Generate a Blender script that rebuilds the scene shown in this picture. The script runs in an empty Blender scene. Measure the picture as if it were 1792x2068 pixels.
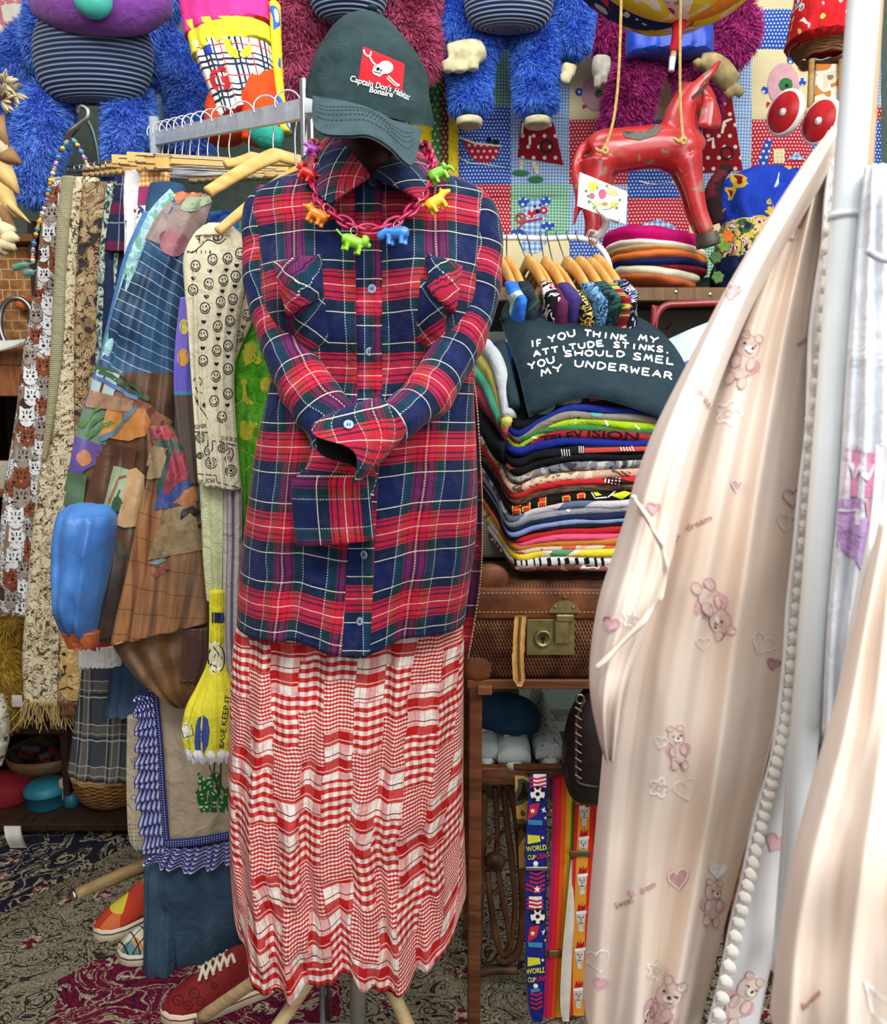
import bpy, bmesh, math, random
import numpy as np
from math import sin, cos, pi, radians, exp, sqrt, atan2
from mathutils import Vector, Matrix, noise
from mathutils.bvhtree import BVHTree
random.seed(7); np.random.seed(7)
S = bpy.context.scene
COL = S.collection

# ---------------------------------------------------------------- camera
F = 1550.0; IW = 1792; IH = 2068
PITCH = radians(7.0)
CAM = Vector((0, 0, 1.30))
cd = bpy.data.cameras.new('camera'); cam = bpy.data.objects.new('camera', cd); COL.objects.link(cam)
cd.sensor_fit = 'HORIZONTAL'; cd.sensor_width = 36; cd.lens = F / IW * 36
cd.clip_start = 0.02
cam.location = CAM; cam.rotation_euler = (pi / 2 - PITCH, 0, 0)
cd.dof.use_dof = True; cd.dof.focus_distance = 1.45; cd.dof.aperture_fstop = 9.0
S.camera = cam

# ---------------------------------------------------------------- world, lamps, exposure
S.view_settings.view_transform = 'Standard'; S.view_settings.look = 'None'
S.view_settings.exposure = 0.08; S.view_settings.gamma = 1.0; S.view_settings.use_curve_mapping = False
wd = bpy.data.worlds.new('shop_air'); S.world = wd; wd.use_nodes = True
wd.node_tree.nodes['Background'].inputs[0].default_value = (0.93, 0.97, 1.0, 1)
wd.node_tree.nodes['Background'].inputs[1].default_value = 0.42


def area(name, loc, target, sx, sy, power, col=(1, 1, 1)):
    l = bpy.data.lights.new(name, 'AREA'); l.shape = 'RECTANGLE'; l.size = sx; l.size_y = sy
    l.energy = power; l.color = col
    o = bpy.data.objects.new(name, l); COL.objects.link(o); o.location = loc
    o.rotation_euler = (Vector(target) - Vector(loc)).to_track_quat('-Z', 'Y').to_euler()
    return o


area('ceiling_lamp', (0.6, -0.5, 3.0), (0.1, 1.6, 1.0), 2.4, 0.8, 62, (1, 0.985, 0.96))
area('ceiling_lamp_left', (-1.3, 0.6, 3.0), (-0.5, 1.9, 0.9), 1.6, 0.5, 24, (1, 0.98, 0.95))
area('ceiling_lamp_rear', (0.5, 1.7, 3.0), (0.4, 2.2, 1.0), 1.8, 0.4, 16, (1, 0.98, 0.95))
area('right_fill_light', (1.5, 0.0, 2.7), (0.55, 0.85, 1.1), 1.0, 0.4, 19, (1, 0.99, 0.97))  # unseen fill added to brighten the gown and right foreground
area('front_fill_light', (0.9, -1.6, 1.7), (0.1, 1.6, 1.0), 1.8, 1.6, 30, (0.95, 0.98, 1.0))  # assumed frontal fill from behind the camera; no window is known there

# ---------------------------------------------------------------- pixel -> place
SP, CP = sin(PITCH), cos(PITCH)


def raydir(px, py):
    x = (px - IW / 2) / F; z = -(py - IH / 2) / F
    return Vector((x, CP + z * SP, -SP + z * CP))


def P(px, py, Y):
    d = raydir(px, py); return CAM + d * (Y / d.y)


def PF(px, py, z=0.0):
    d = raydir(px, py); return CAM + d * ((z - CAM.z) / d.z)


def PX(p):
    """world -> pixel"""
    v = Vector(p) - CAM
    dz = v.y * CP - v.z * SP; x = v.x; y = v.y * SP + v.z * CP
    return IW / 2 + F * x / dz, IH / 2 - F * y / dz


def lin(h):
    h = h.lstrip('#'); o = []
    for i in (0, 2, 4):
        c = int(h[i:i + 2], 16) / 255
        o.append(c / 12.92 if c <= .04045 else ((c + .055) / 1.055) ** 2.4)
    return (o[0], o[1], o[2], 1.0)


# ---------------------------------------------------------------- material expressions
class X:
    def __init__(s, m, sock): s.m = m; s.s = sock
    def _b(s, op, o, rev=False):
        return s.m.math(op, o, s) if rev else s.m.math(op, s, o)
    def __add__(s, o): return s._b('ADD', o)
    __radd__ = __add__
    def __sub__(s, o): return s._b('SUBTRACT', o)
    def __rsub__(s, o): return s._b('SUBTRACT', o, True)
    def __mul__(s, o): return s._b('MULTIPLY', o)
    __rmul__ = __mul__
    def __truediv__(s, o): return s._b('DIVIDE', o)
    def __lt__(s, o): return s._b('LESS_THAN', o)
    def __gt__(s, o): return s._b('GREATER_THAN', o)
    def floor(s): return s.m.math('FLOOR', s)
    def fract(s): return s.m.math('FRACT', s)
    def abs(s): return s.m.math('ABSOLUTE', s)
    def sin(s): return s.m.math('SINE', s)
    def mod(s, o): return s.m.math('FLOORED_MODULO', s, o)
    def max(s, o): return s.m.math('MAXIMUM', s, o)
    def min(s, o): return s.m.math('MINIMUM', s, o)
    def sqrt(s): return s.m.math('SQRT', s)


class MX:
    def __init__(s, name, rough=.85, spec=.25, metal=0.0, sheen=0.0, trans=0.0, sss=0.0, coat=0.0, aniso=0.0):
        s.mat = bpy.data.materials.new(name); s.mat.use_nodes = True
        s.nt = s.mat.node_tree; s.b = s.nt.nodes['Principled BSDF']
        s.b.inputs['Roughness'].default_value = rough
        s.b.inputs['Specular IOR Level'].default_value = spec
        s.b.inputs['Metallic'].default_value = metal
        if sheen: s.b.inputs['Sheen Weight'].default_value = sheen
        if trans: s.b.inputs['Transmission Weight'].default_value = trans
        if coat: s.b.inputs['Coat Weight'].default_value = coat
        if sss:
            s.b.inputs['Subsurface Weight'].default_value = sss; s.b.inputs['Subsurface Scale'].default_value = .01
        s._uv = None
    def node(s, t, **k):
        n = s.nt.nodes.new(t)
        for a, v in k.items(): setattr(n, a, v)
        return n
    def plug(s, inp, v):
        if isinstance(v, X): s.nt.links.new(v.s, inp)
        elif isinstance(v, str): inp.default_value = lin(v)
        elif isinstance(v, (tuple, list)) and len(v) == 4 and inp.type == 'RGBA': inp.default_value = v
        else: inp.default_value = v
    def math(s, op, a, b=None):
        n = s.node('ShaderNodeMath', operation=op); s.plug(n.inputs[0], a)
        if b is not None: s.plug(n.inputs[1], b)
        return X(s, n.outputs[0])
    def mix(s, f, a, b):
        n = s.node('ShaderNodeMix', data_type='RGBA'); s.plug(n.inputs[0], f); s.plug(n.inputs[6], a); s.plug(n.inputs[7], b)
        return X(s, n.outputs[2])
    def mul(s, a, b, f=1.0):
        n = s.node('ShaderNodeMix', data_type='RGBA', blend_type='MULTIPLY'); s.plug(n.inputs[0], f); s.plug(n.inputs[6], a); s.plug(n.inputs[7], b)
        return X(s, n.outputs[2])
    def uv(s):
        if s._uv is None:
            t = s.node('ShaderNodeTexCoord'); q = s.node('ShaderNodeSeparateXYZ'); s.nt.links.new(t.outputs['UV'], q.inputs[0])
            s._uv = (X(s, q.outputs[0]), X(s, q.outputs[1])); s._t = t
        return s._uv
    def vec(s, kind='UV'):
        s.uv(); return X(s, s._t.outputs[kind])
    def comb(s, a, b, c=0.0):
        n = s.node('ShaderNodeCombineXYZ'); s.plug(n.inputs[0], a); s.plug(n.inputs[1], b); s.plug(n.inputs[2], c); return X(s, n.outputs[0])
    def noise(s, scale, detail=3, vec=None, dist=0.0, out='Fac', rough=.5):
        n = s.node('ShaderNodeTexNoise'); n.inputs['Scale'].default_value = scale; n.inputs['Detail'].default_value = detail
        n.inputs['Distortion'].default_value = dist; n.inputs['Roughness'].default_value = rough
        s.plug(n.inputs['Vector'], vec or s.vec('Object')); return X(s, n.outputs[0 if out == 'Fac' else 1])
    def voro(s, scale, vec=None, out='Color', feature='F1', rnd=1.0):
        n = s.node('ShaderNodeTexVoronoi', feature=feature); n.inputs['Scale'].default_value = scale
        n.inputs['Randomness'].default_value = rnd
        s.plug(n.inputs['Vector'], vec or s.vec('UV')); return X(s, n.outputs[out])
    def ramp(s, f, stops, interp='LINEAR'):
        n = s.node('ShaderNodeValToRGB'); s.plug(n.inputs[0], f); e = n.color_ramp.elements
        n.color_ramp.interpolation = interp
        while len(e) < len(stops): e.new(0.5)
        for k, (p, c) in zip(e, stops): k.position = p; k.color = lin(c) if isinstance(c, str) else c
        return X(s, n.outputs[0])
    def island(s):
        n = s.node('ShaderNodeNewGeometry'); return X(s, n.outputs['Random Per Island'])
    def band(s, x, c, w):
        """1 inside |x-c|<w/2"""
        return (x - c).abs() < (w / 2)
    def line(s, u, period, pos, w):
        return s.band((u / period).fract(), pos / period, w / period)
    def col(s, c): s.plug(s.b.inputs['Base Color'], c); return s
    def bump(s, h, strength=.3, dist=.002):
        n = s.node('ShaderNodeBump'); n.inputs['Strength'].default_value = strength; n.inputs['Distance'].default_value = dist
        s.plug(n.inputs['Height'], h); s.nt.links.new(n.outputs[0], s.b.inputs['Normal'])
        if s.b.inputs['Specular IOR Level'].default_value <= .2 and strength > .2:      # soft creases of worn cloth
            w = s.node('ShaderNodeBump'); w.inputs['Strength'].default_value = .55; w.inputs['Distance'].default_value = .012
            s.plug(w.inputs['Height'], s.noise(16, 3, None, 1.6)); s.nt.links.new(w.outputs[0], n.inputs['Normal'])
        return s


_mc = {}


def plain(hexc, rough=.85, spec=.25, metal=0.0, var=.12, scale=40, bump=.15, name=None, sheen=0.0, coat=0.0, bd=.002):
    """simple cloth, paint or wood-free material: one colour with a little wear and a fine bump"""
    k = (hexc, rough, spec, metal, var, scale, bump, sheen, coat)
    if k in _mc: return _mc[k]
    m = MX(name or 'plain_' + hexc.strip('#'), rough, spec, metal, sheen=sheen, coat=coat)
    n = m.noise(scale, 4)
    c = lin(hexc); d = tuple(x * (1 - var) for x in c[:3]) + (1,); l = tuple(min(1, x * (1 + var) + .004) for x in c[:3]) + (1,)
    m.col(m.ramp(n, [(.3, d), (.7, l)]))
    if bump: m.bump(m.noise(scale * 9, 2), bump, bd)
    _mc[k] = m.mat; return m.mat


def cloth(hexc, rough=.9, var=.1): return plain(hexc, rough, .15, 0, var, 30, .25, sheen=.0)


def metal(hexc='#c8c8c8', rough=.3): return plain(hexc, rough, .5, 1.0, .06, 20, .02)


def plastic(hexc, rough=.3): return plain(hexc, rough, .5, 0, .03, 20, 0)


def wood(hexc, hexd, rough=.5, scale=18, axis=(1, 1, 6)):
    k = ('wood', hexc, hexd, rough, scale, axis)
    if k in _mc: return _mc[k]
    m = MX('wood_' + hexc.strip('#'), rough, .35)
    mp = m.node('ShaderNodeMapping'); mp.inputs['Scale'].default_value = axis
    m.plug(mp.inputs[0], m.vec('Object'))
    n = m.noise(scale, 5, X(m, mp.outputs[0]), .6)
    m.col(m.ramp(n, [(.3, hexd), (.68, hexc)])); m.bump(n, .15, .002)
    _mc[k] = m.mat; return m.mat


# ---------------------------------------------------------------- mesh builder
class MB:
    def __init__(s): s.v = []; s.f = []; s.uv = []; s.m = []
    def add(s, vs, fs, m=0, uvs=None):
        o = len(s.v); s.v += [Vector(v) for v in vs]
        for f in fs:
            s.f.append(tuple(i + o for i in f)); s.m.append(m)
            if uvs is not None: s.uv.append([uvs[i] for i in f])
            else: s.uv.append([(0.0, 0.0)] * len(f))
        return s
    def join(s, b, dm=0):
        o = len(s.v); s.v += b.v
        s.f += [tuple(i + o for i in f) for f in b.f]; s.m += [m + dm for m in b.m]; s.uv += b.uv; return s
    def bvh(s): return BVHTree.FromPolygons(s.v, s.f)
    def center_base(s):
        a = np.array([tuple(v) for v in s.v]); lo = a.min(0); hi = a.max(0)
        return Vector(((lo[0] + hi[0]) / 2, (lo[1] + hi[1]) / 2, lo[2]))
    def build(s, name, mats, parent=None, smooth=True, recalc=False):
        if not isinstance(mats, (list, tuple)): mats = [mats]
        if parent is None: org = s.center_base()
        else:
            org = Vector((0, 0, 0)); p = parent
            while p is not None: org = org + p.location; p = p.parent
            if parent.type == 'MESH' or parent.type == 'EMPTY':
                pass
        me = bpy.data.meshes.new(name)
        me.from_pydata([tuple(v - org) for v in s.v], [], s.f)
        for m in mats: me.materials.append(m)
        me.polygons.foreach_set('material_index', s.m)
        me.polygons.foreach_set('use_smooth', [bool(smooth)] * len(s.f))
        ul = me.uv_layers.new(name='UVMap')
        flat = [c for f in s.uv for p in f for c in p]
        ul.data.foreach_set('uv', flat)
        if recalc:
            bm = bmesh.new(); bm.from_mesh(me); bmesh.ops.recalc_face_normals(bm, faces=bm.faces); bm.to_mesh(me); bm.free()
        me.update()
        o = bpy.data.objects.new(name, me); COL.objects.link(o)
        if parent is None: o.location = org
        else: o.parent = parent
        return o


def tag(o, label, cat, group=None, kind=None):
    o['label'] = label; o['category'] = cat
    if group: o['group'] = group
    if kind: o['kind'] = kind
    return o


def struct(o, label=None):
    o['kind'] = 'structure'
    if label: o['label'] = label
    return o


def thing(name, label, cat, loc, group=None):
    o = bpy.data.objects.new(name, None); COL.objects.link(o); o.location = loc; o.empty_display_size = .05
    return tag(o, label, cat, group)


def lerp(a, b, t): return a + (b - a) * t


def cat(pts, t):
    """catmull-rom through tuples, t in 0..1"""
    n = len(pts) - 1; x = min(max(t, 0), 1) * n; i = min(int(x), n - 1); f = x - i
    p0 = pts[max(i - 1, 0)]; p1 = pts[i]; p2 = pts[i + 1]; p3 = pts[min(i + 2, n)]
    return tuple(.5 * (2 * b + (c - a) * f + (2 * a - 5 * b + 4 * c - d) * f * f + (3 * b - a - 3 * c + d) * f ** 3)
                 for a, b, c, d in zip(p0, p1, p2, p3))


def rings(rs, closed=True, caps=(True, True), m=0, mb=None, vlen=None, u0=0, v0=0):
    """skin a list of rings; uv in metres (u round the ring from its front, v along)"""
    mb = mb or MB(); n = len(rs[0]); o = len(mb.v)
    U = []
    for r in rs:
        if closed:
            acc = [0.0]
            for j in range(n): acc.append(acc[-1] + (r[(j + 1) % n] - r[j]).length)
            h = n // 4
            U.append([a - acc[h] + u0 for a in acc])
        else:
            acc = [0.0]
            for j in range(n - 1): acc.append(acc[-1] + (r[j + 1] - r[j]).length)
            U.append([a - acc[n // 2] + u0 for a in acc])
    V = [v0]
    for i in range(len(rs) - 1):
        V.append(V[-1] - sum((rs[i + 1][j] - rs[i][j]).length for j in range(0, n, max(1, n // 8))) / len(range(0, n, max(1, n // 8))))
    for r in rs: mb.v += r
    k = n if closed else n - 1
    for i in range(len(rs) - 1):
        for j in range(k):
            j2 = (j + 1) % n
            mb.f.append((o + i * n + j, o + i * n + j2, o + (i + 1) * n + j2, o + (i + 1) * n + j))
            mb.m.append(m)
            mb.uv.append([(U[i][j], V[i]), (U[i][j + 1], V[i]), (U[i + 1][j + 1], V[i + 1]), (U[i + 1][j], V[i + 1])])
    if closed:
        for e, i in ((0, 0), (1, len(rs) - 1)):
            if caps[e]:
                c = sum(rs[i], Vector()) / n; ci = len(mb.v); mb.v.append(c)
                for j in range(n):
                    j2 = (j + 1) % n
                    f = (o + i * n + j, o + i * n + j2, ci)
                    mb.f.append(f if e == 1 else f[::-1]); mb.m.append(m)
                    q = [(U[i][j], V[i]), (U[i][j + 1], V[i]), (0, V[i])]
                    mb.uv.append(q if e == 1 else q[::-1])
    return mb


def nz(x, y=0.0, z=0.0): return noise.noise(Vector((x, y, z)))


def tube(rows, n=56, m=40, th=.08, folds=(), seed=0, wr=.004, bulge=None, hem=None, sq=.8, mb=None, mat=0, wfreq=9, caps=(True, True), drift=.6, u0=0, near=False):
    """hanging cloth as a closed tube. rows: (py, xl, xr, Y[, thickness]); folds: (count, amp m, phase); hem: fn(x -1..1)->extra px at bottom"""
    rows = [tuple(r) + ((th,) if len(r) == 4 else ()) for r in rows]
    rs = []
    for i in range(m + 1):
        t = i / m
        py, xl, xr, Y, tk = cat(rows, t)
        ring = []
        z0 = P((xl + xr) / 2, py, Y - tk / 2).z
        dz = Y * CP - (z0 - CAM.z) * SP
        x0 = (xl - IW / 2) / F * dz; x1 = (xr - IW / 2) / F * dz
        for j in range(n):
            a = -pi + 2 * pi * j / n       # j=n/4 -> a=-pi/2 : front centre
            ca, sa = cos(a), sin(a)
            x = math.copysign(abs(ca) ** sq, ca); y = math.copysign(abs(sa) ** sq, sa)
            p = Vector((lerp(x0, x1, (x + 1) / 2), Y, z0))
            if hem: p.z -= hem(x if sa <= 0 else x * .98) * max(0, t) ** 4 * Y / F
            d = y * tk / 2
            front = -1 if sa <= 0 else 1
            edge = 1 - abs(ca) ** 4
            for (k, amp, ph) in folds:
                g = amp * (.35 + .65 * t) * edge
                d += g * sin(k * pi * (x + .12 * nz(t * 2.3, seed + k)) + ph + drift * nz(t * 1.7, k * .37, seed) * 2)
            q = Vector((p.x * wfreq, p.z * wfreq * .7, seed * 3.1 + (0 if sa <= 0 else 5)))
            d += wr * (1.3 * noise.noise(q) + .6 * noise.noise(q * 2.3) + .9 * abs(noise.noise(q * 1.7 + Vector((3, 3, 3))))) * edge
            if bulge and sa <= 0: d -= bulge(lerp(xl, xr, (x + 1) / 2), py)
            p = p + Vector((0, d, 0))
            if near: p.x *= (p.y * CP - (p.z - CAM.z) * SP) / dz
            ring.append(p)
        rs.append(ring)
    return rings(rs, True, caps, mat, mb, u0=u0)


def limb(pts, n=20, m=None, flat=1.0, wr=0.0, seed=0, mb=None, mat=0, caps=(True, True), px=True, up=None, sq=1.0, wfreq=14):
    """swept tube. pts: (px, py, Y, radius_px[, radius2_px]) or with px=False (x,y,z,r[,r2]) in metres"""
    q = []
    for p in pts:
        if px:
            c = P(p[0], p[1], p[2]); k = p[2] / F
            r = p[3] * k; r2 = (p[4] if len(p) > 4 else p[3] * flat) * k
        else:
            c = Vector(p[:3]); r = p[3]; r2 = p[4] if len(p) > 4 else r * flat
        q.append((c.x, c.y, c.z, r, r2))
    m = m or max(2, 6 * (len(pts) - 1))
    if len(pts) == 2: m = 2 if m is None else m
    cs = [cat(q, i / m) for i in range(m + 1)]
    C = [Vector(c[:3]) for c in cs]
    rs = []
    prevx = None
    for i in range(m + 1):
        T = (C[min(i + 1, m)] - C[max(i - 1, 0)]).normalized()
        if prevx is None:
            ref = Vector(up) if up is not None else Vector((0, 1, 0))
            if abs(T.dot(ref)) > .95: ref = Vector((1, 0, 0))
            bx = (ref - T * ref.dot(T)).normalized()
        else:
            bx = (prevx - T * prevx.dot(T)).normalized()
        prevx = bx
        by = T.cross(bx)
        ring = []
        for j in range(n):
            a = 2 * pi * j / n
            ca, sa = cos(a), sin(a)
            if sq != 1.0: ca = math.copysign(abs(ca) ** sq, ca); sa = math.copysign(abs(sa) ** sq, sa)
            r, r2 = cs[i][3], cs[i][4]
            p = C[i] + by * (ca * r) + bx * (sa * r2)
            if wr:
                o = p - C[i]; s_ = 1 + wr * (noise.noise(p * wfreq + Vector((seed, 0, 0))) + .5 * noise.noise(p * wfreq * 2.2))
                p = C[i] + o * s_
            ring.append(p)
        rs.append(ring)
    return rings(rs, True, caps, mat, mb)


def rod(a, b, r, n=10, mb=None, mat=0, px=None):
    a = P(*a) if px else Vector(a); b = P(*b) if px else Vector(b)
    return limb([(a.x, a.y, a.z, r), (b.x, b.y, b.z, r)], n=n, m=1, px=False, mb=mb, mat=mat)


def path(pts, r, n=8, m=None, mb=None, mat=0, caps=(True, True)):
    return limb([(p[0], p[1], p[2], r) for p in pts], n=n, m=m, px=False, mb=mb, mat=mat, caps=caps)


def box(lo, hi, mb=None, mat=0, bev=.0, rot=None, uvs=1.0):
    """box with optional bevel; lo/hi corners"""
    mb = mb or MB()
    bm = bmesh.new(); bmesh.ops.create_cube(bm, size=1)
    lo = Vector(lo); hi = Vector(hi); c = (lo + hi) / 2; s_ = hi - lo
    for v in bm.verts: v.co = Vector((v.co.x * s_.x, v.co.y * s_.y, v.co.z * s_.z))
    if bev: bmesh.ops.bevel(bm, geom=bm.edges[:], offset=min(bev, min(s_) * .45), segments=2, affect='EDGES', profile=.5)
    for v in bm.verts:
        p = v.co.copy()
        if rot is not None: p = rot @ p
        v.co = p + c
    bm.verts.index_update()
    o = len(mb.v); mb.v += [v.co.copy() for v in bm.verts]
    for f in bm.faces:
        nrm = f.normal; ax = max(range(3), key=lambda k: abs(nrm[k])); i1, i2 = [(1, 2), (0, 2), (0, 1)][ax]
        mb.f.append(tuple(v.index + o for v in f.verts)); mb.m.append(mat)
        mb.uv.append([(v.co[i1] * uvs, v.co[i2] * uvs) for v in f.verts])
    bm.free(); return mb


def sphere(c, r, mb=None, mat=0, sub=2, scale=(1, 1, 1), rot=None):
    mb = mb or MB(); bm = bmesh.new(); bmesh.ops.create_icosphere(bm, subdivisions=sub, radius=1)
    vs = []
    for v in bm.verts:
        p = Vector((v.co.x * scale[0], v.co.y * scale[1], v.co.z * scale[2])) * r
        if rot is not None: p = rot @ p
        vs.append(p + Vector(c))
    mb.add(vs, [[v.index for v in f.verts] for f in bm.faces], mat, [(v.x, v.z) for v in vs]); bm.free(); return mb


def lathe(prof, c, n=32, mb=None, mat=0, rot=None, caps=(True, True)):
    """prof: (r, z) list; axis z through c"""
    rs = []
    for r, z in prof:
        ring = []
        for j in range(n):
            a = -2 * pi * j / n; p = Vector((r * cos(a), r * sin(a), z))
            if rot is not None: p = rot @ p
            ring.append(p + Vector(c))
        rs.append(ring)
    return rings(rs, True, caps, mat, mb)


def grid(A, B, nu=12, nv=6, mb=None, mat=0, thick=.0015, bul=0.0, uvs=None, wr=0, seed=0):
    """cloth leaf between two edge curves A and B (lists of (px,py,Y)), thin but solid"""
    mb = mb or MB(); G = []
    A = [tuple(P(*a)) for a in A]; B = [tuple(P(*b)) for b in B]
    for i in range(nv + 1):
        t = i / nv; row = []
        for j in range(nu + 1):
            s_ = j / nu
            a = Vector(cat(A, s_)); b = Vector(cat(B, s_)); p = a.lerp(b, t)
            p.y -= bul * sin(pi * t) * sin(pi * min(max(s_, .0), 1)) ** .5
            if wr: p.y += wr * noise.noise(Vector((p.x * 12, p.z * 12, seed)))
            row.append(p)
        G.append(row)
    return sheet(G, thick, mb, mat, uvs)


def sheet(G, thick=.0015, mb=None, mat=0, uvs=None):
    """solid thin sheet from a grid of points (rows)"""
    mb = mb or MB(); nv = len(G) - 1; nu = len(G[0]) - 1
    N = []
    for i in range(nv + 1):
        r = []
        for j in range(nu + 1):
            du = G[i][min(j + 1, nu)] - G[i][max(j - 1, 0)]; dv = G[min(i + 1, nv)][j] - G[max(i - 1, 0)][j]
            q = du.cross(dv); r.append(q.normalized() if q.length > 1e-12 else Vector((0, -1, 0)))
        N.append(r)
    flip = sum(n.y for r in N for n in r) > 0
    if flip: N = [[-n for n in r] for r in N]
    vs = []; uu = []
    for side in (1, -1):
        for i in range(nv + 1):
            acc = 0
            for j in range(nu + 1):
                vs.append(G[i][j] + N[i][j] * (thick * .5 * side))
                if j: acc += (G[i][j] - G[i][j - 1]).length
                uu.append(uvs(i / nv, j / nu) if uvs else (acc, -i / nv * (G[nv][nu // 2] - G[0][nu // 2]).length))
    k = (nv + 1) * (nu + 1); fs = []
    ix = lambda i, j: i * (nu + 1) + j
    for i in range(nv):
        for j in range(nu):
            f = (ix(i, j), ix(i, j + 1), ix(i + 1, j + 1), ix(i + 1, j))
            if not flip: f = f[::-1]
            f = f[::-1]
            fs.append(f); fs.append(tuple(x + k for x in f[::-1]))
    for i in range(nv):
        for j, s_ in ((0, 1), (nu, -1)):
            f = (ix(i, j), ix(i + 1, j), ix(i + 1, j) + k, ix(i, j) + k); fs.append(f[::s_])
    for j in range(nu):
        for i, s_ in ((0, -1), (nv, 1)):
            f = (ix(i, j), ix(i, j + 1), ix(i, j + 1) + k, ix(i, j) + k); fs.append(f[::s_])
    return mb.add(vs, fs, mat, uu)


# ---------------------------------------------------------------- marks laid on a surface
class Surf:
    def __init__(s, *mbs):
        v = []; f = []
        for b in mbs:
            o = len(v); v += b.v; f += [tuple(i + o for i in q) for q in b.f]
        s.t = BVHTree.FromPolygons(v, f)
    def hit(s, px, py, off=.0008):
        d = raydir(px, py).normalized()
        h, n, i, dist = s.t.ray_cast(CAM, d)
        if h is None: return None
        if n.dot(d) > 0: n = -n
        return h + n * off, n
    def at(s, px, py, off=.0008):
        r = s.hit(px, py, off); return r[0] if r else None


def on(surf, mb, polys, mat, off=.0008):
    """polys: list of (pts2d in px, faces)."""
    for pts, fs in polys:
        h = [surf.at(x, y, off) for x, y in pts]
        use = [f for f in fs if all(h[i] is not None for i in f)]
        use = [f for f in use if max((h[f[a]] - h[f[a - 1]]).length for a in range(len(f))) < .09]
        if not use: continue
        mb.add([q if q is not None else Vector() for q in h], use, mat, [(x * .001, -y * .001) for x, y in pts])
    # drop unused verts is not needed: remapped below
    return mb


def compact(mb):
    used = sorted({i for f in mb.f for i in f}); mp = {o: k for k, o in enumerate(used)}
    mb.v = [mb.v[i] for i in used]; mb.f = [tuple(mp[i] for i in f) for f in mb.f]; return mb


def disc(cx, cy, rx, ry=None, n=18, rot=0):
    ry = ry or rx; c, s_ = cos(rot), sin(rot)
    pts = [(cx, cy)]
    for k in range(n):
        a = 2 * pi * k / n; x, y = rx * cos(a), ry * sin(a); pts.append((cx + x * c - y * s_, cy + x * s_ + y * c))
    return (pts, [(0, 1 + k, 1 + (k + 1) % n) for k in range(n)])


def dense2(pts, step, closed):
    o = []; n = len(pts)
    for i in range(n if closed else n - 1):
        a, b = pts[i], pts[(i + 1) % n]; k = max(1, int(math.hypot(b[0] - a[0], b[1] - a[1]) / step))
        o += [(lerp(a[0], b[0], j / k), lerp(a[1], b[1], j / k)) for j in range(k)]
    return o if closed else o + [tuple(pts[-1])]


def fan(pts):
    cx = sum(p[0] for p in pts) / len(pts); cy = sum(p[1] for p in pts) / len(pts)
    R = max(math.hypot(p[0] - cx, p[1] - cy) for p in pts); pts = dense2(pts, 7, True); n = len(pts); K = max(1, min(8, int(R / 6)))
    P2 = [(cx, cy)]; f = []
    for r in range(1, K + 1): P2 += [(lerp(cx, p[0], r / K), lerp(cy, p[1], r / K)) for p in pts]
    for k in range(n):
        k2 = (k + 1) % n; f.append((0, 1 + k, 1 + k2))
        for r in range(K - 1): a, b = 1 + r * n, 1 + (r + 1) * n; f.append((a + k, b + k, b + k2, a + k2))
    return (P2, f)


def stroke(pts, w, closed=False):
    pts = dense2(pts, 6, closed); n = len(pts); out = []
    for i in range(n):
        if closed: a, b = pts[i - 1], pts[(i + 1) % n]
        else: a, b = pts[max(i - 1, 0)], pts[min(i + 1, n - 1)]
        dx, dy = b[0] - a[0], b[1] - a[1]; l = math.hypot(dx, dy) or 1
        nx, ny = -dy / l * w / 2, dx / l * w / 2
        out += [(pts[i][0] + nx, pts[i][1] + ny), (pts[i][0] - nx, pts[i][1] - ny)]
    f = []
    for i in range(n if closed else n - 1):
        a, b = 2 * i, 2 * ((i + 1) % n); f.append((a, a + 1, b + 1, b))
    return (out, f)


def heartpts(cx, cy, s_, rot=0, n=22):
    o = []
    for k in range(n):
        t = 2 * pi * k / n; x = 16 * sin(t) ** 3 / 17; y = -(13 * cos(t) - 5 * cos(2 * t) - 2 * cos(3 * t) - cos(4 * t)) / 17
        o.append((cx + s_ * (x * cos(rot) - y * sin(rot)), cy + s_ * (x * sin(rot) + y * cos(rot))))
    return o


def starpts(cx, cy, r, r2=None, k=5, rot=0):
    r2 = r2 or r * .42
    return [(cx + (r if i % 2 == 0 else r2) * sin(rot + pi * i / k), cy - (r if i % 2 == 0 else r2) * cos(rot + pi * i / k)) for i in range(2 * k)]


def circ(cx, cy, r, n=18, ry=None, a0=0, a1=2 * pi):
    return [(cx + r * cos(a0 + (a1 - a0) * k / n), cy + (ry or r) * sin(a0 + (a1 - a0) * k / n)) for k in range(n + (0 if a1 - a0 > 6.2 else 1))]


def text2d(txt, size=1.0, bold=.0):
    """letters as 2-D polygons (x right, y down), baseline 0; returns pts, faces, width"""
    cu = bpy.data.curves.new('t', 'FONT'); cu.body = txt; cu.size = size; cu.resolution_u = 3; cu.offset = bold
    o = bpy.data.objects.new('t', cu); COL.objects.link(o)
    dg = bpy.context.evaluated_depsgraph_get(); me = bpy.data.meshes.new_from_object(o.evaluated_get(dg))
    bm = bmesh.new(); bm.from_mesh(me)
    bmesh.ops.triangulate(bm, faces=bm.faces[:])
    for _ in range(2):
        e = [e for e in bm.edges if e.calc_length() > size * .3]
        if e: bmesh.ops.subdivide_edges(bm, edges=e, cuts=1)
        bmesh.ops.triangulate(bm, faces=bm.faces[:])
    bm.verts.index_update()
    pts = [(v.co.x, -v.co.y) for v in bm.verts]; fs = [tuple(v.index for v in f.verts) for f in bm.faces]
    bm.free(); bpy.data.objects.remove(o); bpy.data.curves.remove(cu); bpy.data.meshes.remove(me)
    w = max([p[0] for p in pts] or [0])
    return pts, fs, w


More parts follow.
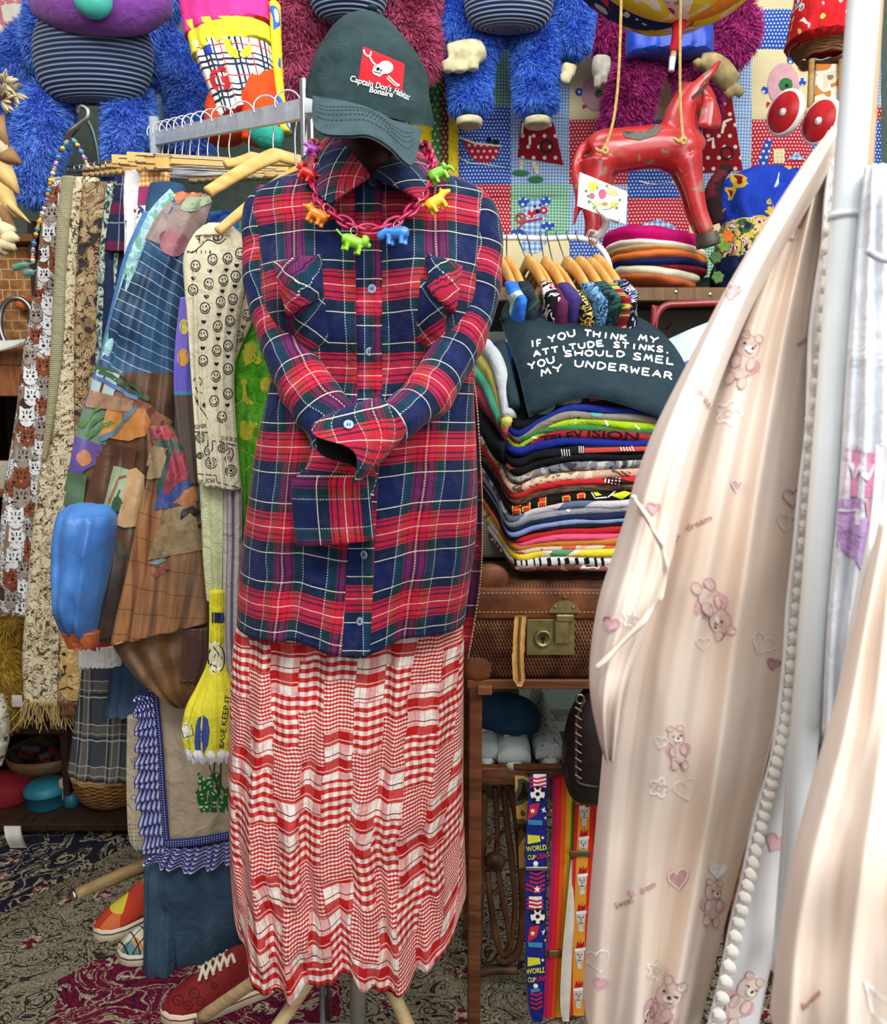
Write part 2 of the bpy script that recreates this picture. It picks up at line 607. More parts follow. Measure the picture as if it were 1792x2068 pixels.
GLY = {'I': ['05,00 05,10'], 'F': ['01,00 01,10', '01,00 09,00', '01,05 07,05'], 'Y': ['00,00 05,05', '10,00 05,05 04,10'], 'O': ['05,00 01,02 00,06 03,10 07,10 10,06 09,02 05,00'], 'U': ['00,00 01,08 05,10 09,08 10,00'], 'T': ['00,00 10,00', '05,00 05,10'],
       'H': ['00,00 01,10', '10,00 09,10', '00,05 10,05'], 'N': ['00,10 01,00 09,10 10,00'], 'K': ['01,00 01,10', '09,00 01,05 10,10'], 'M': ['00,10 02,00 05,07 08,00 10,10'], 'A': ['00,10 05,00 10,10', '02,06 08,06'], 'D': ['01,00 01,10 06,10 10,06 09,02 05,00 01,00'], 'E': ['09,00 01,00 01,10 10,10', '01,05 08,05'],
       'S': ['09,01 04,00 01,02 03,05 08,06 09,09 05,10 00,09'], 'L': ['01,00 01,10 09,10'], 'W': ['00,00 02,10 05,03 08,10 10,00'], 'R': ['01,10 01,00 07,00 09,03 06,05 01,05', '05,05 10,10'], ',': ['04,09 03,12']}


def brush(txt, a, b, h, w=3.4, arc=0.0):
    """hand-painted capitals from pixel a to b"""
    dx, dy = b[0] - a[0], b[1] - a[1]; L = math.hypot(dx, dy); ux, uy = dx / L, dy / L; cw = L / len(txt); out = []
    for i, ch in enumerate(txt):
        for st in GLY[ch]:
            q = []
            for t in st.split():
                gx, gy = [int(z) / 10 for z in t.split(',')]; x = (i + .1 + gx * .74 * (.35 if ch == 'I' else 1) + (.25 if ch == 'I' else 0)) * cw; y = (gy - 1) * h - arc * sin(pi * x / L)
                q.append((a[0] + x * ux - y * uy, a[1] + x * uy + y * ux))
            q2 = []
            for p, r in zip(q, q[1:]): q2 += [(lerp(p[0], r[0], k / 4), lerp(p[1], r[1], k / 4)) for k in range(4)]
            out.append(stroke(q2 + [q[-1]], w))
    return out


def textline(txt, a, b, h, bold=.0, arc=0.0):
    """text from pixel a to pixel b, cap height about h px, bowed by arc px"""
    pts, fs, w = text2d(txt, 1.0, bold)
    dx, dy = b[0] - a[0], b[1] - a[1]; L = math.hypot(dx, dy); k = L / w; ux, uy = dx / L, dy / L; kh = h / .69
    o = []
    for x, y in pts:
        X_, Y_ = x * k, y * kh - arc * sin(pi * x / w)
        o.append((a[0] + X_ * ux - Y_ * uy, a[1] + X_ * uy + Y_ * ux))
    return (o, fs)


def patch(surf, corners, nu, nv, off, mb=None, mat=0, uvrot=0, uvo=(0, 0), k=.00084, edge=True):
    """cloth piece stitched on a surface: 4 px corners TL TR BR BL"""
    mb = mb or MB(); vs = []; uu = []
    TL, TR, BR, BL = corners
    for i in range(nv + 1):
        for j in range(nu + 1):
            s_, t = j / nu, i / nv
            x = (TL[0] * (1 - s_) + TR[0] * s_) * (1 - t) + (BL[0] * (1 - s_) + BR[0] * s_) * t
            y = (TL[1] * (1 - s_) + TR[1] * s_) * (1 - t) + (BL[1] * (1 - s_) + BR[1] * s_) * t
            e = edge and (i in (0, nv) or j in (0, nu))
            h = surf.at(x, y, off * (.1 if e else 1))
            vs.append(h); c, sn = cos(uvrot), sin(uvrot); a, b = x * k, -y * k
            uu.append((a * c - b * sn + uvo[0], a * sn + b * c + uvo[1]))
    fs = []
    ix = lambda i, j: i * (nu + 1) + j
    for i in range(nv):
        for j in range(nu):
            f = (ix(i, j), ix(i + 1, j), ix(i + 1, j + 1), ix(i, j + 1))
            if all(vs[q] is not None for q in f): fs.append(f)
    mb.add([v if v is not None else Vector() for v in vs], fs, mat, uu)
    return compact(mb)


def fuse(mb, voxel=.004, smooth=4, fac=.5, disp=None):
    """one continuous surface out of overlapping lofts"""
    me = bpy.data.meshes.new('f'); me.from_pydata([tuple(v) for v in mb.v], [], mb.f); me.update()
    o = bpy.data.objects.new('f', me); COL.objects.link(o)
    r = o.modifiers.new('r', 'REMESH'); r.mode = 'VOXEL'; r.voxel_size = voxel
    if smooth:
        q = o.modifiers.new('s', 'SMOOTH'); q.factor = fac; q.iterations = smooth
    dg = bpy.context.evaluated_depsgraph_get(); ev = bpy.data.meshes.new_from_object(o.evaluated_get(dg))
    out = MB(); vs = [v.co.copy() for v in ev.vertices]
    if disp: vs = [disp(v, n.vector) for v, n in zip(vs, ev.vertex_normals)]
    out.add(vs, [tuple(p.vertices) for p in ev.polygons], 0, [(v.x, v.z) for v in vs])
    bpy.data.objects.remove(o); bpy.data.meshes.remove(me); bpy.data.meshes.remove(ev)
    return out


def fur(mb, count, length, width, mat=1, seed=1, droop=.5, clump=.35, face=-.35, keep=None, curl=.3):
    """short pile as tapered blades standing on the surface of mb (material slot mat)"""
    rng = np.random.RandomState(seed)
    V = np.array([tuple(v) for v in mb.v]); tri = []
    for f in mb.f:
        for k in range(1, len(f) - 1): tri.append((f[0], f[k], f[k + 1]))
    T = np.array(tri); a, b, c = V[T[:, 0]], V[T[:, 1]], V[T[:, 2]]
    cr = np.cross(b - a, c - a); ar = np.linalg.norm(cr, axis=1) / 2; nr = cr / (2 * ar[:, None] + 1e-12)
    ctr = (a + b + c) / 3; view = np.array(CAM) - ctr; view /= np.linalg.norm(view, axis=1)[:, None]
    w = ar * ((nr * view).sum(1) > face)
    if keep is not None: w = w * np.array([1.0 if keep(q) else 0.0 for q in ctr])
    idx = rng.choice(len(T), count, p=w / w.sum())
    r1 = np.sqrt(rng.rand(count)); r2 = rng.rand(count)
    p = a[idx] * (1 - r1)[:, None] + b[idx] * (r1 * (1 - r2))[:, None] + c[idx] * (r1 * r2)[:, None]; n = nr[idx]
    # clump direction from smooth noise
    cl = np.array([noise.noise_vector(Vector(q * 22)) for q in p]) * clump * 2 + np.array([noise.noise_vector(Vector(q * 60)) for q in p]) * clump
    d = n + cl + rng.randn(count, 3) * .15 + np.array([0, 0, -droop]); d /= np.linalg.norm(d, axis=1)[:, None]
    L = length * (.6 + .8 * rng.rand(count))
    side = np.cross(d, rng.randn(count, 3)); side /= np.linalg.norm(side, axis=1)[:, None]
    d2 = d + np.array([0, 0, -curl]) + rng.randn(count, 3) * .2; d2 /= np.linalg.norm(d2, axis=1)[:, None]
    m = p + d * (L * .5)[:, None]; e = m + d2 * (L * .5)[:, None]; sw = side * (width / 2)
    vv = np.stack([p - sw, p + sw, m + sw * .8, m - sw * .8, e], 1).reshape(-1, 3)
    o = len(mb.v); mb.v += [Vector(q) for q in vv]
    for k in range(count):
        q = o + 5 * k; mb.f.append((q, q + 1, q + 2, q + 3)); mb.f.append((q + 3, q + 2, q + 4))
    mb.m += [mat] * (2 * count); z4 = [(0, 0)] * 4; z3 = [(0, 0)] * 3
    for k in range(count): mb.uv.append(z4); mb.uv.append(z3)
    return mb


def furmat(hexc, var=.45, rough=.8):
    k = ('fur', hexc, var)
    if k in _mc: return _mc[k]
    m = MX('fur_' + hexc.strip('#'), rough, .25, sheen=.0)
    c = lin(hexc); d = tuple(x * (1 - var) for x in c[:3]) + (1,); l = tuple(min(1, x * (1 + var) + .015) for x in c[:3]) + (1,)
    m.col(m.ramp(m.island(), [(0, d), (1, l)])); _mc[k] = m.mat; return m.mat
# ================================================================ the room
YB = 2.95
m_floor = wood('#4a3020', '#2a1a10', .5, 8, (6, 1, 1))
struct(box((-2.4, -2.6, -.05), (2.4, YB + .1, 0)).build('floor', m_floor, smooth=False))
struct(box((-2.4, YB, 0), (2.4, YB + .1, 3.2)).build('wall_back', plain('#5d6b62', .9, .1), smooth=False))
struct(box((-2.4, -2.6, 0), (-2.3, YB, 3.2)).build('wall_left', plain('#6b4a35', .9, .1), smooth=False))
struct(box((2.3, -2.6, 0), (2.4, YB, 3.2)).build('wall_right', plain('#b9b2a6', .9, .1), smooth=False))

# patterned rug
m = MX('rug_pile', .95, .1)
u, v = m.uv()
nv = m.noise(3.5, 2, m.vec('UV'), out='Color')
w = m.node('ShaderNodeVectorMath', operation='MULTIPLY_ADD'); m.plug(w.inputs[0], nv); w.inputs[1].default_value = (.25, .25, 0); m.plug(w.inputs[2], m.vec('UV'))
wv = X(m, w.outputs[0])
a = m.voro(9, wv, 'Distance', 'DISTANCE_TO_EDGE'); b = m.voro(24, wv, 'Distance', 'DISTANCE_TO_EDGE'); cc = m.voro(24, wv, 'Color')
q0 = PF(400, 2030)
dx = u - q0.x; dy = (v - q0.y) * 1.15
big = (dx * dx + dy * dy).sqrt() + (m.noise(7, 2, m.vec('UV')) - .5) * .22 + .12
vines = m.noise(9, 4, m.vec('UV'), 2.2)
vine = m.band(vines, .5, .045).max(m.band(vines, .40, .02))
flower = (m.voro(11, m.vec('UV'), 'Distance', rnd=.9) < .26)
flc = m.ramp(m.noise(60, 3, m.vec('UV')), [(.35, '#7a1f3e'), (.5, '#cdbfa0'), (.7, '#45506a')], 'CONSTANT')
field = m.mix(big < .44, '#a39a80', '#7d1c40')
field = m.mix((u * .9 - v * .55 + 1.98) < 0, field, m.mix((u * .9 - v * .55 + 2.07) < 0, '#9c9276', '#262a3a'))
nav = (u * .9 - v * .55 + 2.07) < 0
c = m.mix(vine, field, m.mix((big < .44).max(nav), '#443a34', '#b9ab8c'))
c = m.mix(flower, c, flc)
c = m.mix(m.band(vines, .585, .02), c, '#2a2230')
m.col(m.mul(c, m.ramp(m.noise(160, 2, m.vec('UV')), [(.3, '#888888'), (.7, '#ffffff')])))
m.bump(m.noise(400, 2, m.vec('UV')), .6, .004)
g = []
for i in range(25):
    g.append([Vector((lerp(-1.65, .75, j / 30), lerp(1.0, 2.48, i / 24), .006 + .002 * nz(j * .5, i * .5))) for j in range(31)])
rug = sheet(g, .008, uvs=None)
rug.uv = [[(rug.v[i].x, rug.v[i].y) for i in f] for f in rug.f]
tag(rug.build('patterned_rug', m.mat), 'worn crimson and beige oriental rug with dark vines and flowers on the floor', 'rug')
# ================================================================ plaid flannel
def plaid(name, rot=0.0, su=1.0, white='#d8d4cc'):
    m = MX(name, .95, .1, sheen=.08)
    u, v = m.uv()
    if rot:
        u, v = u * cos(rot) - v * sin(rot), u * sin(rot) + v * cos(rot)
    PV, PU = .126, .112
    y = v.mod(PV); x = u.mod(PU)
    # weft bands along v
    W = m.ramp(y / PV, [(0, '#c81e26'), (.36, '#10222a'), (.49, '#101b3c'), (.56, '#122048'), (.80, '#101b3a'), (.86, '#10222a'), (.995, '#c81e26')], 'CONSTANT')
    W = m.mix(m.band(y, .0115, .0028).max(m.band(y, .0345, .0028)).max(m.band(y, .003, .0022)).max(m.band(y, .042, .0022)), W, '#5a1420')
    # warp bands along u, one red-purple centred on 0
    xx = (x - PU / 2).abs()        # 0 mid-blue .. PU/2 red centre
    A = m.ramp(xx / (PU / 2), [(0, '#152458'), (.36, '#155070'), (.5, '#164a38'), (.66, '#a82458'), (.99, '#a82458')], 'CONSTANT')
    A = m.mix(m.band(xx, .0515, .0022).max(m.band(xx, .0405, .002)), A, '#3a1030')
    tw = ((u + v * 1.0) / .0036).fract()
    tw = m.band(tw, .5, .42)
    thr = m.noise(5.0, 2)
    c = m.mix(tw * .34 + .16, W, A)
    dash = ((u + v) / .0036).fract() > .45
    dash2 = ((u - v) / .0044).fract() > .5
    yl = m.band(xx, .0215, .0016).max(m.band(xx, .0555, .0012))
    wl = m.band(y, .0605, .0015).max(m.band(y, .108, .0015)).max(m.band(y, .0225, .0012))
    c = m.mix(yl * dash2 * .75, c, '#d9cf9a')
    c = m.mix(wl * (dash * .35 + .65), c, white)
    fz = m.noise(70, 3)
    c = m.mix((fz - .45).max(0) * .45, c, '#5a5070')
    m.col(c)
    m.bump(m.noise(260, 3), .35, .002)
    return m.mat


PLAID = plaid('flannel_plaid')
PLAID_D = plaid('flannel_plaid_bias_left', radians(38)); PLAID_E = plaid('flannel_plaid_bias_right', radians(-38))
PLAID_Q = plaid('flannel_plaid_cross', radians(90))

# ---------------------------------------------------------------- dress form on its tripod stand
MQ = thing('dress_form', 'dark maroon dress form on a wooden tripod stand wearing cap, flannel shirt and skirt', 'mannequin', (P(722, 1900, 1.33).x, 1.33, 0))
limb([(750, 620, 1.31, 120, 90), (750, 420, 1.31, 150, 95), (748, 370, 1.31, 118, 84), (746, 345, 1.305, 66, 66), (745, 300, 1.30, 56, 60), (745, 255, 1.30, 54, 58), (745, 215, 1.30, 52, 56)], n=28).build('neck_and_chest', plain('#3c0c1a', .7, .25, sheen=.2), MQ)
xb = P(722, 1960, 1.33).x
rod((xb, 1.33, .10), (xb, 1.33, 1.0), .0155).build('pole', plain('#a8a49a', .4, .5, 0), MQ)
lathe([(.0155, 0), (.034, .005), (.04, .03), (.034, .06), (.0155, .065)], (xb, 1.33, .34)).build('hub', metal('#777777', .4), MQ)
hubp = Vector((xb, 1.33, .385)); m_dowel = wood('#d8c196', '#b8986a', .45, 14)
tip = PF(402, 2058, .02)
for k, q in enumerate((tip, Vector((xb + .28, 1.0, .02)), Vector((xb - .33, 1.05, .02)))):
    d = (q - hubp)
    lg = limb([(*(hubp + d * .06), .011), (*(hubp + d * .5), .0125), (*(q - d * .015), .013)], n=14, px=False).build('leg', m_dowel, MQ)
    limb([(*(q - d * .02), .0142), (*(q + d * .012), .0135), (*(q + d * .03), .006)], n=14, px=False, m=8).build('metal_tip', metal('#b8b8b0', .25), lg)

# ---------------------------------------------------------------- skirt
m = MX('patchwork_gingham', .9, .12)
u, v = m.uv()
PW, PH = .056, .083
ui = u + 5.013
ci = (ui / PW).floor(); stag = (ci * .37).fract() * PH * .9
vv = v + 3.0 + stag; ri = (vv / PH).floor()
ty = (ci * 2 + ri * 1).mod(3.0)
def ging(p, duty=.5): return ((u / p).fract() < duty), ((v / p).fract() < duty)
f1, f2 = ging(.0064); g1, g2 = ging(.0148); 
h1 = ((u / .047).fract() < .42); h2 = ((v / .047).fract() < .46)
l1 = m.line(u, .0165, .004, .0013); l2 = m.line(v, .0235, .006, .0018)
isf = ty < .5; isg = m.band(ty, 1.0, .9)
hu = isf * f1 + isg * g1 + (1 - isf) * (1 - isg) * h1
hv = isf * f2 + isg * g2 + (1 - isf) * (1 - isg) * h2
cs = m.mix(hv, m.mix(hu, '#f3e9df', '#e2a9a4'), m.mix(hu, '#c94a48', '#b8201f'))
lines = (1 - isf) * (1 - isg)
cs = m.mix(lines * l1 * .6, cs, '#b43a38'); cs = m.mix(lines * l2, cs, m.mix(h2, '#8a2420', '#efc9c0'))
seam = m.line(ui, PW, .0006, .0012).max(m.line(vv, PH, .0006, .0012))
cs = m.mix(seam * .45, cs, '#a83030')
m.col(cs); m.bump(m.noise(90, 3), .5, .004)
SKM = m.mat


def hemf(x):
    # front hem line in px relative to 1940
    pts = [(-1, -45), (-.86, 20), (-.7, 92), (-.42, 92), (-.25, 62), (-.02, 38), (.1, 42), (.28, 74), (.45, 76), (.6, 52), (.8, 28), (1, -40)]
    for (a, b), (c, d) in zip(pts, pts[1:]):
        if x <= c: 
            t = (x - a) / (c - a); t = t * t * (3 - 2 * t); return b + (d - b) * t
    return -40


sk = tube([(1270, 492, 930, 1.33, .22), (1320, 480, 937, 1.33, .25), (1420, 474, 936, 1.33, .27), (1560, 472, 936, 1.33, .29), (1700, 471, 936, 1.33, .30), (1830, 475, 939, 1.33, .31), (1940, 482, 942, 1.33, .32)],
          n=200, m=80, folds=((7, .012, .4), (11, .007, 2.0), (17, .0035, .3)), wr=.006, seed=3, hem=hemf, wfreq=16, caps=(True, True), drift=.5)
o = sk.build('gathered_skirt', SKM)
tag(o, 'long red and white patchwork gingham skirt under the flannel shirt on the dress form', 'skirt')


# ---------------------------------------------------------------- flannel shirt
def bust(px, py):
    g = lambda cx, cy, sx, sy: exp(-((px - cx) / sx) ** 2 - ((py - cy) / sy) ** 2)
    return .050 * g(610, 600, 75, 95) + .050 * g(888, 600, 75, 95) + .012 * g(750, 1000, 160, 150) - .02 * g(750, 760, 150, 60) - .17 * max(0, 1 - ((px - 748) / 66) ** 2 - ((py - 292) / 62) ** 2) ** .5


def shem(x):
    return 16 * sin((x + .6) * 2.6) + 10 * sin(x * 7 + 1) - 6


SH = thing('flannel_shirt', 'red and navy plaid flannel shirt buttoned on the dress form, sleeves crossed in front', 'shirt', (P(745, 700, 1.3).x, 1.3, P(745, 1310, 1.3).z))
torso = tube([(300, 682, 818, 1.31, .11), (316, 636, 864, 1.31, .13), (332, 588, 914, 1.31, .145), (350, 545, 958, 1.31, .16), (372, 514, 988, 1.31, .18), (405, 506, 996, 1.31, .20), (450, 518, 992, 1.31, .22), (560, 532, 986, 1.31, .235), (700, 556, 962, 1.31, .225), (800, 545, 958, 1.31, .23), (900, 526, 962, 1.31, .25), (1000, 513, 964, 1.31, .265), (1100, 502, 962, 1.31, .28), (1200, 493, 952, 1.31, .295), (1308, 489, 939, 1.31, .31)],
             n=160, m=90, folds=((5, .005, 1.0), (9, .003, .2)), wr=.006, seed=11, bulge=bust, hem=shem, wfreq=11, drift=.8, u0=.004)
TS = Surf(torso)
torso.uv = [[(a, b - .034) for a, b in q] for q in torso.uv]
torso.build('body', PLAID, SH)
# back tail showing at the right edge and yoke
grid([(945, 700, 1.38), (962, 800, 1.38), (972, 950, 1.39), (975, 1050, 1.39), (970, 1180, 1.39), (946, 1330, 1.39)], [(900, 700, 1.40), (900, 800, 1.42), (900, 950, 1.43), (900, 1050, 1.43), (900, 1180, 1.43), (900, 1330, 1.43)], 30, 5, thick=.004, uvs=lambda a, b: (a * .06, -b * .52)).build('back_tail', PLAID, SH)
# placket
pk = patch(TS, ((716, 366), (772, 366), (772, 352 + 440), (722, 352 + 440)), 10, 50, .0035, uvo=(.02, .03))
patch(TS, ((722, 792), (772, 792), (747, 1330), (690, 1330)), 10, 80, .0035, pk, uvo=(.02, .03))
pk.build('placket', PLAID, SH)
# pockets and flaps
for C, mt in ((((590, 585), (652, 560), (664, 694), (598, 716)), PLAID_D), (((850, 560), (905, 590), (896, 712), (838, 690)), PLAID_E)):
    patch(TS, C, 10, 14, .004, uvo=(.0, .062)).build('chest_pocket', mt, SH)
for C, mt in ((((553, 536), (650, 514), (653, 592), (583, 642)), PLAID_D), (((858, 517), (928, 538), (910, 640), (866, 585)), PLAID_E)):
    patch(TS, C, 14, 14, .013).build('pocket_flap', mt, SH)
# collar: stand and two leaves
st = []
for i in range(5):
    t = i / 4; r = []
    for j in range(40):
        a = radians(-22) + radians(224) * j / 39
        c = P(747, lerp(352, 300, t), 1.30); k = 1.3 / F
        r.append(c + Vector((cos(a) * k * lerp(92, 84, t), sin(a) * k * lerp(86, 78, t), .012 * sin(a) * t + .01 * max(0, sin(a)))))
    st.append(r)
sheet(st, .005).build('collar_stand', PLAID, SH)
Lf = [(655, 284, 1.38), (678, 279, 1.30), (702, 300, 1.225), (748, 354, 1.165)]; Lo = [(612, 322, 1.40), (622, 345, 1.29), (642, 388, 1.20), (668, 414, 1.155)]
Rf = [(838, 290, 1.38), (818, 292, 1.30), (794, 314, 1.225), (754, 354, 1.165)]; Ro = [(888, 330, 1.40), (880, 340, 1.29), (868, 372, 1.20), (846, 404, 1.155)]
grid(Lf, Lo, 20, 10, thick=.006, bul=.012).build('collar_leaf', PLAID_D, SH)
grid(Rf, Ro, 20, 10, thick=.006, bul=.012).build('collar_leaf', PLAID_E, SH)
# sleeves
rs_ = limb([(952, 400, 1.31, 26, 40), (970, 436, 1.30, 34, 50), (974, 500, 1.29, 38, 54), (964, 590, 1.27, 41, 54), (942, 672, 1.24, 46, 54), (898, 748, 1.19, 49, 50), (846, 812, 1.145, 50, 46), (800, 848, 1.11, 46, 42), (770, 864, 1.095, 44, 40)], n=36, m=80, wr=.2, seed=4)
rs_.uv = [[(a + .03, b + .03) for a, b in q] for q in rs_.uv]
rs_.build('sleeve', PLAID, SH)
ls_ = limb([(542, 398, 1.31, 26, 40), (526, 434, 1.30, 34, 50), (525, 500, 1.29, 38, 54), (537, 590, 1.27, 40, 54), (562, 680, 1.24, 44, 54), (606, 760, 1.205, 50, 52), (655, 830, 1.175, 56, 46), (690, 895, 1.155, 60, 36), (690, 960, 1.15, 72, 24), (683, 985, 1.148, 78, 18)], n=36, m=84, wr=.2, seed=9)
ls_.uv = [[(a + .08, b + .01) for a, b in q] for q in ls_.uv]
ls_.build('sleeve', PLAID, SH)
tube([(962, 600, 742, 1.135, .04), (985, 590, 747, 1.135, .045), (1040, 591, 752, 1.135, .045), (1100, 597, 757, 1.135, .04)], n=60, m=16, wr=.003, seed=2, wfreq=20, hem=lambda x: -6 * x).build('cuff', PLAID_Q, SH)
# raised right cuff, open towards the lower left
ax0 = P(792, 838, 1.085); ax1 = P(679, 914, 1.045)
e1 = (P(728, 970, 1.05) - P(628, 858, 1.05)) * .5; dep = Vector((.008, -.030, .007))
cu = []
for i, t in enumerate([0, .12, .3, .5, .7, .88, 1.0]):
    c = ax0.lerp(ax1, t); k = lerp(.62, 1.0, min(1, t * 1.25) ** .7); r = []
    for j in range(48):
        a = -pi + 2 * pi * j / 48
        p = c + e1 * (cos(a) * k) + dep * (sin(a) * k * (1.15 if sin(a) > 0 else 1.0))
        p += (ax1 - ax0).normalized() * (.012 * sin(3 * a + 1) * t)
        r.append(p + Vector((0, .003 * nz(p.x * 25, p.z * 25), 0)))
    cu.append(r)
cuf = rings(cu, True, (False, False))
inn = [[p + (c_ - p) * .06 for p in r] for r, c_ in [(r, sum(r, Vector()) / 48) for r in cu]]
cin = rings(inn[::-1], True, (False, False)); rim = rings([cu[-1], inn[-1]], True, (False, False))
co = cuf.join(rim).build('cuff', PLAID_D, SH)
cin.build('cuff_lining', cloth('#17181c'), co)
CS = Surf(cuf)
# buttons


def button(surf, px, py, par, hexc='#8fa0bb', r=.0068):
    h, n = surf.hit(px, py, .002)
    q = n.to_track_quat('Z', 'Y').to_matrix(); b = MB()
    lathe([(r * .75, 0), (r, .0007), (r, .002), (r * .8, .0026), (r * .62, .0018)], h, 24, b, rot=q)
    o = b.build('button', plastic(hexc, .25), par); o['label'] = 'small pale blue shirt button'
    hb = MB()
    for s_ in (-1, 1): rod(h + q @ Vector((s_ * r * .22, -r * .28, .0022)), h + q @ Vector((s_ * r * .22, r * .28, .0022)), r * .11, 6, hb)
    hb.build('thread', plastic('#20242e', .8), o)


for b_ in ((752, 584), (745, 709), (738, 1120), (730, 1255)): button(TS, *b_, SH)
button(Surf(torso), 752, 371, SH, '#4f7390')
button(CS, 704, 860, SH, '#8fb4e8')
for b_ in ((577, 604), (914, 611)): button(TS, *b_, SH, '#23304e')

# ---------------------------------------------------------------- baseball cap
HC = plain('#24373a', .88, .15, 0, .22, 22, .3, bd=.003)
HAT = thing('baseball_cap', 'faded black-green baseball cap with a red skull flag patch on the dress form', 'cap', P(752, 225, 1.27))
c0 = P(747, 227, 1.28); c1 = P(752, 22, 1.32)
kx = 1.28 / F
rt = Vector((cos(radians(12.5)), 0, -sin(radians(12.5)))); dp = Vector((.0, .94, .34))
prof = [(0, 124, 0), (.12, 124, 0), (.28, 120, 0), (.45, 112, 0), (.6, 98, 0), (.75, 78, 2), (.87, 55, 3), (.95, 32, 3), (.985, 17, 3), (1, 5, 3)]
cr = []
for i in range(41):
    t = i / 40; tt, w_, sh = cat(prof, t)
    c = c0.lerp(c1, tt); r = []
    for j in range(96):
        a = -pi + 2 * pi * j / 96
        seamd = 1 - .016 * exp(-((((a + pi / 6) % (pi / 3)) - pi / 6) / .035) ** 2) * (1 if tt > .05 else 0)
        p = c + rt * (w_ * kx * cos(a) * seamd) + dp * (w_ * kx * .95 * sin(a) * seamd)
        p += (p - c).normalized() * (.0075 * noise.noise(p * 17) * (1 if tt > .1 else .3) + .003 * noise.noise(p * 45))
        r.append(p)
    cr.append(r)
crown = rings(cr, True, (False, True)); HS = Surf(crown)
crown.build('crown', HC, HAT)
sphere(c1 + Vector((0, 0, .004)), .0085, scale=(1, 1, .6)).build('top_button', HC, HAT)
band = [(634, 196), (660, 201), (700, 208), (740, 220), (780, 236), (815, 250), (846, 258)]
edge = [(634, 200, 1.215), (634, 250, 1.14), (655, 272, 1.095), (700, 276, 1.06), (745, 276, 1.05), (785, 298, 1.055), (812, 325, 1.08), (830, 335, 1.105), (842, 310, 1.15), (851, 262, 1.205)]
A_ = []
for i in range(13):
    x, y = cat(band, i / 12); h = HS.at(x, y, .001); A_.append(tuple(h) if h is not None else tuple(P(x, y, 1.21)))
E_ = [tuple(P(*e)) for e in edge]
G = []
for i in range(9):
    t = i / 8; row = []
    for j in range(41):
        s_ = j / 40; p = Vector(cat(A_, s_)).lerp(Vector(cat(E_, s_)), t); p.z += .012 * sin(pi * t) * sin(pi * s_) ; row.append(p)
    G.append(row)
brim = sheet(G, .004)
brim.build('brim', plain('#374b51', .88, .15, 0, .15, 30, .3), HAT)
BS = Surf(brim)
stt = MB()
for q in (.36, .48, .60, .72):
    pts = []
    for j in range(5, 37):
        pts.append(PX(G[int(q * 8)][j].lerp(G[int(q * 8) + 1][j], q * 8 - int(q * 8))))
    for k in range(0, len(pts) - 1): on(BS, stt, [stroke([pts[k], (lerp(pts[k][0], pts[k + 1][0], .6), lerp(pts[k][1], pts[k + 1][1], .6))], 1.6)], 0, .0006)
compact(stt).build('brim_stitching', cloth('#26343a'), HAT)
fl = patch(HS, ((734, 94), (818, 129), (812, 184), (725, 160)), 12, 10, .0018)
flo = fl.build('flag_patch', cloth('#c0202a'), HAT)
sk_ = MB()
on(HS, sk_, [fan(circ(778, 139, 15, 18, 13)), fan([(752, 146), (757, 132), (768, 134), (776, 150), (766, 158), (754, 152)])], 0, .003)
on(HS, sk_, [stroke([(735, 104), (737, 112), (743, 117), (749, 115), (750, 108)], 3.2), stroke([(746, 116), (752, 128), (760, 136)], 3), stroke([(783, 156), (796, 170), (806, 176)], 2.6), stroke([(780, 160), (794, 174), (803, 178)], 1.8)], 0, .0032)
on(HS, sk_, [fan(circ(763, 143, 3.4, 10)), fan(circ(769, 146, 2, 8)), stroke([(755, 148), (770, 152)], 1.5), stroke([(760, 133), (757, 142)], 1.4)], 1, .0040)
compact(sk_).build('skull_and_hook', [cloth('#e9e6df'), cloth('#1c1416')], flo)
wt = MB()
on(HS, wt, [textline('Captain', (706, 165), (752, 178), 12, .006), textline("Don's", (757, 179), (789, 187), 12, .006), textline('Habitat', (793, 189), (824, 204), 12, .006), textline('Bonaire', (745, 187), (792, 198), 11, .012)], 0, .0018)
compact(wt).build('embroidered_lettering', cloth('#f0eee8'), HAT)

# ---------------------------------------------------------------- necklace
NK = thing('chain_necklace', 'magenta plastic chain necklace with rainbow animal charms hanging over the flannel shirt collar', 'necklace', P(750, 460, 1.15))
NS = TS
cp = [(632, 285, 1.33), (641, 312, 1.28), (638, 345, 1.235), (639, 378, 1.205), (650, 412, 1.175), (676, 434, 1.158), (712, 455, 1.146), (752, 463, 1.142), (790, 452, 1.146), (822, 432, 1.156), (846, 405, 1.172), (862, 372, 1.20), (872, 342, 1.235), (868, 312, 1.28), (856, 288, 1.33)]
cw = [tuple(P(*c)) for c in cp]
dense = [Vector(cat(cw, i / 400)) for i in range(401)]
acc = [0]
for a, b in zip(dense, dense[1:]): acc.append(acc[-1] + (b - a).length)
NL = 33; M_CH = plain('#b3174f', .3, .5, 0, .05, 20, 0, coat=.3)


def at_len(L):
    for i in range(400):
        if acc[i + 1] >= L: return dense[i].lerp(dense[i + 1], (L - acc[i]) / (acc[i + 1] - acc[i] + 1e-9)), (dense[min(i + 2, 400)] - dense[max(i - 2, 0)]).normalized()
    return dense[-1], (dense[-1] - dense[-3]).normalized()


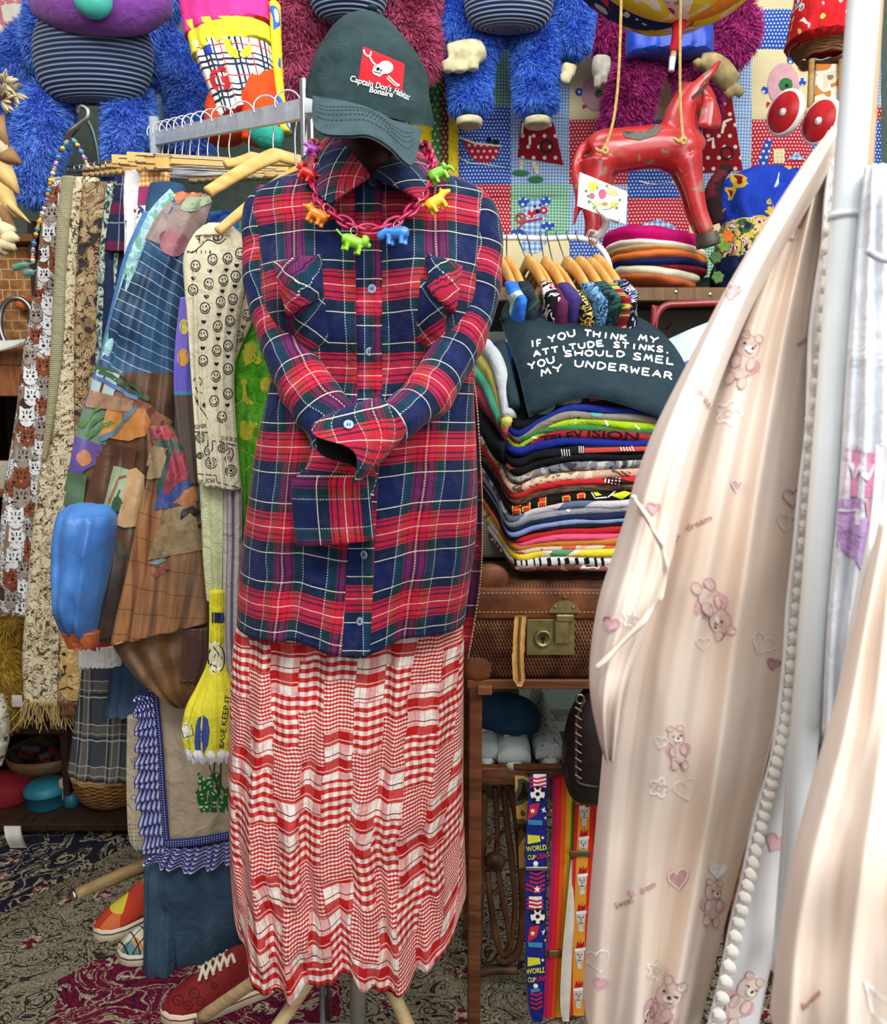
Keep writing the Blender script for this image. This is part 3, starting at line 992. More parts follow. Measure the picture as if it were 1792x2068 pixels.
for k in range(NL):
    c, T = at_len(acc[-1] * (k + .5) / NL)
    nrm = Vector((0, -1, .3)); nrm = (nrm - T * nrm.dot(T)).normalized(); bn = T.cross(nrm)
    s_ = bn if k % 2 == 0 else (bn * .45 + nrm * .9).normalized()
    L = acc[-1] / NL * .80; w_ = .0074; pts = []
    for j in range(21):
        a = 2 * pi * j / 20; pts.append(c + T * (L * copysign(abs(cos(a)) ** .75, cos(a)) if False else L * cos(a)) + s_ * (w_ * sin(a)))
    path(pts, .0027, 8, m=40, caps=(False, False)).build('chain_link', M_CH, NK)


def animal(px, py, Y, sc, rot, hexc, kind, par, flip=1):
    """little moulded four-legged charm"""
    b = MB(); k = sc * 1.14
    def q(x, y, z): return (x * flip * k, y * k, z * k)
    def L(pts, **kw): limb([(*q(*p[:3]), p[3] * k) for p in pts], n=12, px=False, mb=b, m=8, **kw)
    L([(-.5, 0, .02, .16), (-.3, 0, .05, .27), (.0, 0, .05, .27), (.3, 0, .06, .25), (.45, 0, .05, .13)])
    for x, y in ((-.32, .13), (-.22, -.13), (.26, .13), (.34, -.13)): L([(x, y, -.05, .12), (x + .02, y, -.28, .105), (x + .01, y, -.44, .12)])
    if kind == 'hippo':
        L([(.4, 0, .12, .2), (.6, 0, .08, .2), (.8, 0, -.04, .2), (.9, 0, -.08, .14)])
        for y in (-.1, .1): L([(.55, y, .2, .06), (.55, y, .34, .045)])
    elif kind == 'lion':
        L([(.38, 0, .2, .26), (.52, 0, .22, .3), (.66, 0, .2, .2)]); L([(.6, 0, .16, .15), (.82, 0, .1, .1)])
        L([(-.45, 0, .1, .06), (-.7, 0, .22, .05), (-.85, 0, .3, .08)])
    elif kind == 'elephant':
        L([(.38, 0, .2, .22), (.58, 0, .22, .22)]); L([(.65, 0, .16, .12), (.82, 0, -.02, .09), (.86, 0, -.26, .07)])
        for y in (-.22, .22): L([(.45, y, .3, .1), (.42, y, .12, .14), (.44, y, 0, .06)])
    else:
        L([(.4, 0, .15, .18), (.6, 0, .22, .18), (.78, 0, .2, .12), (.98, 0, .18, .08)])
        for y in (-.1, .1): L([(.56, y, .3, .06), (.54, y, .5, .035)])
        L([(-.46, 0, .12, .06), (-.62, 0, .26, .04)])
    f = fuse(b, .0011 * 1.0, 3, .5)
    R = Matrix.Rotation(rot, 3, 'Y') @ Matrix.Rotation(.25 * flip, 3, 'Z'); c = P(px, py, Y)
    f.v = [R @ v + c for v in f.v]
    o = f.build('animal_charm', plain(hexc, .3, .5, 0, .04, 30, 0, coat=.3), par)
    return o


for (px, py, Y, sc, rot, hx, kd, fl_, nm) in ((622, 352, 1.215, .024, .5, '#e2231d', 'lion', -1, 'glossy red animal charm'), (633, 303, 1.28, .019, .4, '#b04ad0', 'bear', -1, 'purple animal charm'),
        (642, 436, 1.16, .026, .45, '#f58a1c', 'bear', -1, 'orange animal charm'), (712, 490, 1.135, .028, .3, '#86cc28', 'lion', 1, 'lime lion charm'),
        (803, 473, 1.135, .029, .0, '#3b86dc', 'hippo', -1, 'blue hippopotamus charm'), (879, 410, 1.165, .027, -.55, '#f6bb1a', 'bear', 1, 'yellow animal charm'), (884, 352, 1.20, .026, -.5, '#6fb82a', 'elephant', 1, 'green animal charm')):
    o = animal(px, py, Y, sc, rot, hx, kd, NK, fl_); o['label'] = nm
for (px, py, Y) in ((715, 467, 1.138), (802, 455, 1.138), (850, 396, 1.165), (660, 420, 1.163), (640, 338, 1.23), (874, 348, 1.22)):
    c = P(px, py, Y - .004); path([c + Vector((.0048 * cos(a), -.001 * sin(2 * a), .0058 * sin(a))) for a in [2 * pi * k / 14 for k in range(15)]], .0006, 6).build('jump_ring', metal('#c8b8a8'), NK)
# ================================================================ prints for the rack on the left
def printm(name, stops, scale=12, dist=1.5, detail=4, rough=.9, lines=None, lw=.03, bump=.4, mapping=None, spec=.15, bsc=220):
    m = MX(name, rough, spec)
    vec = m.vec('UV')
    if mapping:
        mp = m.node('ShaderNodeMapping'); mp.inputs['Scale'].default_value = mapping; m.plug(mp.inputs[0], vec); vec = X(m, mp.outputs[0])
    n = m.noise(scale, detail, vec, dist)
    c = m.ramp(n, stops, 'CONSTANT')
    if lines:
        c = m.mix(m.band(m.noise(scale * 1.3, 3, vec, dist * 1.3), .5, lw).max(m.band(n, .58, lw * .6)), c, lines)
    m.col(c); m.bump(m.noise(bsc, 2, m.vec('UV')), bump, .003); return m.mat


def stripes(name, base, specs, axis='v', rough=.9, bump=.3):
    """specs: (period, pos, width, colour, axis)"""
    m = MX(name, rough, .15); u, v = m.uv(); c = m.mix(0.0, base, base)
    for pr, po, w, cl, ax in specs: c = m.mix(m.line(u if ax == 'u' else v, pr, po, w), c, cl)
    m.col(c); m.bump(m.noise(220, 2, m.vec('UV')), bump, .002); return m.mat


def gingham(name, p, a, b, d):
    m = MX(name, .9, .15); u, v = m.uv()
    x = (u / p).fract() < .5; y = (v / p).fract() < .5
    m.col(m.mix(y, m.mix(x, a, b), m.mix(x, b, d))); return m.mat


def denim(hexc, hexd, name='denim'):
    m = MX(name + hexc.strip('#'), .92, .12); u, v = m.uv()
    tw = ((u + v) / .0022).fract() < .5
    c = m.ramp(m.noise(7, 5), [(.3, hexd), (.7, hexc)]); m.col(m.mul(c, m.mix(tw, '#c8c8c8', '#ffffff')))
    m.bump(m.noise(160, 3), .4, .002); return m.mat


STEEL = metal('#c9ccd0', .28); GALV = plain('#c3ced6', .35, .5, .3, .1, 60, .05)
HW = wood('#e2bd72', '#c99a4c', .4, 10, (1, 1, 4))

# ---------------------------------------------------------------- the rack
rA = P(274, 288, 2.30); rB = P(636, 216, 1.46)
RK = thing('clothes_rack', 'steel clothes rack with a flat grey top rail beside the flannel shirt shoulder', 'clothes rack', (rB.x, rB.y, 0))
d = (rA - rB).normalized(); up = Vector((0, 0, 1)); sd = d.cross(up).normalized()


def bar(a, b, w, h, mb=None):
    mb = mb or MB(); t = (b - a).normalized(); s_ = t.cross(Vector((0, 0, 1))).normalized(); n = s_.cross(t)
    vs = [p + s_ * (w / 2 * i) + n * (h / 2 * j) for p in (a, b) for i, j in ((-1, -1), (1, -1), (1, 1), (-1, 1))]
    return mb.add(vs, [(0, 1, 2, 3), (7, 6, 5, 4), (0, 4, 5, 1), (1, 5, 6, 2), (2, 6, 7, 3), (3, 7, 4, 0)], 0, [(0, 0)] * 8)


bar(rA, rB, .012, .034).build('rail', GALV, RK, smooth=False, recalc=True)
for (px, py, Y, r) in ((311, 238, 2.16, .0135), (612, 160, 1.475, .0065)):
    c = P(px, py, Y); rod((c.x, c.y, .02), (c.x, c.y, c.z), r, 16).build('post', GALV if px < 400 else STEEL, RK)
c = P(627, 175, 1.50); rod((c.x, c.y, .02), (c.x, c.y, c.z), .005, 12).build('post', STEEL, RK)
for q in (P(311, 238, 2.16), P(612, 160, 1.475)):
    rod((q.x - .06, q.y, .015), (q.x + .06, q.y, .015), .014, 12).build('foot', GALV, RK)
box(P(617, 232, 1.455) - Vector((0, .008, 0)), P(640, 199, 1.455) + Vector((0, .02, 0)), bev=.002).build('end_cap', plastic('#c9d2d6', .4), RK)


def hook(c, drop, mb, r=.0019, sw=1):
    """wire hook over the rail at c, its stem ending drop below"""
    R_ = .025; pts = []
    for k in range(13):
        a = radians(200 - k * 19); pts.append(c + sd * (0) + Vector((R_ * cos(a), .0, R_ * sin(a) + .019 - .004)))
    e = pts[-1]
    pts += [e + Vector((-.004, 0, -.012)), c + Vector((.012, 0, -.045)), c + Vector((.014, 0, -drop))]
    return path(pts, r, 6, m=50, mb=mb)


def clip_hanger(t, label, half=.20, wooden=False):
    c = rB.lerp(rA, t); h = thing('clip_hanger', label, 'hanger', c + Vector((.014, 0, -.08)), 'clip hangers on the steel rack')
    hook(c, .075, MB()).build('hook', STEEL, h)
    b = c + Vector((.014, 0, -.075)); ux = Vector((.985, .17, 0))
    L = b - ux * half; R = b + ux * half
    if wooden: bar(L, R, .008, .02).build('wooden_bar', HW, h, smooth=False, recalc=True)
    else:
        mb = MB()
        for dz in (0, -.016): rod(L + Vector((0, 0, dz)), R + Vector((0, 0, dz)), .0017, 8, mb)
        for e in (L, R): rod(e, e + Vector((0, 0, -.016)), .0017, 8, mb)
        mb.build('wire_bar', STEEL, h)
    for s_ in (-1, 1):
        e = b + ux * (s_ * half * .72)
        cl = MB(); box(e + Vector((-.016, -.007, -.028)), e + Vector((.016, -.003, .003)), cl, bev=.002); box(e + Vector((-.016, .003, -.028)), e + Vector((.016, .007, .003)), cl, bev=.002)
        o = cl.build('clip', HW if not wooden or s_ > 0 else HW, h)
        sp = MB()
        for dz in (.002, -.026): path([e + Vector((-.016, -.011, dz)), e + Vector((.016, -.011, dz)), e + Vector((.018, .0, dz)), e + Vector((.016, .011, dz)), e + Vector((-.016, .011, dz)), e + Vector((-.018, 0, dz)), e + Vector((-.016, -.011, dz))], .0013, 6, mb=sp, m=18)
        sp.build('clip_spring', STEEL, o)
    return h


names = ['farthest', 'second farthest', 'third farthest', 'fourth farthest', 'fifth farthest', 'sixth farthest', 'seventh farthest', 'eighth farthest', 'ninth farthest', 'tenth farthest', 'eleventh farthest', 'twelfth farthest']
for k, t in enumerate([1.0, .925, .87, .825, .78, .73, .68, .63, .575, .52, .46, .40]):
    clip_hanger(t, 'wire clip hanger with pale wooden jaws, %s along the steel rail' % names[k], .2, wooden=k in (8, 10))


def wooden_hanger(c, lend, rend, label, hookdrop=.07, group='wooden hangers on the steel rack', wd=.022, mat=None, stem=None):
    h = thing('wooden_hanger', label, 'hanger', c, group)
    mb = MB(); hk = stem or (c + Vector((0, 0, hookdrop)))
    hook(hk, (hk - c).length, mb); mb.v = [v + Vector((-.014, 0, 0)) for v in mb.v]; mb.build('hook', STEEL, h)
    pts = []
    for s_, e in ((-1, lend), (1, rend)):
        pts.append((e, s_))
    prof = []
    for k in range(25):
        s_ = -1 + k / 12; e = lend if s_ < 0 else rend; a = abs(s_)
        p = c.lerp(e, a); p.z = lerp(c.z, e.z, a ** 1.25) - .006 * sin(pi * a) * 0 + .012 * (1 - a) ** 2
        prof.append((p.x, p.y, p.z, lerp(wd * .62, wd * .42, a), .006))
    limb(prof, n=14, m=48, px=False, up=(0, 1, 0), sq=.7).build('shoulder_bar', mat or HW, h)
    return h


for (t, le, re_, lb, wd) in ((.30, (455, 332, 1.66), (690, 318, 1.9), 'curved honey wooden hanger behind the nearest one on the steel rail', .02),
                     (.19, (420, 388, 1.50), (720, 345, 1.7), 'wide honey wooden hanger curving down to the left, nearest the flannel shirt', .026),
                     (.10, (440, 468, 1.46), (700, 400, 1.62), 'wooden hanger holding the smiley pajamas, low behind the shirt sleeve', .02)):
    c = rB.lerp(rA, t); c = Vector((c.x + .02, c.y, c.z - (.085 if t > .15 else .12)))
    wooden_hanger(c, P(*le), P(*re_), lb, wd=wd, stem=rB.lerp(rA, t) + Vector((.014, 0, 0)))

# ---------------------------------------------------------------- garments, farthest first
m = MX('kitten_print', .9, .15); u, v = m.uv()
vv = m.comb(u * 40, v * 30); cid = m.voro(1.0, vv, 'Color', rnd=.8); cdist = m.voro(1.0, vv, 'Distance', rnd=.8)
sp = m.node('ShaderNodeSeparateColor'); m.plug(sp.inputs[0], cid); rr = X(m, sp.outputs[0])
c = m.ramp(rr, [(0, '#dfe3e3'), (.46, '#8a5038'), (.62, '#b0a498'), (.74, '#4a3a32'), (.78, '#d8d4cc'), (.88, '#9a5c40')], 'CONSTANT')
tab = m.band(m.noise(60, 3, m.vec('UV'), 2.5), .5, .09)
c = m.mix(tab * (cdist > .22), c, '#3a2820')
c = m.mix((m.voro(2.2, vv, 'Distance') < .11), c, '#1c1a1a'); c = m.mix((cdist > .66), c, '#8a7060')
m.col(c); KIT = m.mat
m = MX('cream_rib_knit', .95, .1); u, v = m.uv()
rib = (v / .0052).fract(); m.col(m.mix(m.band(rib, .5, .5), '#a59f78', '#e6e2c4')); m.bump((v * (2 * pi / .0052)).sin(), .7, .003); RIB = m.mat
TAP1 = printm('beige_tapestry', [(0, '#5d4a34'), (.33, '#c9b48a'), (.40, '#e2d6b4'), (.58, '#d4c299'), (.66, '#7a6238'), (.72, '#33362c'), (.78, '#c4ad80')], 17, 1.6, 4, lines='#4e3c26', lw=.035, bump=.9)
TAP2 = printm('brown_rose_tapestry', [(0, '#2f3532'), (.36, '#3d3a3a'), (.42, '#8a7350'), (.48, '#b59a74'), (.58, '#c7ae88'), (.66, '#6b3a30'), (.74, '#8b8450')], 13, 1.4, 4, lines='#43382c', lw=.03, bump=.9)
GRNP = printm('green_white_weave', [(0, '#243c3a'), (.42, '#7d9088'), (.5, '#c4cabc'), (.6, '#33504a'), (.7, '#1d2c30')], 60, .5, 3, mapping=(1, .8, 1))
NAVP = stripes('navy_red_plaid', '#232b48', [(.09, .01, .034, '#5f2540', 'v'), (.09, .07, .003, '#8d90a0', 'v'), (.06, .02, .003, '#7d8094', 'u')])
CHER = printm('cherry_print', [(0, '#b0202c'), (.30, '#eef0f0'), (.68, '#2c3a4a'), (.70, '#eef0f0'), (.76, '#b0202c')], 22, .3, 1)
ORNG = gingham('orange_gingham', .011, '#f4ead8', '#efb668', '#e08a20')
FLEECE = cloth('#4f7fb8'); AQUA = cloth('#9fc9cf')


def hang(rows, mat, name, label, cat_, Y, th=.035, folds=((3, .004, .5), (6, .003, 1.0)), n=56, m=60, wr=.004, seed=1, group=None, extra=None, hem=None, **kw):
    r = [(a, b, c, Y, th) for a, b, c in rows]
    t = tube(r, n=n, m=m, folds=folds, wr=wr, seed=seed, hem=hem, **kw)
    return t


def single(t, mat, name, label, cat_): return tag(t.build(name, mat), label, cat_)


t = hang([(356, 106, 180, ), (420, 88, 180), (560, 74, 175), (700, 50, 170), (860, 30, 160), (1000, 8, 150), (1130, -2, 145), (1245, -10, 140)], KIT, '', '', '', 2.10, th=.05, seed=21)
s_ = Surf(t); pr = MB(); KC = [cloth(h) for h in ('#e4e8e8', '#8a4c34', '#9c9288', '#241e1c', '#c9a08c')]
for k in range(44):
    y = 372 + k * 20.5; t_ = (y - 356) / 890; xl_ = lerp(104, -8, t_ ** .8); x = xl_ + (16 if k % 2 else 44) + 4 * sin(k * 5.1) + (8 if y > 800 else 0); r = 17 + 3 * sin(k * 3.3); ci = (0, 1, 0, 2, 1, 0, 2)[k % 7]
    on(s_, pr, [fan(circ(x, y, r * .9, 14, r)), fan([(x - r * .85, y - r * .3), (x - r * .8, y - r * 1.35), (x - r * .1, y - r * .8)]), fan([(x + r * .85, y - r * .3), (x + r * .8, y - r * 1.35), (x + r * .1, y - r * .8)])], ci, .0012 + .00015 * (k % 5))
    on(s_, pr, [fan(circ(x - r * .36, y - r * .1, 2.8, 8)), fan(circ(x + r * .36, y - r * .1, 2.8, 8))] + [stroke([(x + q * r * .5, y - r * .75), (x + q * r * .3, y - r * .4)], 2) for q in (-1, 0, 1)] + [stroke([(x + q * r * .45, y + r * .35), (x + q * r * .95, y + r * .25)], 1.5) for q in (-1, 1)], 3, .0024)
    on(s_, pr, [fan([(x - 3, y + r * .2), (x + 3, y + r * .2), (x, y + r * .42)])], 4, .0026)
t.join(compact(pr), 1); KIT = [KIT] + KC
single(t, KIT, 'kitten_print_skirt', 'brown and white kitten print skirt, farthest left of the hanging clothes', 'skirt')
SC = thing('tapestry_scarf', 'long beige tapestry throw with cream ribbed edge and fringe beside the kitten print skirt', 'scarf', P(110, 1430, 2.02))
t = hang([(356, 132, 200), (430, 121, 200), (560, 113, 195), (700, 107, 190), (860, 92, 185), (950, 82, 180), (1060, 68, 170), (1240, 52, 165), (1340, 46, 160), (1425, 50, 150)], TAP1, '', '', '', 2.04, th=.04, seed=23)
t.build('woven_panel', TAP1, SC); TSF = Surf(t)
tube([(354, 127, 152, 2.02, .022), (430, 117, 143, 2.02, .022), (560, 110, 133, 2.02, .022), (700, 103, 128, 2.02, .022), (830, 96, 112, 2.02, .02), (930, 86, 94, 2.02, .012)], n=24, m=60, seed=5, wr=.001).build('ribbed_edge', RIB, SC)
fr = MB()
for k in range(70):
    x = random.uniform(47, 148); a = P(x, 1418 + random.uniform(-6, 4), 2.02 + random.uniform(-.02, .02)); L = random.uniform(.055, .085); dx = (x - 98) * .00035 + random.gauss(0, .006)
    path([a, a + Vector((dx * .6 + random.gauss(0, .004), random.gauss(0, .006), -L * .5)), a + Vector((dx * 1.4 + random.gauss(0, .008), random.gauss(0, .01), -L))], .0012, 5, m=6, mb=fr)
o = fr.build('fringe', cloth('#c9ad74'), SC); o['kind'] = 'stuff'; o['label'] = 'beige fringe of loose threads'
TB = thing('rose_tapestry_jacket', 'brown rose tapestry garment with teddy bear face near its fringe, behind the satin jacket', 'garment', P(150, 1430, 1.99))
t = hang([(366, 168, 260), (480, 158, 255), (600, 152, 250), (760, 150, 245), (900, 150, 240), (1060, 140, 235), (1240, 122, 230), (1425, 116, 225)], TAP2, '', '', '', 2.0, th=.035, seed=25)
t.build('body', TAP2, TB); s_ = Surf(t)
bd = MB()
on(s_, bd, [fan(circ(150, 1325, 34, 22, 42)), fan(circ(128, 1285, 14, 14))], 0, .002); on(s_, bd, [fan(circ(142, 1345, 20, 16, 16)), fan(circ(150, 1385, 30, 18, 30))], 0, .003)
on(s_, bd, [fan(circ(129, 1320, 4, 10)), fan(circ(131, 1346, 5, 10, 4)), stroke([(131, 1346), (131, 1358), (124, 1364)], 2), stroke([(131, 1358), (140, 1366), (150, 1362)], 2), stroke([(122, 1392), (138, 1386), (150, 1392)], 3)], 1, .0045)
compact(bd).build('teddy_face', [printm('tan_teddy_weave', [(0, '#cda866'), (.5, '#e0c78c'), (.62, '#c39a58')], 40, 1, 3, bump=.8), cloth('#3a2a1c')], TB)
fr = MB()
for k in range(26):
    x = random.uniform(120, 152); a = P(x, 1416, 1.985); path([a, a + Vector((random.gauss(0, .004), 0, -.02)), a + Vector((random.gauss(0, .006), 0, -.045))], .0011, 5, m=4, mb=fr)
o = fr.build('fringe', cloth('#7a5836'), TB); o['kind'] = 'stuff'
t = hang([(370, 215, 300), (470, 205, 300), (560, 198, 295), (700, 194, 290), (900, 192, 290)], GRNP, '', '', '', 1.965, th=.03, seed=26)
single(t, GRNP, 'paisley_skirt', 'dark green and white woven skirt edge between the rose tapestry and the plaid skirt', 'skirt')
t = hang([(354, 240, 330), (400, 228, 330), (450, 218, 330), (505, 211, 330)], NAVP, '', '', '', 1.93, th=.03, seed=27)
single(t, NAVP, 'plaid_skirt', 'short navy and maroon plaid skirt hanging left of the white cherry print', 'skirt')
DKB = cloth('#22304c')
t = hang([(380, 236, 330), (520, 214, 330), (700, 205, 320)], DKB, '', '', '', 1.955, th=.02, seed=28)
single(t, DKB, 'navy_skirt', 'plain navy skirt hanging below the hem of the short plaid skirt', 'skirt')
t = hang([(343, 253, 340), (390, 250, 340), (470, 252, 340), (560, 250, 340)], CHER, '', '', '', 1.895, th=.03, seed=29)
single(t, CHER, 'cherry_print_skirt', 'white skirt with dark red cherries hanging beside the orange gingham waistband', 'skirt')
OG = thing('gingham_apron', 'orange gingham waistband garment with a magenta band, on the steel rack', 'apron', P(310, 440, 1.85))
tube([(336, 286, 342, 1.85, .03), (376, 282, 342, 1.85, .03)], n=40, m=14, folds=((7, .002, 0),), seed=4).build('waistband', ORNG, OG)
tube([(374, 281, 342, 1.85, .03), (416, 278, 342, 1.85, .03)], n=40, m=10, seed=4).build('magenta_band', cloth('#a03a68'), OG)
tube([(414, 276, 342, 1.85, .03), (520, 268, 342, 1.85, .03)], n=40, m=10, seed=4).build('printed_skirt', printm('small_white_print', [(0, '#41506a'), (.42, '#e6ebea'), (.62, '#7e8fa0')], 60, .4, 2), OG)
JW = thing('folded_jeans', 'folded blue jeans waistband standing open above the satin jacket', 'jeans', P(330, 430, 1.8))
tube([(366, 306, 372, 1.80, .06), (400, 298, 380, 1.80, .06), (450, 292, 380, 1.80, .06), (560, 270, 370, 1.8, .05)], n=40, m=16, seed=6, caps=(False, True)).build('denim_body', denim('#46688e', '#2f4d70'), JW)
tube([(367, 309, 369, 1.80, .05), (440, 300, 376, 1.80, .05)], n=40, m=6, seed=6, caps=(False, True)).build('inside', denim('#6d8aa8', '#56748f'), JW)
t = hang([(425, 290, 380), (500, 256, 380), (570, 236, 370), (650, 217, 360), (720, 200, 350), (800, 176, 340), (870, 155, 330), (960, 140, 320)], FLEECE, '', '', '', 1.78, th=.03, seed=31)
single(t, FLEECE, 'blue_fleece', 'medium blue fleece garment showing as a strip along the left of the satin jacket', 'garment')

# ---------------------------------------------------------------- satin jacket
SAT = dict(rough=.38, spec=.45)


def satin(hexc, hexd=None, sc=9, name='satin', r=.4):
    m = MX(name + hexc.strip('#'), r, .45, sheen=.1); m.col(m.ramp(m.noise(sc, 4, dist=1.0), [(.35, hexd or hexc), (.65, hexc)])); m.bump(m.noise(11, 4, None, 1.2), .34, .012); return m.mat


JK = thing('printed_satin_jacket', 'shiny satin jacket with a colourful painted house print, blue sleeve and brown front panel', 'jacket', P(270, 1430, 1.66))
m = MX('pinstriped_denim_print', .42, .4); u, v = m.uv()
ln = ((v + u * .42 + (m.noise(6, 2) * .02)) / .0225).fract(); c = m.ramp(m.noise(8, 4), [(.32, '#1c3450'), (.52, '#2f5478'), (.72, '#5f88ae')])
m.col(m.mix(v < -.40, m.mix(m.band(ln, .5, .055), c, '#b9c9d6'), m.ramp(m.noise(14, 3), [(.35, '#4a3428'), (.55, '#6d4c38'), (.7, '#5a6a54')]))); m.bump(m.noise(12, 3), .15, .01); PIN = m.mat
body = tube([(388, 352, 424, 1.68, .05), (420, 318, 424, 1.68, .07), (490, 276, 400, 1.68, .08), (560, 252, 378, 1.68, .09), (660, 225, 362, 1.68, .10), (760, 196, 356, 1.68, .10), (850, 168, 350, 1.68, .11), (950, 148, 352, 1.68, .11), (1060, 135, 340, 1.68, .11), (1200, 150, 330, 1.68, .10), (1300, 190, 300, 1.68, .08)],
            n=120, m=100, folds=((3, .009, .6), (6, .004, 1.0)), wr=.012, seed=41, wfreq=9)
JS = Surf(body)
# binding along the left edge
bp = [(350, 392), (318, 424), (290, 470), (272, 510), (258, 552), (244, 600), (231, 650), (215, 705), (203, 750)]
limb([(x + 3, y, 1.655, 13 - i * .6, 7) for i, (x, y) in enumerate(bp)], n=16, m=60, wr=.15, seed=3).build('binding', printm('aqua_green_binding', [(0, '#8fb7b8'), (.42, '#a9d2d8'), (.55, '#79b09a'), (.68, '#a8c79a')], 40, .5, 2, .5), JK)
pr = MB(); PM = []


def dcl(polys, mt, off=.001):
    if mt not in PM: PM.append(mt)
    on(JS, pr, polys, PM.index(mt), off + .0022)


def gpoly(corners, nu=10, nv=10):
    TL, TR, BR, BL = corners; pts = []
    for i in range(nv + 1):
        for j in range(nu + 1):
            s_, t = j / nu, i / nv
            pts.append(((TL[0] * (1 - s_) + TR[0] * s_) * (1 - t) + (BL[0] * (1 - s_) + BR[0] * s_) * t, (TL[1] * (1 - s_) + TR[1] * s_) * (1 - t) + (BL[1] * (1 - s_) + BR[1] * s_) * t))
    ix = lambda i, j: i * (nu + 1) + j
    return (pts, [(ix(i, j), ix(i + 1, j), ix(i + 1, j + 1), ix(i, j + 1)) for i in range(nv) for j in range(nu)])


TAUP = satin('#a08a84', '#7c685e', 14); ORS = satin('#c07040', '#96502c'); PLT = satin('#b9c9cc', '#93b5b8'); BRK = printm('brick_print', [(0, '#6b4230'), (.45, '#93604a'), (.6, '#7a4c38')], 20, .3, 2, .45)
dcl([gpoly(((330, 410), (424, 412), (392, 520), (290, 480)))], TAUP)
dcl([fan([(352, 392), (400, 378), (426, 386), (418, 400), (380, 408), (356, 412)])], ORS, .002)
dcl([fan([(380, 402), (420, 396), (424, 408), (400, 424), (376, 430), (364, 424)])], satin('#6d8a7c', '#8e9c78'), .003)
dcl([fan(circ(352, 492, 28, 20, 26)), fan(circ(338, 478, 18, 16, 14))], satin('#b0707c', '#935a66'), .002)
dcl([gpoly(((196, 738), (345, 850), (330, 890), (180, 800)))], BRK, .002)
dcl([gpoly(((180, 745), (245, 752), (230, 800), (176, 792)))], PLT, .003)
dcl([stroke([(192, 745), (230, 760), (262, 790), (288, 800), (300, 806)], 9), stroke([(200, 742), (240, 752), (275, 782), (290, 800)], 5)], satin('#4c6f4a', '#2f5038'), .004)
dcl([stroke([(190, 760), (220, 772), (255, 796), (280, 805)], 8)], satin('#48689a', '#5f83b8'), .0045)
dcl([gpoly(((178, 786), (270, 810), (268, 832), (168, 822)))], satin('#8f6a52', '#a8846a', 40), .005)
dcl([gpoly(((158, 822), (230, 830), (212, 905), (140, 880)))], satin('#5f7a6a', '#8a9c8c'), .002)
dcl([fan([(222, 822), (262, 820), (292, 826), (302, 850), (292, 880), (262, 890), (230, 886), (205, 880)])], satin('#cf9048', '#b8703a'), .003)
dcl([stroke([(278, 818), (254, 846), (228, 872), (206, 888)], 9)], satin('#64808e', '#4d6472'), .005)
for pts in (((165, 862), (186, 838), (206, 824)), ((172, 880), (196, 852), (214, 840)), ((176, 890), (206, 866), (226, 850))): dcl([stroke(pts, 7)], satin('#5a8a4a', '#3d6a3a'), .004)
dcl([gpoly(((150, 880), (212, 900), (200, 935), (133, 975)))], satin('#6b56a0', '#54488a'), .003)
dcl([fan(circ(172, 925, 17, 16))], satin('#b0704c', '#c48858'), .004)
dcl([gpoly(((206, 896), (280, 905), (262, 1035), (172, 1020)))], satin('#5f3f2c', '#4b3022'), .003)
dcl([gpoly(((140, 950), (180, 960), (172, 1020), (124, 1020)))], satin('#5c7a58', '#46624a'), .004)
dcl([gpoly(((226, 940), (262, 948), (246, 1032), (205, 1030)))], satin('#a8b898', '#8ca080'), .004)
dcl([stroke([(238, 968), (258, 962)], 5), stroke([(238, 968), (216, 1030)], 5)], satin('#8a4f28'), .005)
dcl([fan([(262, 950), (280, 944), (290, 960), (286, 1010), (276, 1060), (256, 1066), (236, 1058), (244, 1030), (252, 990)])], satin('#c9a67c', '#b08c60'), .006)
dcl([fan([(230, 1010), (242, 1002), (252, 1016), (240, 1034), (224, 1040)]), stroke([(246, 990), (236, 1014), (222, 1040)], 3)], satin('#2f5238'), .006)
body.join(compact(pr), 1).build('sleeve_and_side', [PIN] + PM, JK)
# puffed blue cuff end
blue = tube([(1016, 166, 196, 1.62, .02), (1022, 144, 216, 1.62, .06), (1038, 128, 228, 1.61, .10), (1060, 120, 233, 1.60, .12), (1120, 114, 226, 1.60, .13), (1200, 118, 212, 1.60, .13), (1260, 122, 200, 1.61, .10), (1292, 132, 194, 1.62, .06)], n=60, m=50, folds=((3, .008, .3), (7, .002, .5)), wr=.013, seed=44, wfreq=11)
blue.build('blue_sleeve_end', satin('#4a88d0', '#3a6cb4', 7, r=.36), JK)
tube([(1282, 130, 204, 1.61, .07), (1300, 136, 200, 1.61, .06), (1312, 140, 196, 1.61, .05)], n=60, m=10, folds=((12, .004, 0),), seed=2).build('gathered_cuff', satin('#c06a34', '#a84a28', 40), JK)
tube([(1040, 212, 300, 1.66, .08), (1100, 214, 300, 1.66, .09), (1200, 205, 290, 1.66, .10), (1290, 196, 270, 1.66, .08)], n=60, m=40, folds=((3, .006, .3), (8, .004, 1)), wr=.008, seed=46).build('brown_leather_print', satin('#4a3830', '#2e2420', 10, r=.34), JK)
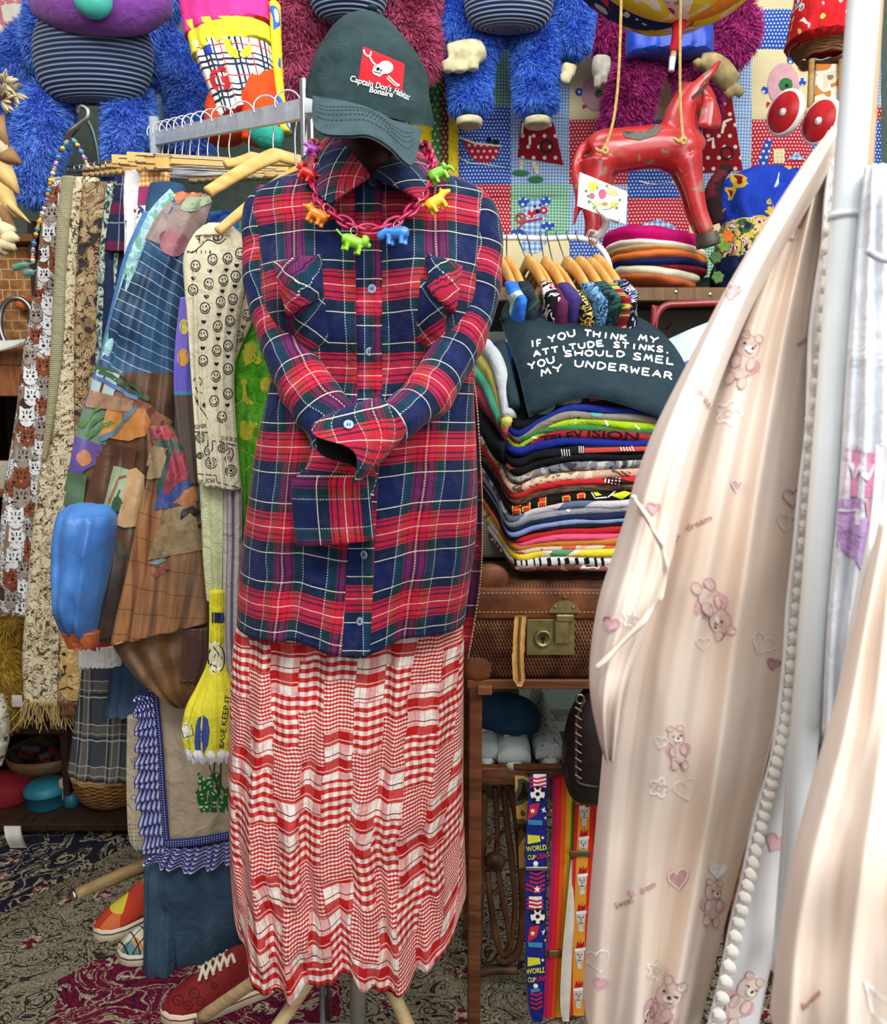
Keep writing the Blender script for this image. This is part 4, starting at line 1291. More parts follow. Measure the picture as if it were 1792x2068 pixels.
# right front panel
m = MX('bear_cabin_print', .4, .42); u, v = m.uv()
st = m.noise(5, 3, m.comb(u * 9, v * .6)); c = m.ramp(st, [(.3, '#4d3324'), (.45, '#8a5a38'), (.56, '#a9764a'), (.7, '#6b4a36')])
c = m.mix((m.noise(3.5, 3) - .42).max(0) * 3.2, c, '#57534a'); c = m.mix(m.line(v + u * .25, .052, .01, .0016) * .7, c, '#3c2416')
m.col(c); m.bump(m.noise(12, 3), .15, .01); CAB = m.mat
pan = [[], []]
Rw = [(860, 300, 345), (900, 298, 372), (960, 300, 392), (1020, 285, 400), (1100, 268, 408), (1180, 250, 416), (1240, 234, 420), (1285, 222, 421)]
fp = tube([(a, b, c_, 1.60, .045) for a, b, c_ in Rw], n=90, m=60, folds=((3, .007, 1.2), (5, .004, .2)), wr=.006, seed=48, hem=lambda x: -24 * x, wfreq=10)
FS = Surf(fp)
p2 = MB(); M2 = [satin('#b03a48', '#7a3040', 20), satin('#3a5a4c', '#2c4440', 16), satin('#2c3f78', '#3d5090'), satin('#c98c50', '#b06a3a', 30), satin('#9c8460', '#7d6a4a', 40), satin('#2a2624'), satin('#7c94a0'), satin('#8c4a50')]
on(FS, p2, [gpoly(((318, 880), (376, 900), (398, 985), (318, 1010)))], 1, 0.0025)
on(FS, p2, [fan([(350, 908), (370, 912), (374, 936), (384, 952), (376, 970), (356, 976), (344, 1000), (330, 996), (336, 960), (344, 930)]), fan([(304, 862), (330, 858), (350, 876), (340, 890), (312, 886)])], 0, 0.0035)
on(FS, p2, [gpoly(((326, 985), (398, 960), (400, 1015), (312, 1030)))], 2, 0.0031)
on(FS, p2, [fan([(350, 1015), (372, 992), (396, 976), (402, 1012), (380, 1024)])], 3, 0.0040)
on(FS, p2, [gpoly(((304, 900), (340, 905), (326, 965), (296, 968)))], 4, 0.0040)
on(FS, p2, [gpoly(((330, 1030), (402, 1012), (408, 1110), (300, 1130)))], 4, 0.0035)
on(FS, p2, [fan([(370, 1028), (386, 1022), (402, 1022), (402, 1036), (394, 1044), (384, 1032), (372, 1036), (366, 1050), (364, 1036)]), fan(circ(402, 1062, 5))], 5, 0.0045)
on(FS, p2, [fan([(302, 1136), (326, 1126), (334, 1130), (316, 1140)]), fan([(326, 1118), (338, 1112), (336, 1118)])], 6, 0.0045)
on(FS, p2, [fan([(306, 1158), (342, 1142), (344, 1148), (312, 1166)])], 7, 0.0045)
fp.join(compact(p2), 1).build('front_panel', [CAB] + M2, JK)
st = MB()
on(FS, st, [stroke([(x, 1306 - (x - 222) * .205), (x + 4, 1303 - (x - 222) * .205)], 5) for x in range(224, 420, 8)], 0, .002)
compact(st).build('hem_stitching', cloth('#c79a72'), JK)
lin_ = tube([(1255, 250, 421, 1.63, .05), (1300, 228, 421, 1.63, .06), (1340, 248, 418, 1.63, .07), (1385, 285, 412, 1.63, .07), (1420, 330, 402, 1.63, .05), (1432, 355, 390, 1.63, .03)], n=80, m=40, folds=((4, .008, .3),), wr=.006, seed=50, wfreq=12)
lin_.build('brown_lining', satin('#7a5630', '#54371f', 9, r=.42), JK)
tube([(1270, 372, 421, 1.60, .02), (1330, 366, 421, 1.60, .02), (1378, 364, 405, 1.60, .02)], n=40, m=20, folds=((3, .004, .3),), wr=.004, seed=51).build('turned_facing', satin('#5c4038', '#47302a'), JK)

# ---------------------------------------------------------------- sunflower strip, smiley pajamas, towels, leafy shirt
m = MX('moon_and_stripe_print', .7, .25); u, v = m.uv()
c = m.ramp((v * -1), [(0, '#7a6ac8'), (.13, '#6a60c4'), (.185, '#4a86b8'), (.195, '#5c5048'), (.4, '#4a4038')], 'CONSTANT'); m.col(c)
sf = tube([(600, 366, 392, 1.60, .03), (680, 356, 392, 1.60, .03), (780, 352, 392, 1.60, .03), (880, 362, 396, 1.6, .03), (980, 385, 404, 1.60, .03)], n=40, m=40, folds=((3, .003, .4),), seed=52)
sfm = m.mat; s_ = Surf(sf); pr = MB(); on(s_, pr, [fan(circ(372, 660, 9, 14, 16))], 0); on(s_, pr, [fan(circ(370, 722, 11, 14, 18))], 1)
sf.join(compact(pr), 1)
tag(sf.build('printed_scarf', [sfm, cloth('#d8cc60'), cloth('#d8a040')]), 'narrow violet and brown scarf with yellow moons between the satin jacket and the smiley pajamas', 'scarf')

PJ = thing('smiley_pajamas', 'cream pajama trousers printed with smiley faces and hearts hanging beside the flannel shirt sleeve', 'pajamas', P(430, 1000, 1.50))
FLN = plain('#d6cdb2', .95, .1, 0, .05, 40, .5, bd=.002)
leg2 = tube([(470, 440, 500, 1.54, .03), (520, 430, 520, 1.54, .04), (600, 440, 518, 1.54, .04), (650, 450, 508, 1.54, .03), (700, 462, 486, 1.54, .02), (728, 468, 476, 1.54, .01)], n=60, m=40, folds=((5, .004, .3),), seed=54)
leg1 = tube([(452, 412, 470, 1.50, .03), (470, 392, 488, 1.50, .045), (510, 373, 505, 1.50, .06), (560, 373, 496, 1.50, .06), (650, 381, 480, 1.50, .06), (760, 388, 472, 1.50, .055), (860, 395, 476, 1.50, .055), (985, 402, 486, 1.50, .055)], n=90, m=80, folds=((5, .006, .4), (9, .002, 0)), wr=.004, seed=55, hem=lambda x: 8 * x)
L1 = Surf(leg1); L2 = Surf(leg2)
tube([(449, 420, 462, 1.50, .035), (462, 404, 478, 1.50, .045), (474, 392, 488, 1.50, .05)], n=90, m=10, folds=((16, .003, 0),), seed=3).build('gathered_waist', FLN, PJ)
PJP = {L1: MB(), L2: MB()}; BLK = cloth('#1d1c1f')


def smiley(s_, x, y, r=11, rot=0):
    c, q = cos(rot), sin(rot); T = lambda a, b: (x + (a * c - b * q) * .82, y + a * q + b * c)
    R_ = lambda pts: [T(*p) for p in pts]
    on(s_, PJP[s_], [stroke(R_(circ(0, 0, r, 22)), 1.9, True), fan(R_(circ(-r * .32, -r * .28, r * .13, 8, r * .2))), fan(R_(circ(r * .32, -r * .28, r * .13, 8, r * .2))), stroke(R_(circ(0, 0, r * .62, 12, a0=.25, a1=pi - .25)), 1.9)], 0)


for k, (x, y) in enumerate(((395, 537), (422, 573), (414, 622), (410, 676), (390, 585), (410, 728), (430, 524), (460, 522), (446, 610), (440, 659), (438, 708), (436, 760), (432, 810), (448, 842), (476, 558), (452, 566), (470, 604), (464, 648), (460, 698), (460, 745), (460, 795), (485, 512))): smiley(L1, x, y, 11, .2 * sin(k * 2))
for x, y in ((485, 595), (482, 680), (500, 636)): smiley(L2, x, y)
for x, y in ((391, 562), (417, 599), (424, 547), (412, 650), (410, 703), (457, 545), (449, 588), (442, 635), (440, 684), (437, 735), (434, 784), (459, 818), (474, 578), (468, 626), (462, 672), (460, 720), (478, 536)): on(L1, PJP[L1], [fan(heartpts(x, y, 5))], 0)
for x, y in ((494, 574), (491, 660), (474, 708)): on(L2, PJP[L2], [fan(heartpts(x, y, 5))], 0)
on(L1, PJP[L1], [stroke([(372 + 4 * k, 500 + 10 * sin(k * .42) + (0 if k < 9 else -2 * (k - 9))) for k in range(2, 22)], 1.8)] + [stroke([(380 + 9 * k, 506), (379 + 9 * k, 512)], 1.6) for k in range(6)] + [stroke([(398, 481), (410, 489)], 2), stroke([(404, 478), (404, 492)], 2), stroke(circ(436, 480, 6, 12), 1.8, True), stroke(circ(440, 476, 10, 12), 1.5, True)], 0)
on(L1, PJP[L1], [stroke([(391, 770), (394, 764), (402, 762), (408, 768), (404, 778), (396, 782), (400, 792), (408, 794)], 2.2), stroke([(394, 800), (404, 824), (416, 838), (420, 846)], 1.8), stroke([(396, 811), (404, 811)], 2), stroke([(400, 806), (400, 816)], 2), fan(starpts(413, 818, 7, 3, 7))], 0)
on(L1, PJP[L1], [textline('OXER', (393, 866), (418, 863), 8, .006), textline('JOE BOXER', (446, 888), (492, 894), 8, .006), stroke([(394, 872), (420, 873), (430, 878)], 2), stroke([(428, 890), (450, 893), (476, 900)], 2),
        textline('OXER', (398, 976), (410, 977), 8, .006), textline('JOE', (414, 974), (434, 975), 8, .006), textline('BOXER', (434, 992), (466, 996), 8, .006), textline('JOE', (474, 996), (487, 997), 8, .006), stroke([(400, 957), (436, 960), (438, 974), (486, 986)], 1.8)], 0)
for x, y, a in ((420, 905, .3), (462, 920, .4)):
    P_ = [(x, y - 16), (x + 8, y - 12), (x + 9, y), (x + 3, y + 12), (x - 5, y + 14), (x - 8, y + 6), (x - 4, y - 2), (x + 1, y - 6)]
    on(L1, PJP[L1], [stroke(P_, 2, True), stroke(circ(x, y + 4, 3, 8), 1.2, True)], 0)
for x, y, r in ((405, 884, 9), (450, 905, 9), (426, 935, 11), (466, 950, 11), (404, 920, 6)):
    on(L1, PJP[L1], [stroke(circ(x, y, r, 18), 1.8, True), stroke(circ(x, y, r * .6, 14), 1.5, True), fan(circ(x, y, r * .25, 8))], 0)
for b, q in ((leg1, L1), (leg2, L2)): b.join(compact(PJP[q]), 1).build('leg', [FLN, BLK], PJ)

m = MX('pale_green_terry', .97, .1); u, v = m.uv(); m.col(m.ramp(m.noise(18, 4), [(.3, '#b7bc8e'), (.7, '#d5d8ac')])); m.bump(m.noise(300, 2), .8, .003)
t = tube([(975, 404, 486, 1.53, .04), (1060, 408, 486, 1.53, .045), (1140, 412, 486, 1.53, .045), (1215, 418, 480, 1.53, .04)], n=60, m=40, folds=((3, .006, .3),), seed=57)
single(t, m.mat, 'pale_green_towel', 'pale yellow-green cloth hanging below the smiley pajamas', 'cloth')
STR = stripes('grey_lilac_stripe', '#a9a39a', [(.026, .004, .006, '#5d5878', 'u'), (.026, .013, .003, '#c9b9a4', 'u'), (.026, .019, .002, '#6c6684', 'u')])
t = tube([(985, 452, 489, 1.51, .03), (1120, 450, 489, 1.51, .03), (1260, 448, 488, 1.51, .03), (1380, 452, 492, 1.51, .03), (1450, 462, 494, 1.51, .03)], n=40, m=40, folds=((2, .003, .3),), seed=58)
single(t, STR, 'striped_cloth', 'narrow grey and lilac striped cloth hanging against the gingham skirt', 'cloth')
YL = thing('yellow_printed_pajamas', 'bright yellow cotton leg with blue oval print and white hem left of the skirt', 'pajamas', P(430, 1540, 1.49))
yl = tube([(1195, 424, 452, 1.50, .03), (1280, 424, 454, 1.50, .035), (1340, 420, 456, 1.50, .04), (1395, 398, 470, 1.49, .06), (1440, 378, 480, 1.48, .08), (1490, 370, 486, 1.48, .09), (1528, 376, 487, 1.48, .08)], n=80, m=60, folds=((5, .006, .3), (9, .002, 1)), wr=.006, seed=60)
Y_ = Surf(yl); pr = MB()
on(Y_, pr, [gpoly(((422, 1236), (455, 1238), (455, 1258), (422, 1258)), 6, 4)], 0); on(Y_, pr, [fan([(400, 1450), (410, 1444), (420, 1452), (424, 1475), (420, 1505), (410, 1524), (396, 1528), (392, 1500), (394, 1470)])], 1)
on(Y_, pr, [gpoly(((444, 1238), (455, 1238), (455, 1256), (444, 1256)), 3, 3)], 1, .0015)
on(Y_, pr, [fan([(422, 1290), (448, 1300), (450, 1345), (440, 1362), (424, 1362)]), fan(circ(378, 1476, 10, 14, 18)), fan([(478, 1440), (486, 1460), (486, 1478), (476, 1465)])], 2)
on(Y_, pr, [stroke([(424, 1296), (448, 1330)], 2), stroke([(446, 1300), (424, 1345)], 2), stroke([(424, 1340), (448, 1352)], 2), stroke(circ(437, 1330, 16, 18, 28), 2, True), stroke([(366, 1466), (386, 1462), (390, 1484), (372, 1490)], 1.6, True), fan([(470, 1482), (488, 1505), (488, 1525), (476, 1510)])] +
   [textline('PLEASE KEEP IT', (450, 1530), (464, 1404), 10, .004)], 0, .0012)
yl.join(compact(pr), 1).build('leg', [plain('#d9d03a', .9, .15, 0, .08, 30, .4), cloth('#23283e'), cloth('#3f4d90'), cloth('#e8e6dc')], YL)
hm = tube([(1516, 374, 487, 1.48, .085), (1530, 378, 488, 1.48, .09), (1542, 382, 484, 1.48, .08)], n=120, m=10, folds=((14, .005, 0),), wr=.003, seed=61, hem=lambda x: 3 * sin(x * 20), caps=(False, False))
hm.build('gathered_hem', cloth('#d6d4da'), YL)

LEAF = printm('leafy_green_print', [(0, '#3f8a1c'), (.40, '#4fa022'), (.52, '#63b030'), (.60, '#479a20'), (.72, '#7cc04a')], 9, 1.8, 3, .8, lines='#6fb440', lw=.02)
lf = tube([(590, 500, 590, 1.58, .05), (660, 486, 590, 1.58, .06), (760, 470, 585, 1.58, .07), (900, 474, 570, 1.58, .07), (1040, 482, 560, 1.58, .07), (1120, 492, 556, 1.58, .06)], n=70, m=50, folds=((4, .007, .4),), wr=.006, seed=63, hem=lambda x: 20 * x)
s_ = Surf(lf); pr = MB()
on(s_, pr, [gpoly(((488, 700), (512, 690), (526, 722), (496, 740)), 4, 4), fan([(490, 770), (496, 772), (500, 800), (514, 816), (500, 818), (490, 806)]), fan(circ(538, 778, 12, 14, 16)), fan([(486, 850), (506, 848), (514, 862), (510, 886), (494, 890), (484, 880)]), fan(circ(516, 858, 6)), fan(circ(522, 900, 6, 12, 14)), fan(circ(493, 772, 7)), fan(circ(520, 728, 8))], 0)
on(s_, pr, [stroke([(486, 908), (500, 915), (520, 925), (505, 945)], 1.8), stroke([(505, 940), (494, 955), (506, 964), (520, 930)], 1.8), stroke([(488, 700), (512, 688), (528, 720)], 1.5), stroke([(474, 820), (500, 800)], 1.6)], 1)
lf.join(compact(pr), 1)
tag(lf.build('leafy_green_shirt', [LEAF, cloth('#c6bd3c'), cloth('#a8cf80')]), 'bright green shirt with yellow pear print between the smiley pajamas and the flannel shirt', 'shirt')
BSH = cloth('#2c4a86')
t = tube([(425, 425, 560, 1.60, .05), (470, 420, 560, 1.60, .05), (560, 420, 560, 1.6, .04)], n=50, m=20, folds=((5, .006, .4),), wr=.008, seed=64)
single(t, printm('blue_green_cotton', [(0, '#1f3a78'), (.5, '#2f5aa0'), (.58, '#3f8a5a'), (.7, '#2c6a44')], 14, .6, 2), 'blue_green_shirt', 'crumpled blue and green shirt under the honey wooden hanger', 'shirt')

# ---------------------------------------------------------------- lower left garments
RS = thing('white_slip', 'white scalloped slip hem with a red band showing under the blue satin sleeve', 'slip', P(195, 1350, 1.80))
tube([(1296, 158, 232, 1.80, .05), (1314, 160, 230, 1.80, .05)], n=60, m=6, folds=((10, .003, 0),)).build('red_band', cloth('#b02a2e'), RS)
tube([(1308, 160, 236, 1.80, .05), (1348, 160, 244, 1.80, .06)], n=120, m=12, folds=((8, .004, 0),), hem=lambda x: 4 * abs(sin(x * 14)), caps=(True, False)).build('lace_hem', cloth('#c8c4c0'), RS)
m = MX('grey_tartan', .95, .1); u, v = m.uv()
c = m.mix(m.band(v + .20, .03, .10) * .0, '#3f454c', '#3f454c')
L_ = m.line(v, .115, .012, .0035).max(m.line(v, .115, .055, .0025)).max(m.line(v, .115, .030, .0018)); K_ = m.line(u, .088, .012, .0028).max(m.line(u, .088, .045, .002)).max(m.line(u, .088, .028, .0015))
D_ = m.line(v, .115, .020, .006).max(m.line(u, .088, .020, .006)).max(m.line(u, .088, .052, .004)); G_ = m.line(v, .115, .038, .032).max(m.line(u, .088, .034, .022))
c = m.mix(G_ * .6, c, '#6b665c'); c = m.mix(D_ * .7, c, '#25262a'); c = m.mix(K_ * .7, c, '#a8a49c'); c = m.mix(L_ * .8, c, '#b4b0a6'); m.col(c)
t = tube([(1330, 170, 280, 1.93, .06), (1420, 160, 285, 1.93, .07), (1500, 149, 290, 1.93, .08), (1582, 140, 290, 1.93, .09)], n=80, m=40, folds=((5, .005, .3),), seed=71, hem=lambda x: 10 * x)
single(t, m.mat, 'grey_plaid_skirt', 'grey and black tartan skirt with white lines hanging above the wicker basket', 'skirt')
t = tube([(1320, 226, 310, 1.86, .06), (1400, 220, 310, 1.86, .06), (1452, 214, 310, 1.86, .07)], n=70, m=30, folds=((4, .005, .3),), seed=72)
single(t, denim('#56708f', '#3d5472'), 'denim_skirt', 'faded blue denim skirt with a frayed hem beneath the satin jacket lining', 'skirt')
TC = plain('#cfc3a6', .95, .1, 0, .08, 40, .4)
t = tube([(1450, 258, 310, 1.79, .03), (1560, 256, 308, 1.79, .03), (1660, 258, 304, 1.79, .03), (1700, 262, 300, 1.79, .03), (1718, 272, 290, 1.79, .02)], n=50, m=40, folds=((2, .003, .3),), seed=73)
s_ = Surf(t); pr = MB()
on(s_, pr, [stroke([(264, 1530), (268, 1545), (272, 1530)], 1.5), stroke(circ(276, 1535, 5, 10), 1.4, True), stroke(circ(270, 1610, 5, 10), 1.4, True), stroke(circ(272, 1570, 3, 10), 1.2, True)] + [fan(circ(262 + 6 * i, 1665 + 8 * j, 1.6, 6)) for i in range(5) for j in range(5)], 0)
t.join(compact(pr), 1); tag(t.build('cream_scarf', [TC, cloth('#8a7c64')]), 'cream printed cloth with a rounded end hanging left of the gingham ruffled apron', 'cloth')
APR = thing('ruffled_apron', 'beige apron edged with navy gingham ruffles hanging above the blue jeans skirt', 'apron', P(390, 1750, 1.68))
ap = tube([(1395, 300, 480, 1.70, .03), (1500, 312, 480, 1.70, .03), (1600, 318, 480, 1.70, .03), (1700, 322, 480, 1.70, .03)], n=90, m=50, folds=((4, .004, .3),), seed=74, hem=lambda x: -14 * x)
ap.build('panel', plain('#b8a88e', .95, .1, 0, .06, 20, .3), APR); s_ = Surf(ap); pr = MB()
for k in range(16):
    x0 = 420 + random.uniform(-14, 46); on(s_, pr, [stroke([(x0, 1640), (x0 + random.uniform(-12, 12), 1600), (x0 + random.uniform(-26, 26), 1560 + random.uniform(0, 20))], 6)], 0)
on(s_, pr, [fan([(398, 1610), (404, 1598), (414, 1610), (420, 1640), (410, 1636)])], 0); on(s_, pr, [stroke([(440, 1600), (432, 1560), (436, 1500)], 3), stroke([(446, 1590), (446, 1540), (442, 1490)], 3), stroke([(436, 1580), (424, 1550), (422, 1510)], 2)], 1, .0012)
compact(pr).build('plant_applique', [printm('green_dot_cotton', [(0, '#cfe0c8'), (.3, '#2f6a34'), (.66, '#cfe0c8')], 120, 0, 0), cloth('#4a3a2c')], APR)
GN = gingham('navy_gingham', .0105, '#d8d8e4', '#4a5098', '#141a58'); DOT = MX('navy_dot_tape', .9, .1); u, v = DOT.uv()
dx = (u / .006).fract() - .5; dy = (v / .006).fract() - .5; DOT.col(DOT.mix((dx * dx + dy * dy).sqrt() < .22, '#33387a', '#d8d8e4'))
grid([(302, 1398, 1.675), (312, 1500, 1.675), (318, 1600, 1.675), (326, 1712, 1.675)], [(318, 1398, 1.672), (328, 1500, 1.672), (334, 1600, 1.672), (342, 1700, 1.672)], 40, 4, thick=.004).build('dotted_tape', DOT.mat, APR)
grid([(322, 1712, 1.672), (400, 1706, 1.672), (474, 1692, 1.672)], [(322, 1698, 1.67), (400, 1691, 1.67), (474, 1678, 1.67)], 40, 4, thick=.004).build('dotted_tape', DOT.mat, APR)


def ruffle(A, B, waves, amp, par, mat, nu=160, nv=10, name='ruffle'):
    A = [tuple(P(*a)) for a in A]; B = [tuple(P(*b)) for b in B]; G = []
    for i in range(nv + 1):
        t = i / nv; row = []
        for j in range(nu + 1):
            s_ = j / nu; a = Vector(cat(A, s_)); b = Vector(cat(B, s_)); p = a.lerp(b, t); ph = s_ * waves * 2 * pi + 1.2 * nz(s_ * 9, 3)
            p.y += amp * (.25 + .75 * t) * sin(ph); dirv = (Vector(cat(B, min(1, s_ + .01))) - Vector(cat(B, max(0, s_ - .01)))).normalized(); p += dirv * (amp * .5 * t * cos(ph * .5 + 1)); row.append(p)
        G.append(row)
    return sheet(G, .003).build(name, mat, par)


ruffle([(308, 1400, 1.665), (318, 1500, 1.665), (322, 1600, 1.665), (332, 1722, 1.665)], [(272, 1410, 1.66), (276, 1500, 1.66), (276, 1600, 1.66), (292, 1725, 1.66)], 17, .014, APR, GN)
ruffle([(314, 1712, 1.665), (400, 1712, 1.665), (474, 1696, 1.665)], [(290, 1742, 1.66), (390, 1758, 1.66), (472, 1738, 1.66)], 9, .014, APR, GN, 120)
JN = thing('long_jeans_skirt', 'long blue denim skirt with frayed hem hanging just above the rug', 'skirt', P(385, 1990, 1.66))
DN = denim('#4e6880', '#34495e')
tube([(1690, 310, 490, 1.76, .04), (1800, 296, 490, 1.72, .09), (1900, 300, 488, 1.72, .10), (1962, 310, 488, 1.72, .10)], n=90, m=50, folds=((3, .008, 1.0),), wr=.008, seed=77, hem=lambda x: -4 * x).build('back_panel', DN, JN)
tube([(1690, 300, 372, 1.745, .03), (1745, 294, 368, 1.73, .05), (1800, 293, 362, 1.71, .06), (1900, 292, 358, 1.68, .06), (2022, 292, 356, 1.66, .06)], n=60, m=50, folds=((2, .006, .2), (5, .002, 0)), wr=.008, seed=78).build('front_panel', DN, JN)
fr = MB()
for k in range(70):
    x = random.uniform(293, 356); a = P(x, 1990, 1.63 + random.uniform(0, .05)); path([a, a + Vector((random.gauss(0, .003), 0, -.012))], .0009, 4, m=2, mb=fr)
fr.build('frayed_hem', cloth('#8fa3b4'), JN)['kind'] = 'stuff'

# ---------------------------------------------------------------- beads and hook
HK = thing('metal_coat_hook', 'dull grey metal hook with spread arms holding the bead string', 'hook', P(165, 330, 2.0))
path([P(158, 228, 1.95), P(165, 216, 1.945), P(177, 222, 1.94), P(176, 238, 1.94), P(160, 252, 1.945), P(142, 266, 1.95), P(134, 284, 1.96)], .0055, 10).build('hook', metal('#9a9c94', .45), HK)
path([P(172, 236, 1.965), P(186, 262, 1.97), P(196, 300, 1.98), P(200, 335, 1.99)], .005, 10).build('arm', metal('#5a7078', .5), HK)
path([P(172, 238, 1.965), P(158, 258, 1.97), P(145, 275, 1.98)], .004, 10).build('arm', metal('#5a7078', .5), HK)
BDS = thing('bead_necklace', 'long string of amber, blue and clear beads with tiny bottle charms on the grey hook', 'necklace', P(66, 545, 1.9))
bpth = [P(x, y, 1.90) for x, y in ((136, 285), (126, 300), (116, 322), (110, 340), (102, 365), (97, 390), (92, 412), (85, 432), (78, 452), (73, 470), (68, 492), (66, 512), (66, 532))]
b2 = [P(x, y, 1.92) for x, y in ((148, 282), (156, 292), (164, 306), (172, 322), (178, 338))]
colr = ['#d88a20', '#7a2a3a', '#d8c02a', '#cfd4dc', '#3a8ab8', '#e09a2a', '#7d6aa8', '#4a9aa0', '#c9d0d8', '#5a2a50']
for pt, cnt in ((bpth, 44), (b2, 13)):
    for k in range(cnt):
        c = Vector(cat([tuple(q) for q in pt], (k + .5) / cnt)); r = .0048 * (1 + .35 * sin(k * 2.3))
        sphere(c, r, sub=2, scale=(1, 1, .9)).build('bead', plain(colr[(k * 7 + k // 3) % len(colr)], .12, .6, 0, .02, 10, 0), BDS)
for a, b in (((70, 530), (28, 541)), ((76, 546), (50, 553))):
    A = P(*a, 1.9); B = P(*b, 1.9); D = (B - A)
    limb([(*A, .002), (*(A + D * .3), .0025), (*(A + D * .4), .0075), (*(A + D * .95), .008), (*B, .006)], n=14, px=False).build('bottle_charm', plain('#5f9a8a', .15, .6, 0, .1, 60, 0), BDS)

# ---------------------------------------------------------------- dried husks and flowers at the far left
HS_ = thing('dried_flower_bunch', 'bunch of dried straw flowers and corn husks at the far left edge', 'dried flowers', P(15, 520, 1.85))
HM = [plain('#b9ac8c', .8, .2, 0, .25, 30, .3), plain('#c9a869', .7, .25, 0, .25, 20, .3), plain('#8a6a48', .8, .2, 0, .25, 20, .3), plain('#d9c79a', .75, .2, 0, .15, 20, .3)]


def leafp(a, b, w, mat, par, bend=.02, nm='husk_leaf'):
    a = P(*a); b = P(*b); d_ = (b - a); s_ = d_.cross(Vector((.2, -1, .1))).normalized(); G = []
    for i in range(11):
        t = i / 10; ww = w * sin(pi * (t * .92 + .06)) ** .8; c = a + d_ * t + Vector((0, -bend * sin(pi * t), 0)); G.append([c + s_ * (ww * q) + Vector((0, abs(q) * w * .5, 0)) for q in (-1, -.5, 0, .5, 1)])
    return sheet(G, .0012).build(nm, mat, par)


for k in range(46):
    a = random.uniform(-1.3, 2.2); cx, cy = random.choice([(8, 170), (26, 188), (4, 200)]); L = random.uniform(18, 34)
    leafp((cx, cy, 1.84), (cx + L * cos(a), cy - L * sin(a), 1.82 + random.uniform(-.03, .02)), .005, HM[0], HS_, .004, 'straw_petal')
for a, b, w, mi in (((-10, 290), (34, 390), .022, 1), ((0, 300), (40, 330), .02, 2), ((-8, 330), (30, 440), .024, 1), ((-20, 360), (28, 470), .02, 2), ((4, 230), (16, 300), .014, 2), ((-5, 250), (20, 330), .016, 0), ((0, 380), (60, 450), .008, 1), ((-14, 310), (14, 480), .02, 3)): leafp((*a, 1.84), (*b, 1.80), w, HM[mi], HS_, .03)
for k in range(9):
    a = k / 9 * 6.28; leafp((4, 482, 1.80), (4 + 32 * cos(a), 482 + 34 * sin(a), 1.77), .02, HM[3], HS_, .03, 'pale_petal')

# ---------------------------------------------------------------- shelf unit at the far left with things
WD = wood('#8a5a38', '#5c3a22', .5, 12, (6, 1, 1)); DKW = wood('#3a2418', '#24150e', .6, 12, (6, 1, 1))
xs0 = P(-180, 500, 2.35).x; xs1 = P(78, 500, 2.35).x
SU = thing('wooden_shelf_unit', 'dark brown wooden shelf unit behind the hanging skirts at the far left', 'shelf unit', (lerp(xs0, xs1, .5), 2.5, 0))
def zat(py, Y): return P(50, py, Y).z
for (py, h, nm, mt) in ((472, .022, 'shelf_board', WD), (703, .05, 'shelf_board', WD), (990, .022, 'shelf_board', WD), (1470, .022, 'shelf_board', DKW)):
    z = zat(py, 2.32); box((xs0, 2.32, z - h), (xs1, 2.75, z), bev=.003).build(nm, mt, SU, smooth=False)
box((xs0, 2.75, 0.03), (xs1, 2.78, zat(440, 2.3)), bev=.002).build('back_panel', DKW, SU, smooth=False)
for x in (xs0, xs1 - .02): box((x, 2.33, 0.0), (x + .02, 2.78, zat(440, 2.3)), bev=.002).build('side_panel', DKW, SU, smooth=False)
zb = zat(703, 2.32)
box((xs0, 2.325, zat(800, 2.32)), (xs1 - .02, 2.35, zat(716, 2.32)), bev=.003).build('drawer_front', wood('#a06a42', '#7a4a2c', .4, 10, (6, 1, 1)), SU, smooth=False)
m = MX('brick_paper', .8, .2); u, v = m.uv(); r_ = (v / .03).floor(); uu = u / .045 + (r_ * .5); j1 = (uu.fract() < .08).max((v / .03).fract() < .1)
m.col(m.mix(j1, m.ramp(m.noise(40, 3), [(.3, '#7a5030'), (.6, '#a87848'), (.75, '#c49a66')]), '#c8a47c'))
b = box((P(-60, 600, 2.37).x, 2.37, zb + .002), (P(72, 600, 2.37).x, 2.6, zat(497, 2.37)), bev=.004)
tag(b.build('brick_print_box', m.mat, smooth=False), 'tan box with a printed brick pattern on the shelf at far left', 'box')
RG = MB(); path([P(x, y, 2.33) for x, y in ((60, 655), (62, 625), (45, 605), (20, 605), (4, 625), (0, 660), (10, 690), (26, 706))], .008, 12, mb=RG)
tag(RG.build('curled_metal_handle', metal('#9aa2a6', .35)), 'curled grey metal handle at the far left shelf in front of the brick box', 'handle')
c = P(47, 612, 2.35); tag(sphere(c, .024).build('orange_ornament', plain('#d0763a', .5)), 'small round orange ornament behind the curled metal handle', 'ornament')
tube([(686, -40, 62, 2.30, .04), (698, -40, 40, 2.30, .04), (710, -40, 6, 2.3, .03)], n=30, m=10, seed=2).build
o = grid([(-40, 686, 2.29), (20, 688, 2.29), (62, 684, 2.29)], [(-40, 716, 2.27), (10, 706, 2.27), (60, 688, 2.27)], 20, 6, thick=.004).build('white_doily', cloth('#d9dccf')); tag(o, 'pale cloth edge drooping over the shelf front at far left', 'cloth')
b = box((P(-40, 960, 2.34).x, 2.34, zat(990, 2.32)), (P(22, 960, 2.34).x, 2.40, zat(932, 2.34)), bev=.003); tag(b.build('small_card_box', plain('#b8b09a', .7)), 'small pale card box on the lower left shelf', 'box')
PL = MB(); limb([(-15, 1230, 2.25, 30), (-5, 1290, 2.24, 44), (5, 1340, 2.24, 40), (0, 1400, 2.24, 52), (-10, 1460, 2.24, 40)], mb=PL, n=24, m=30); sphere(P(22, 1268, 2.22), .036, PL)
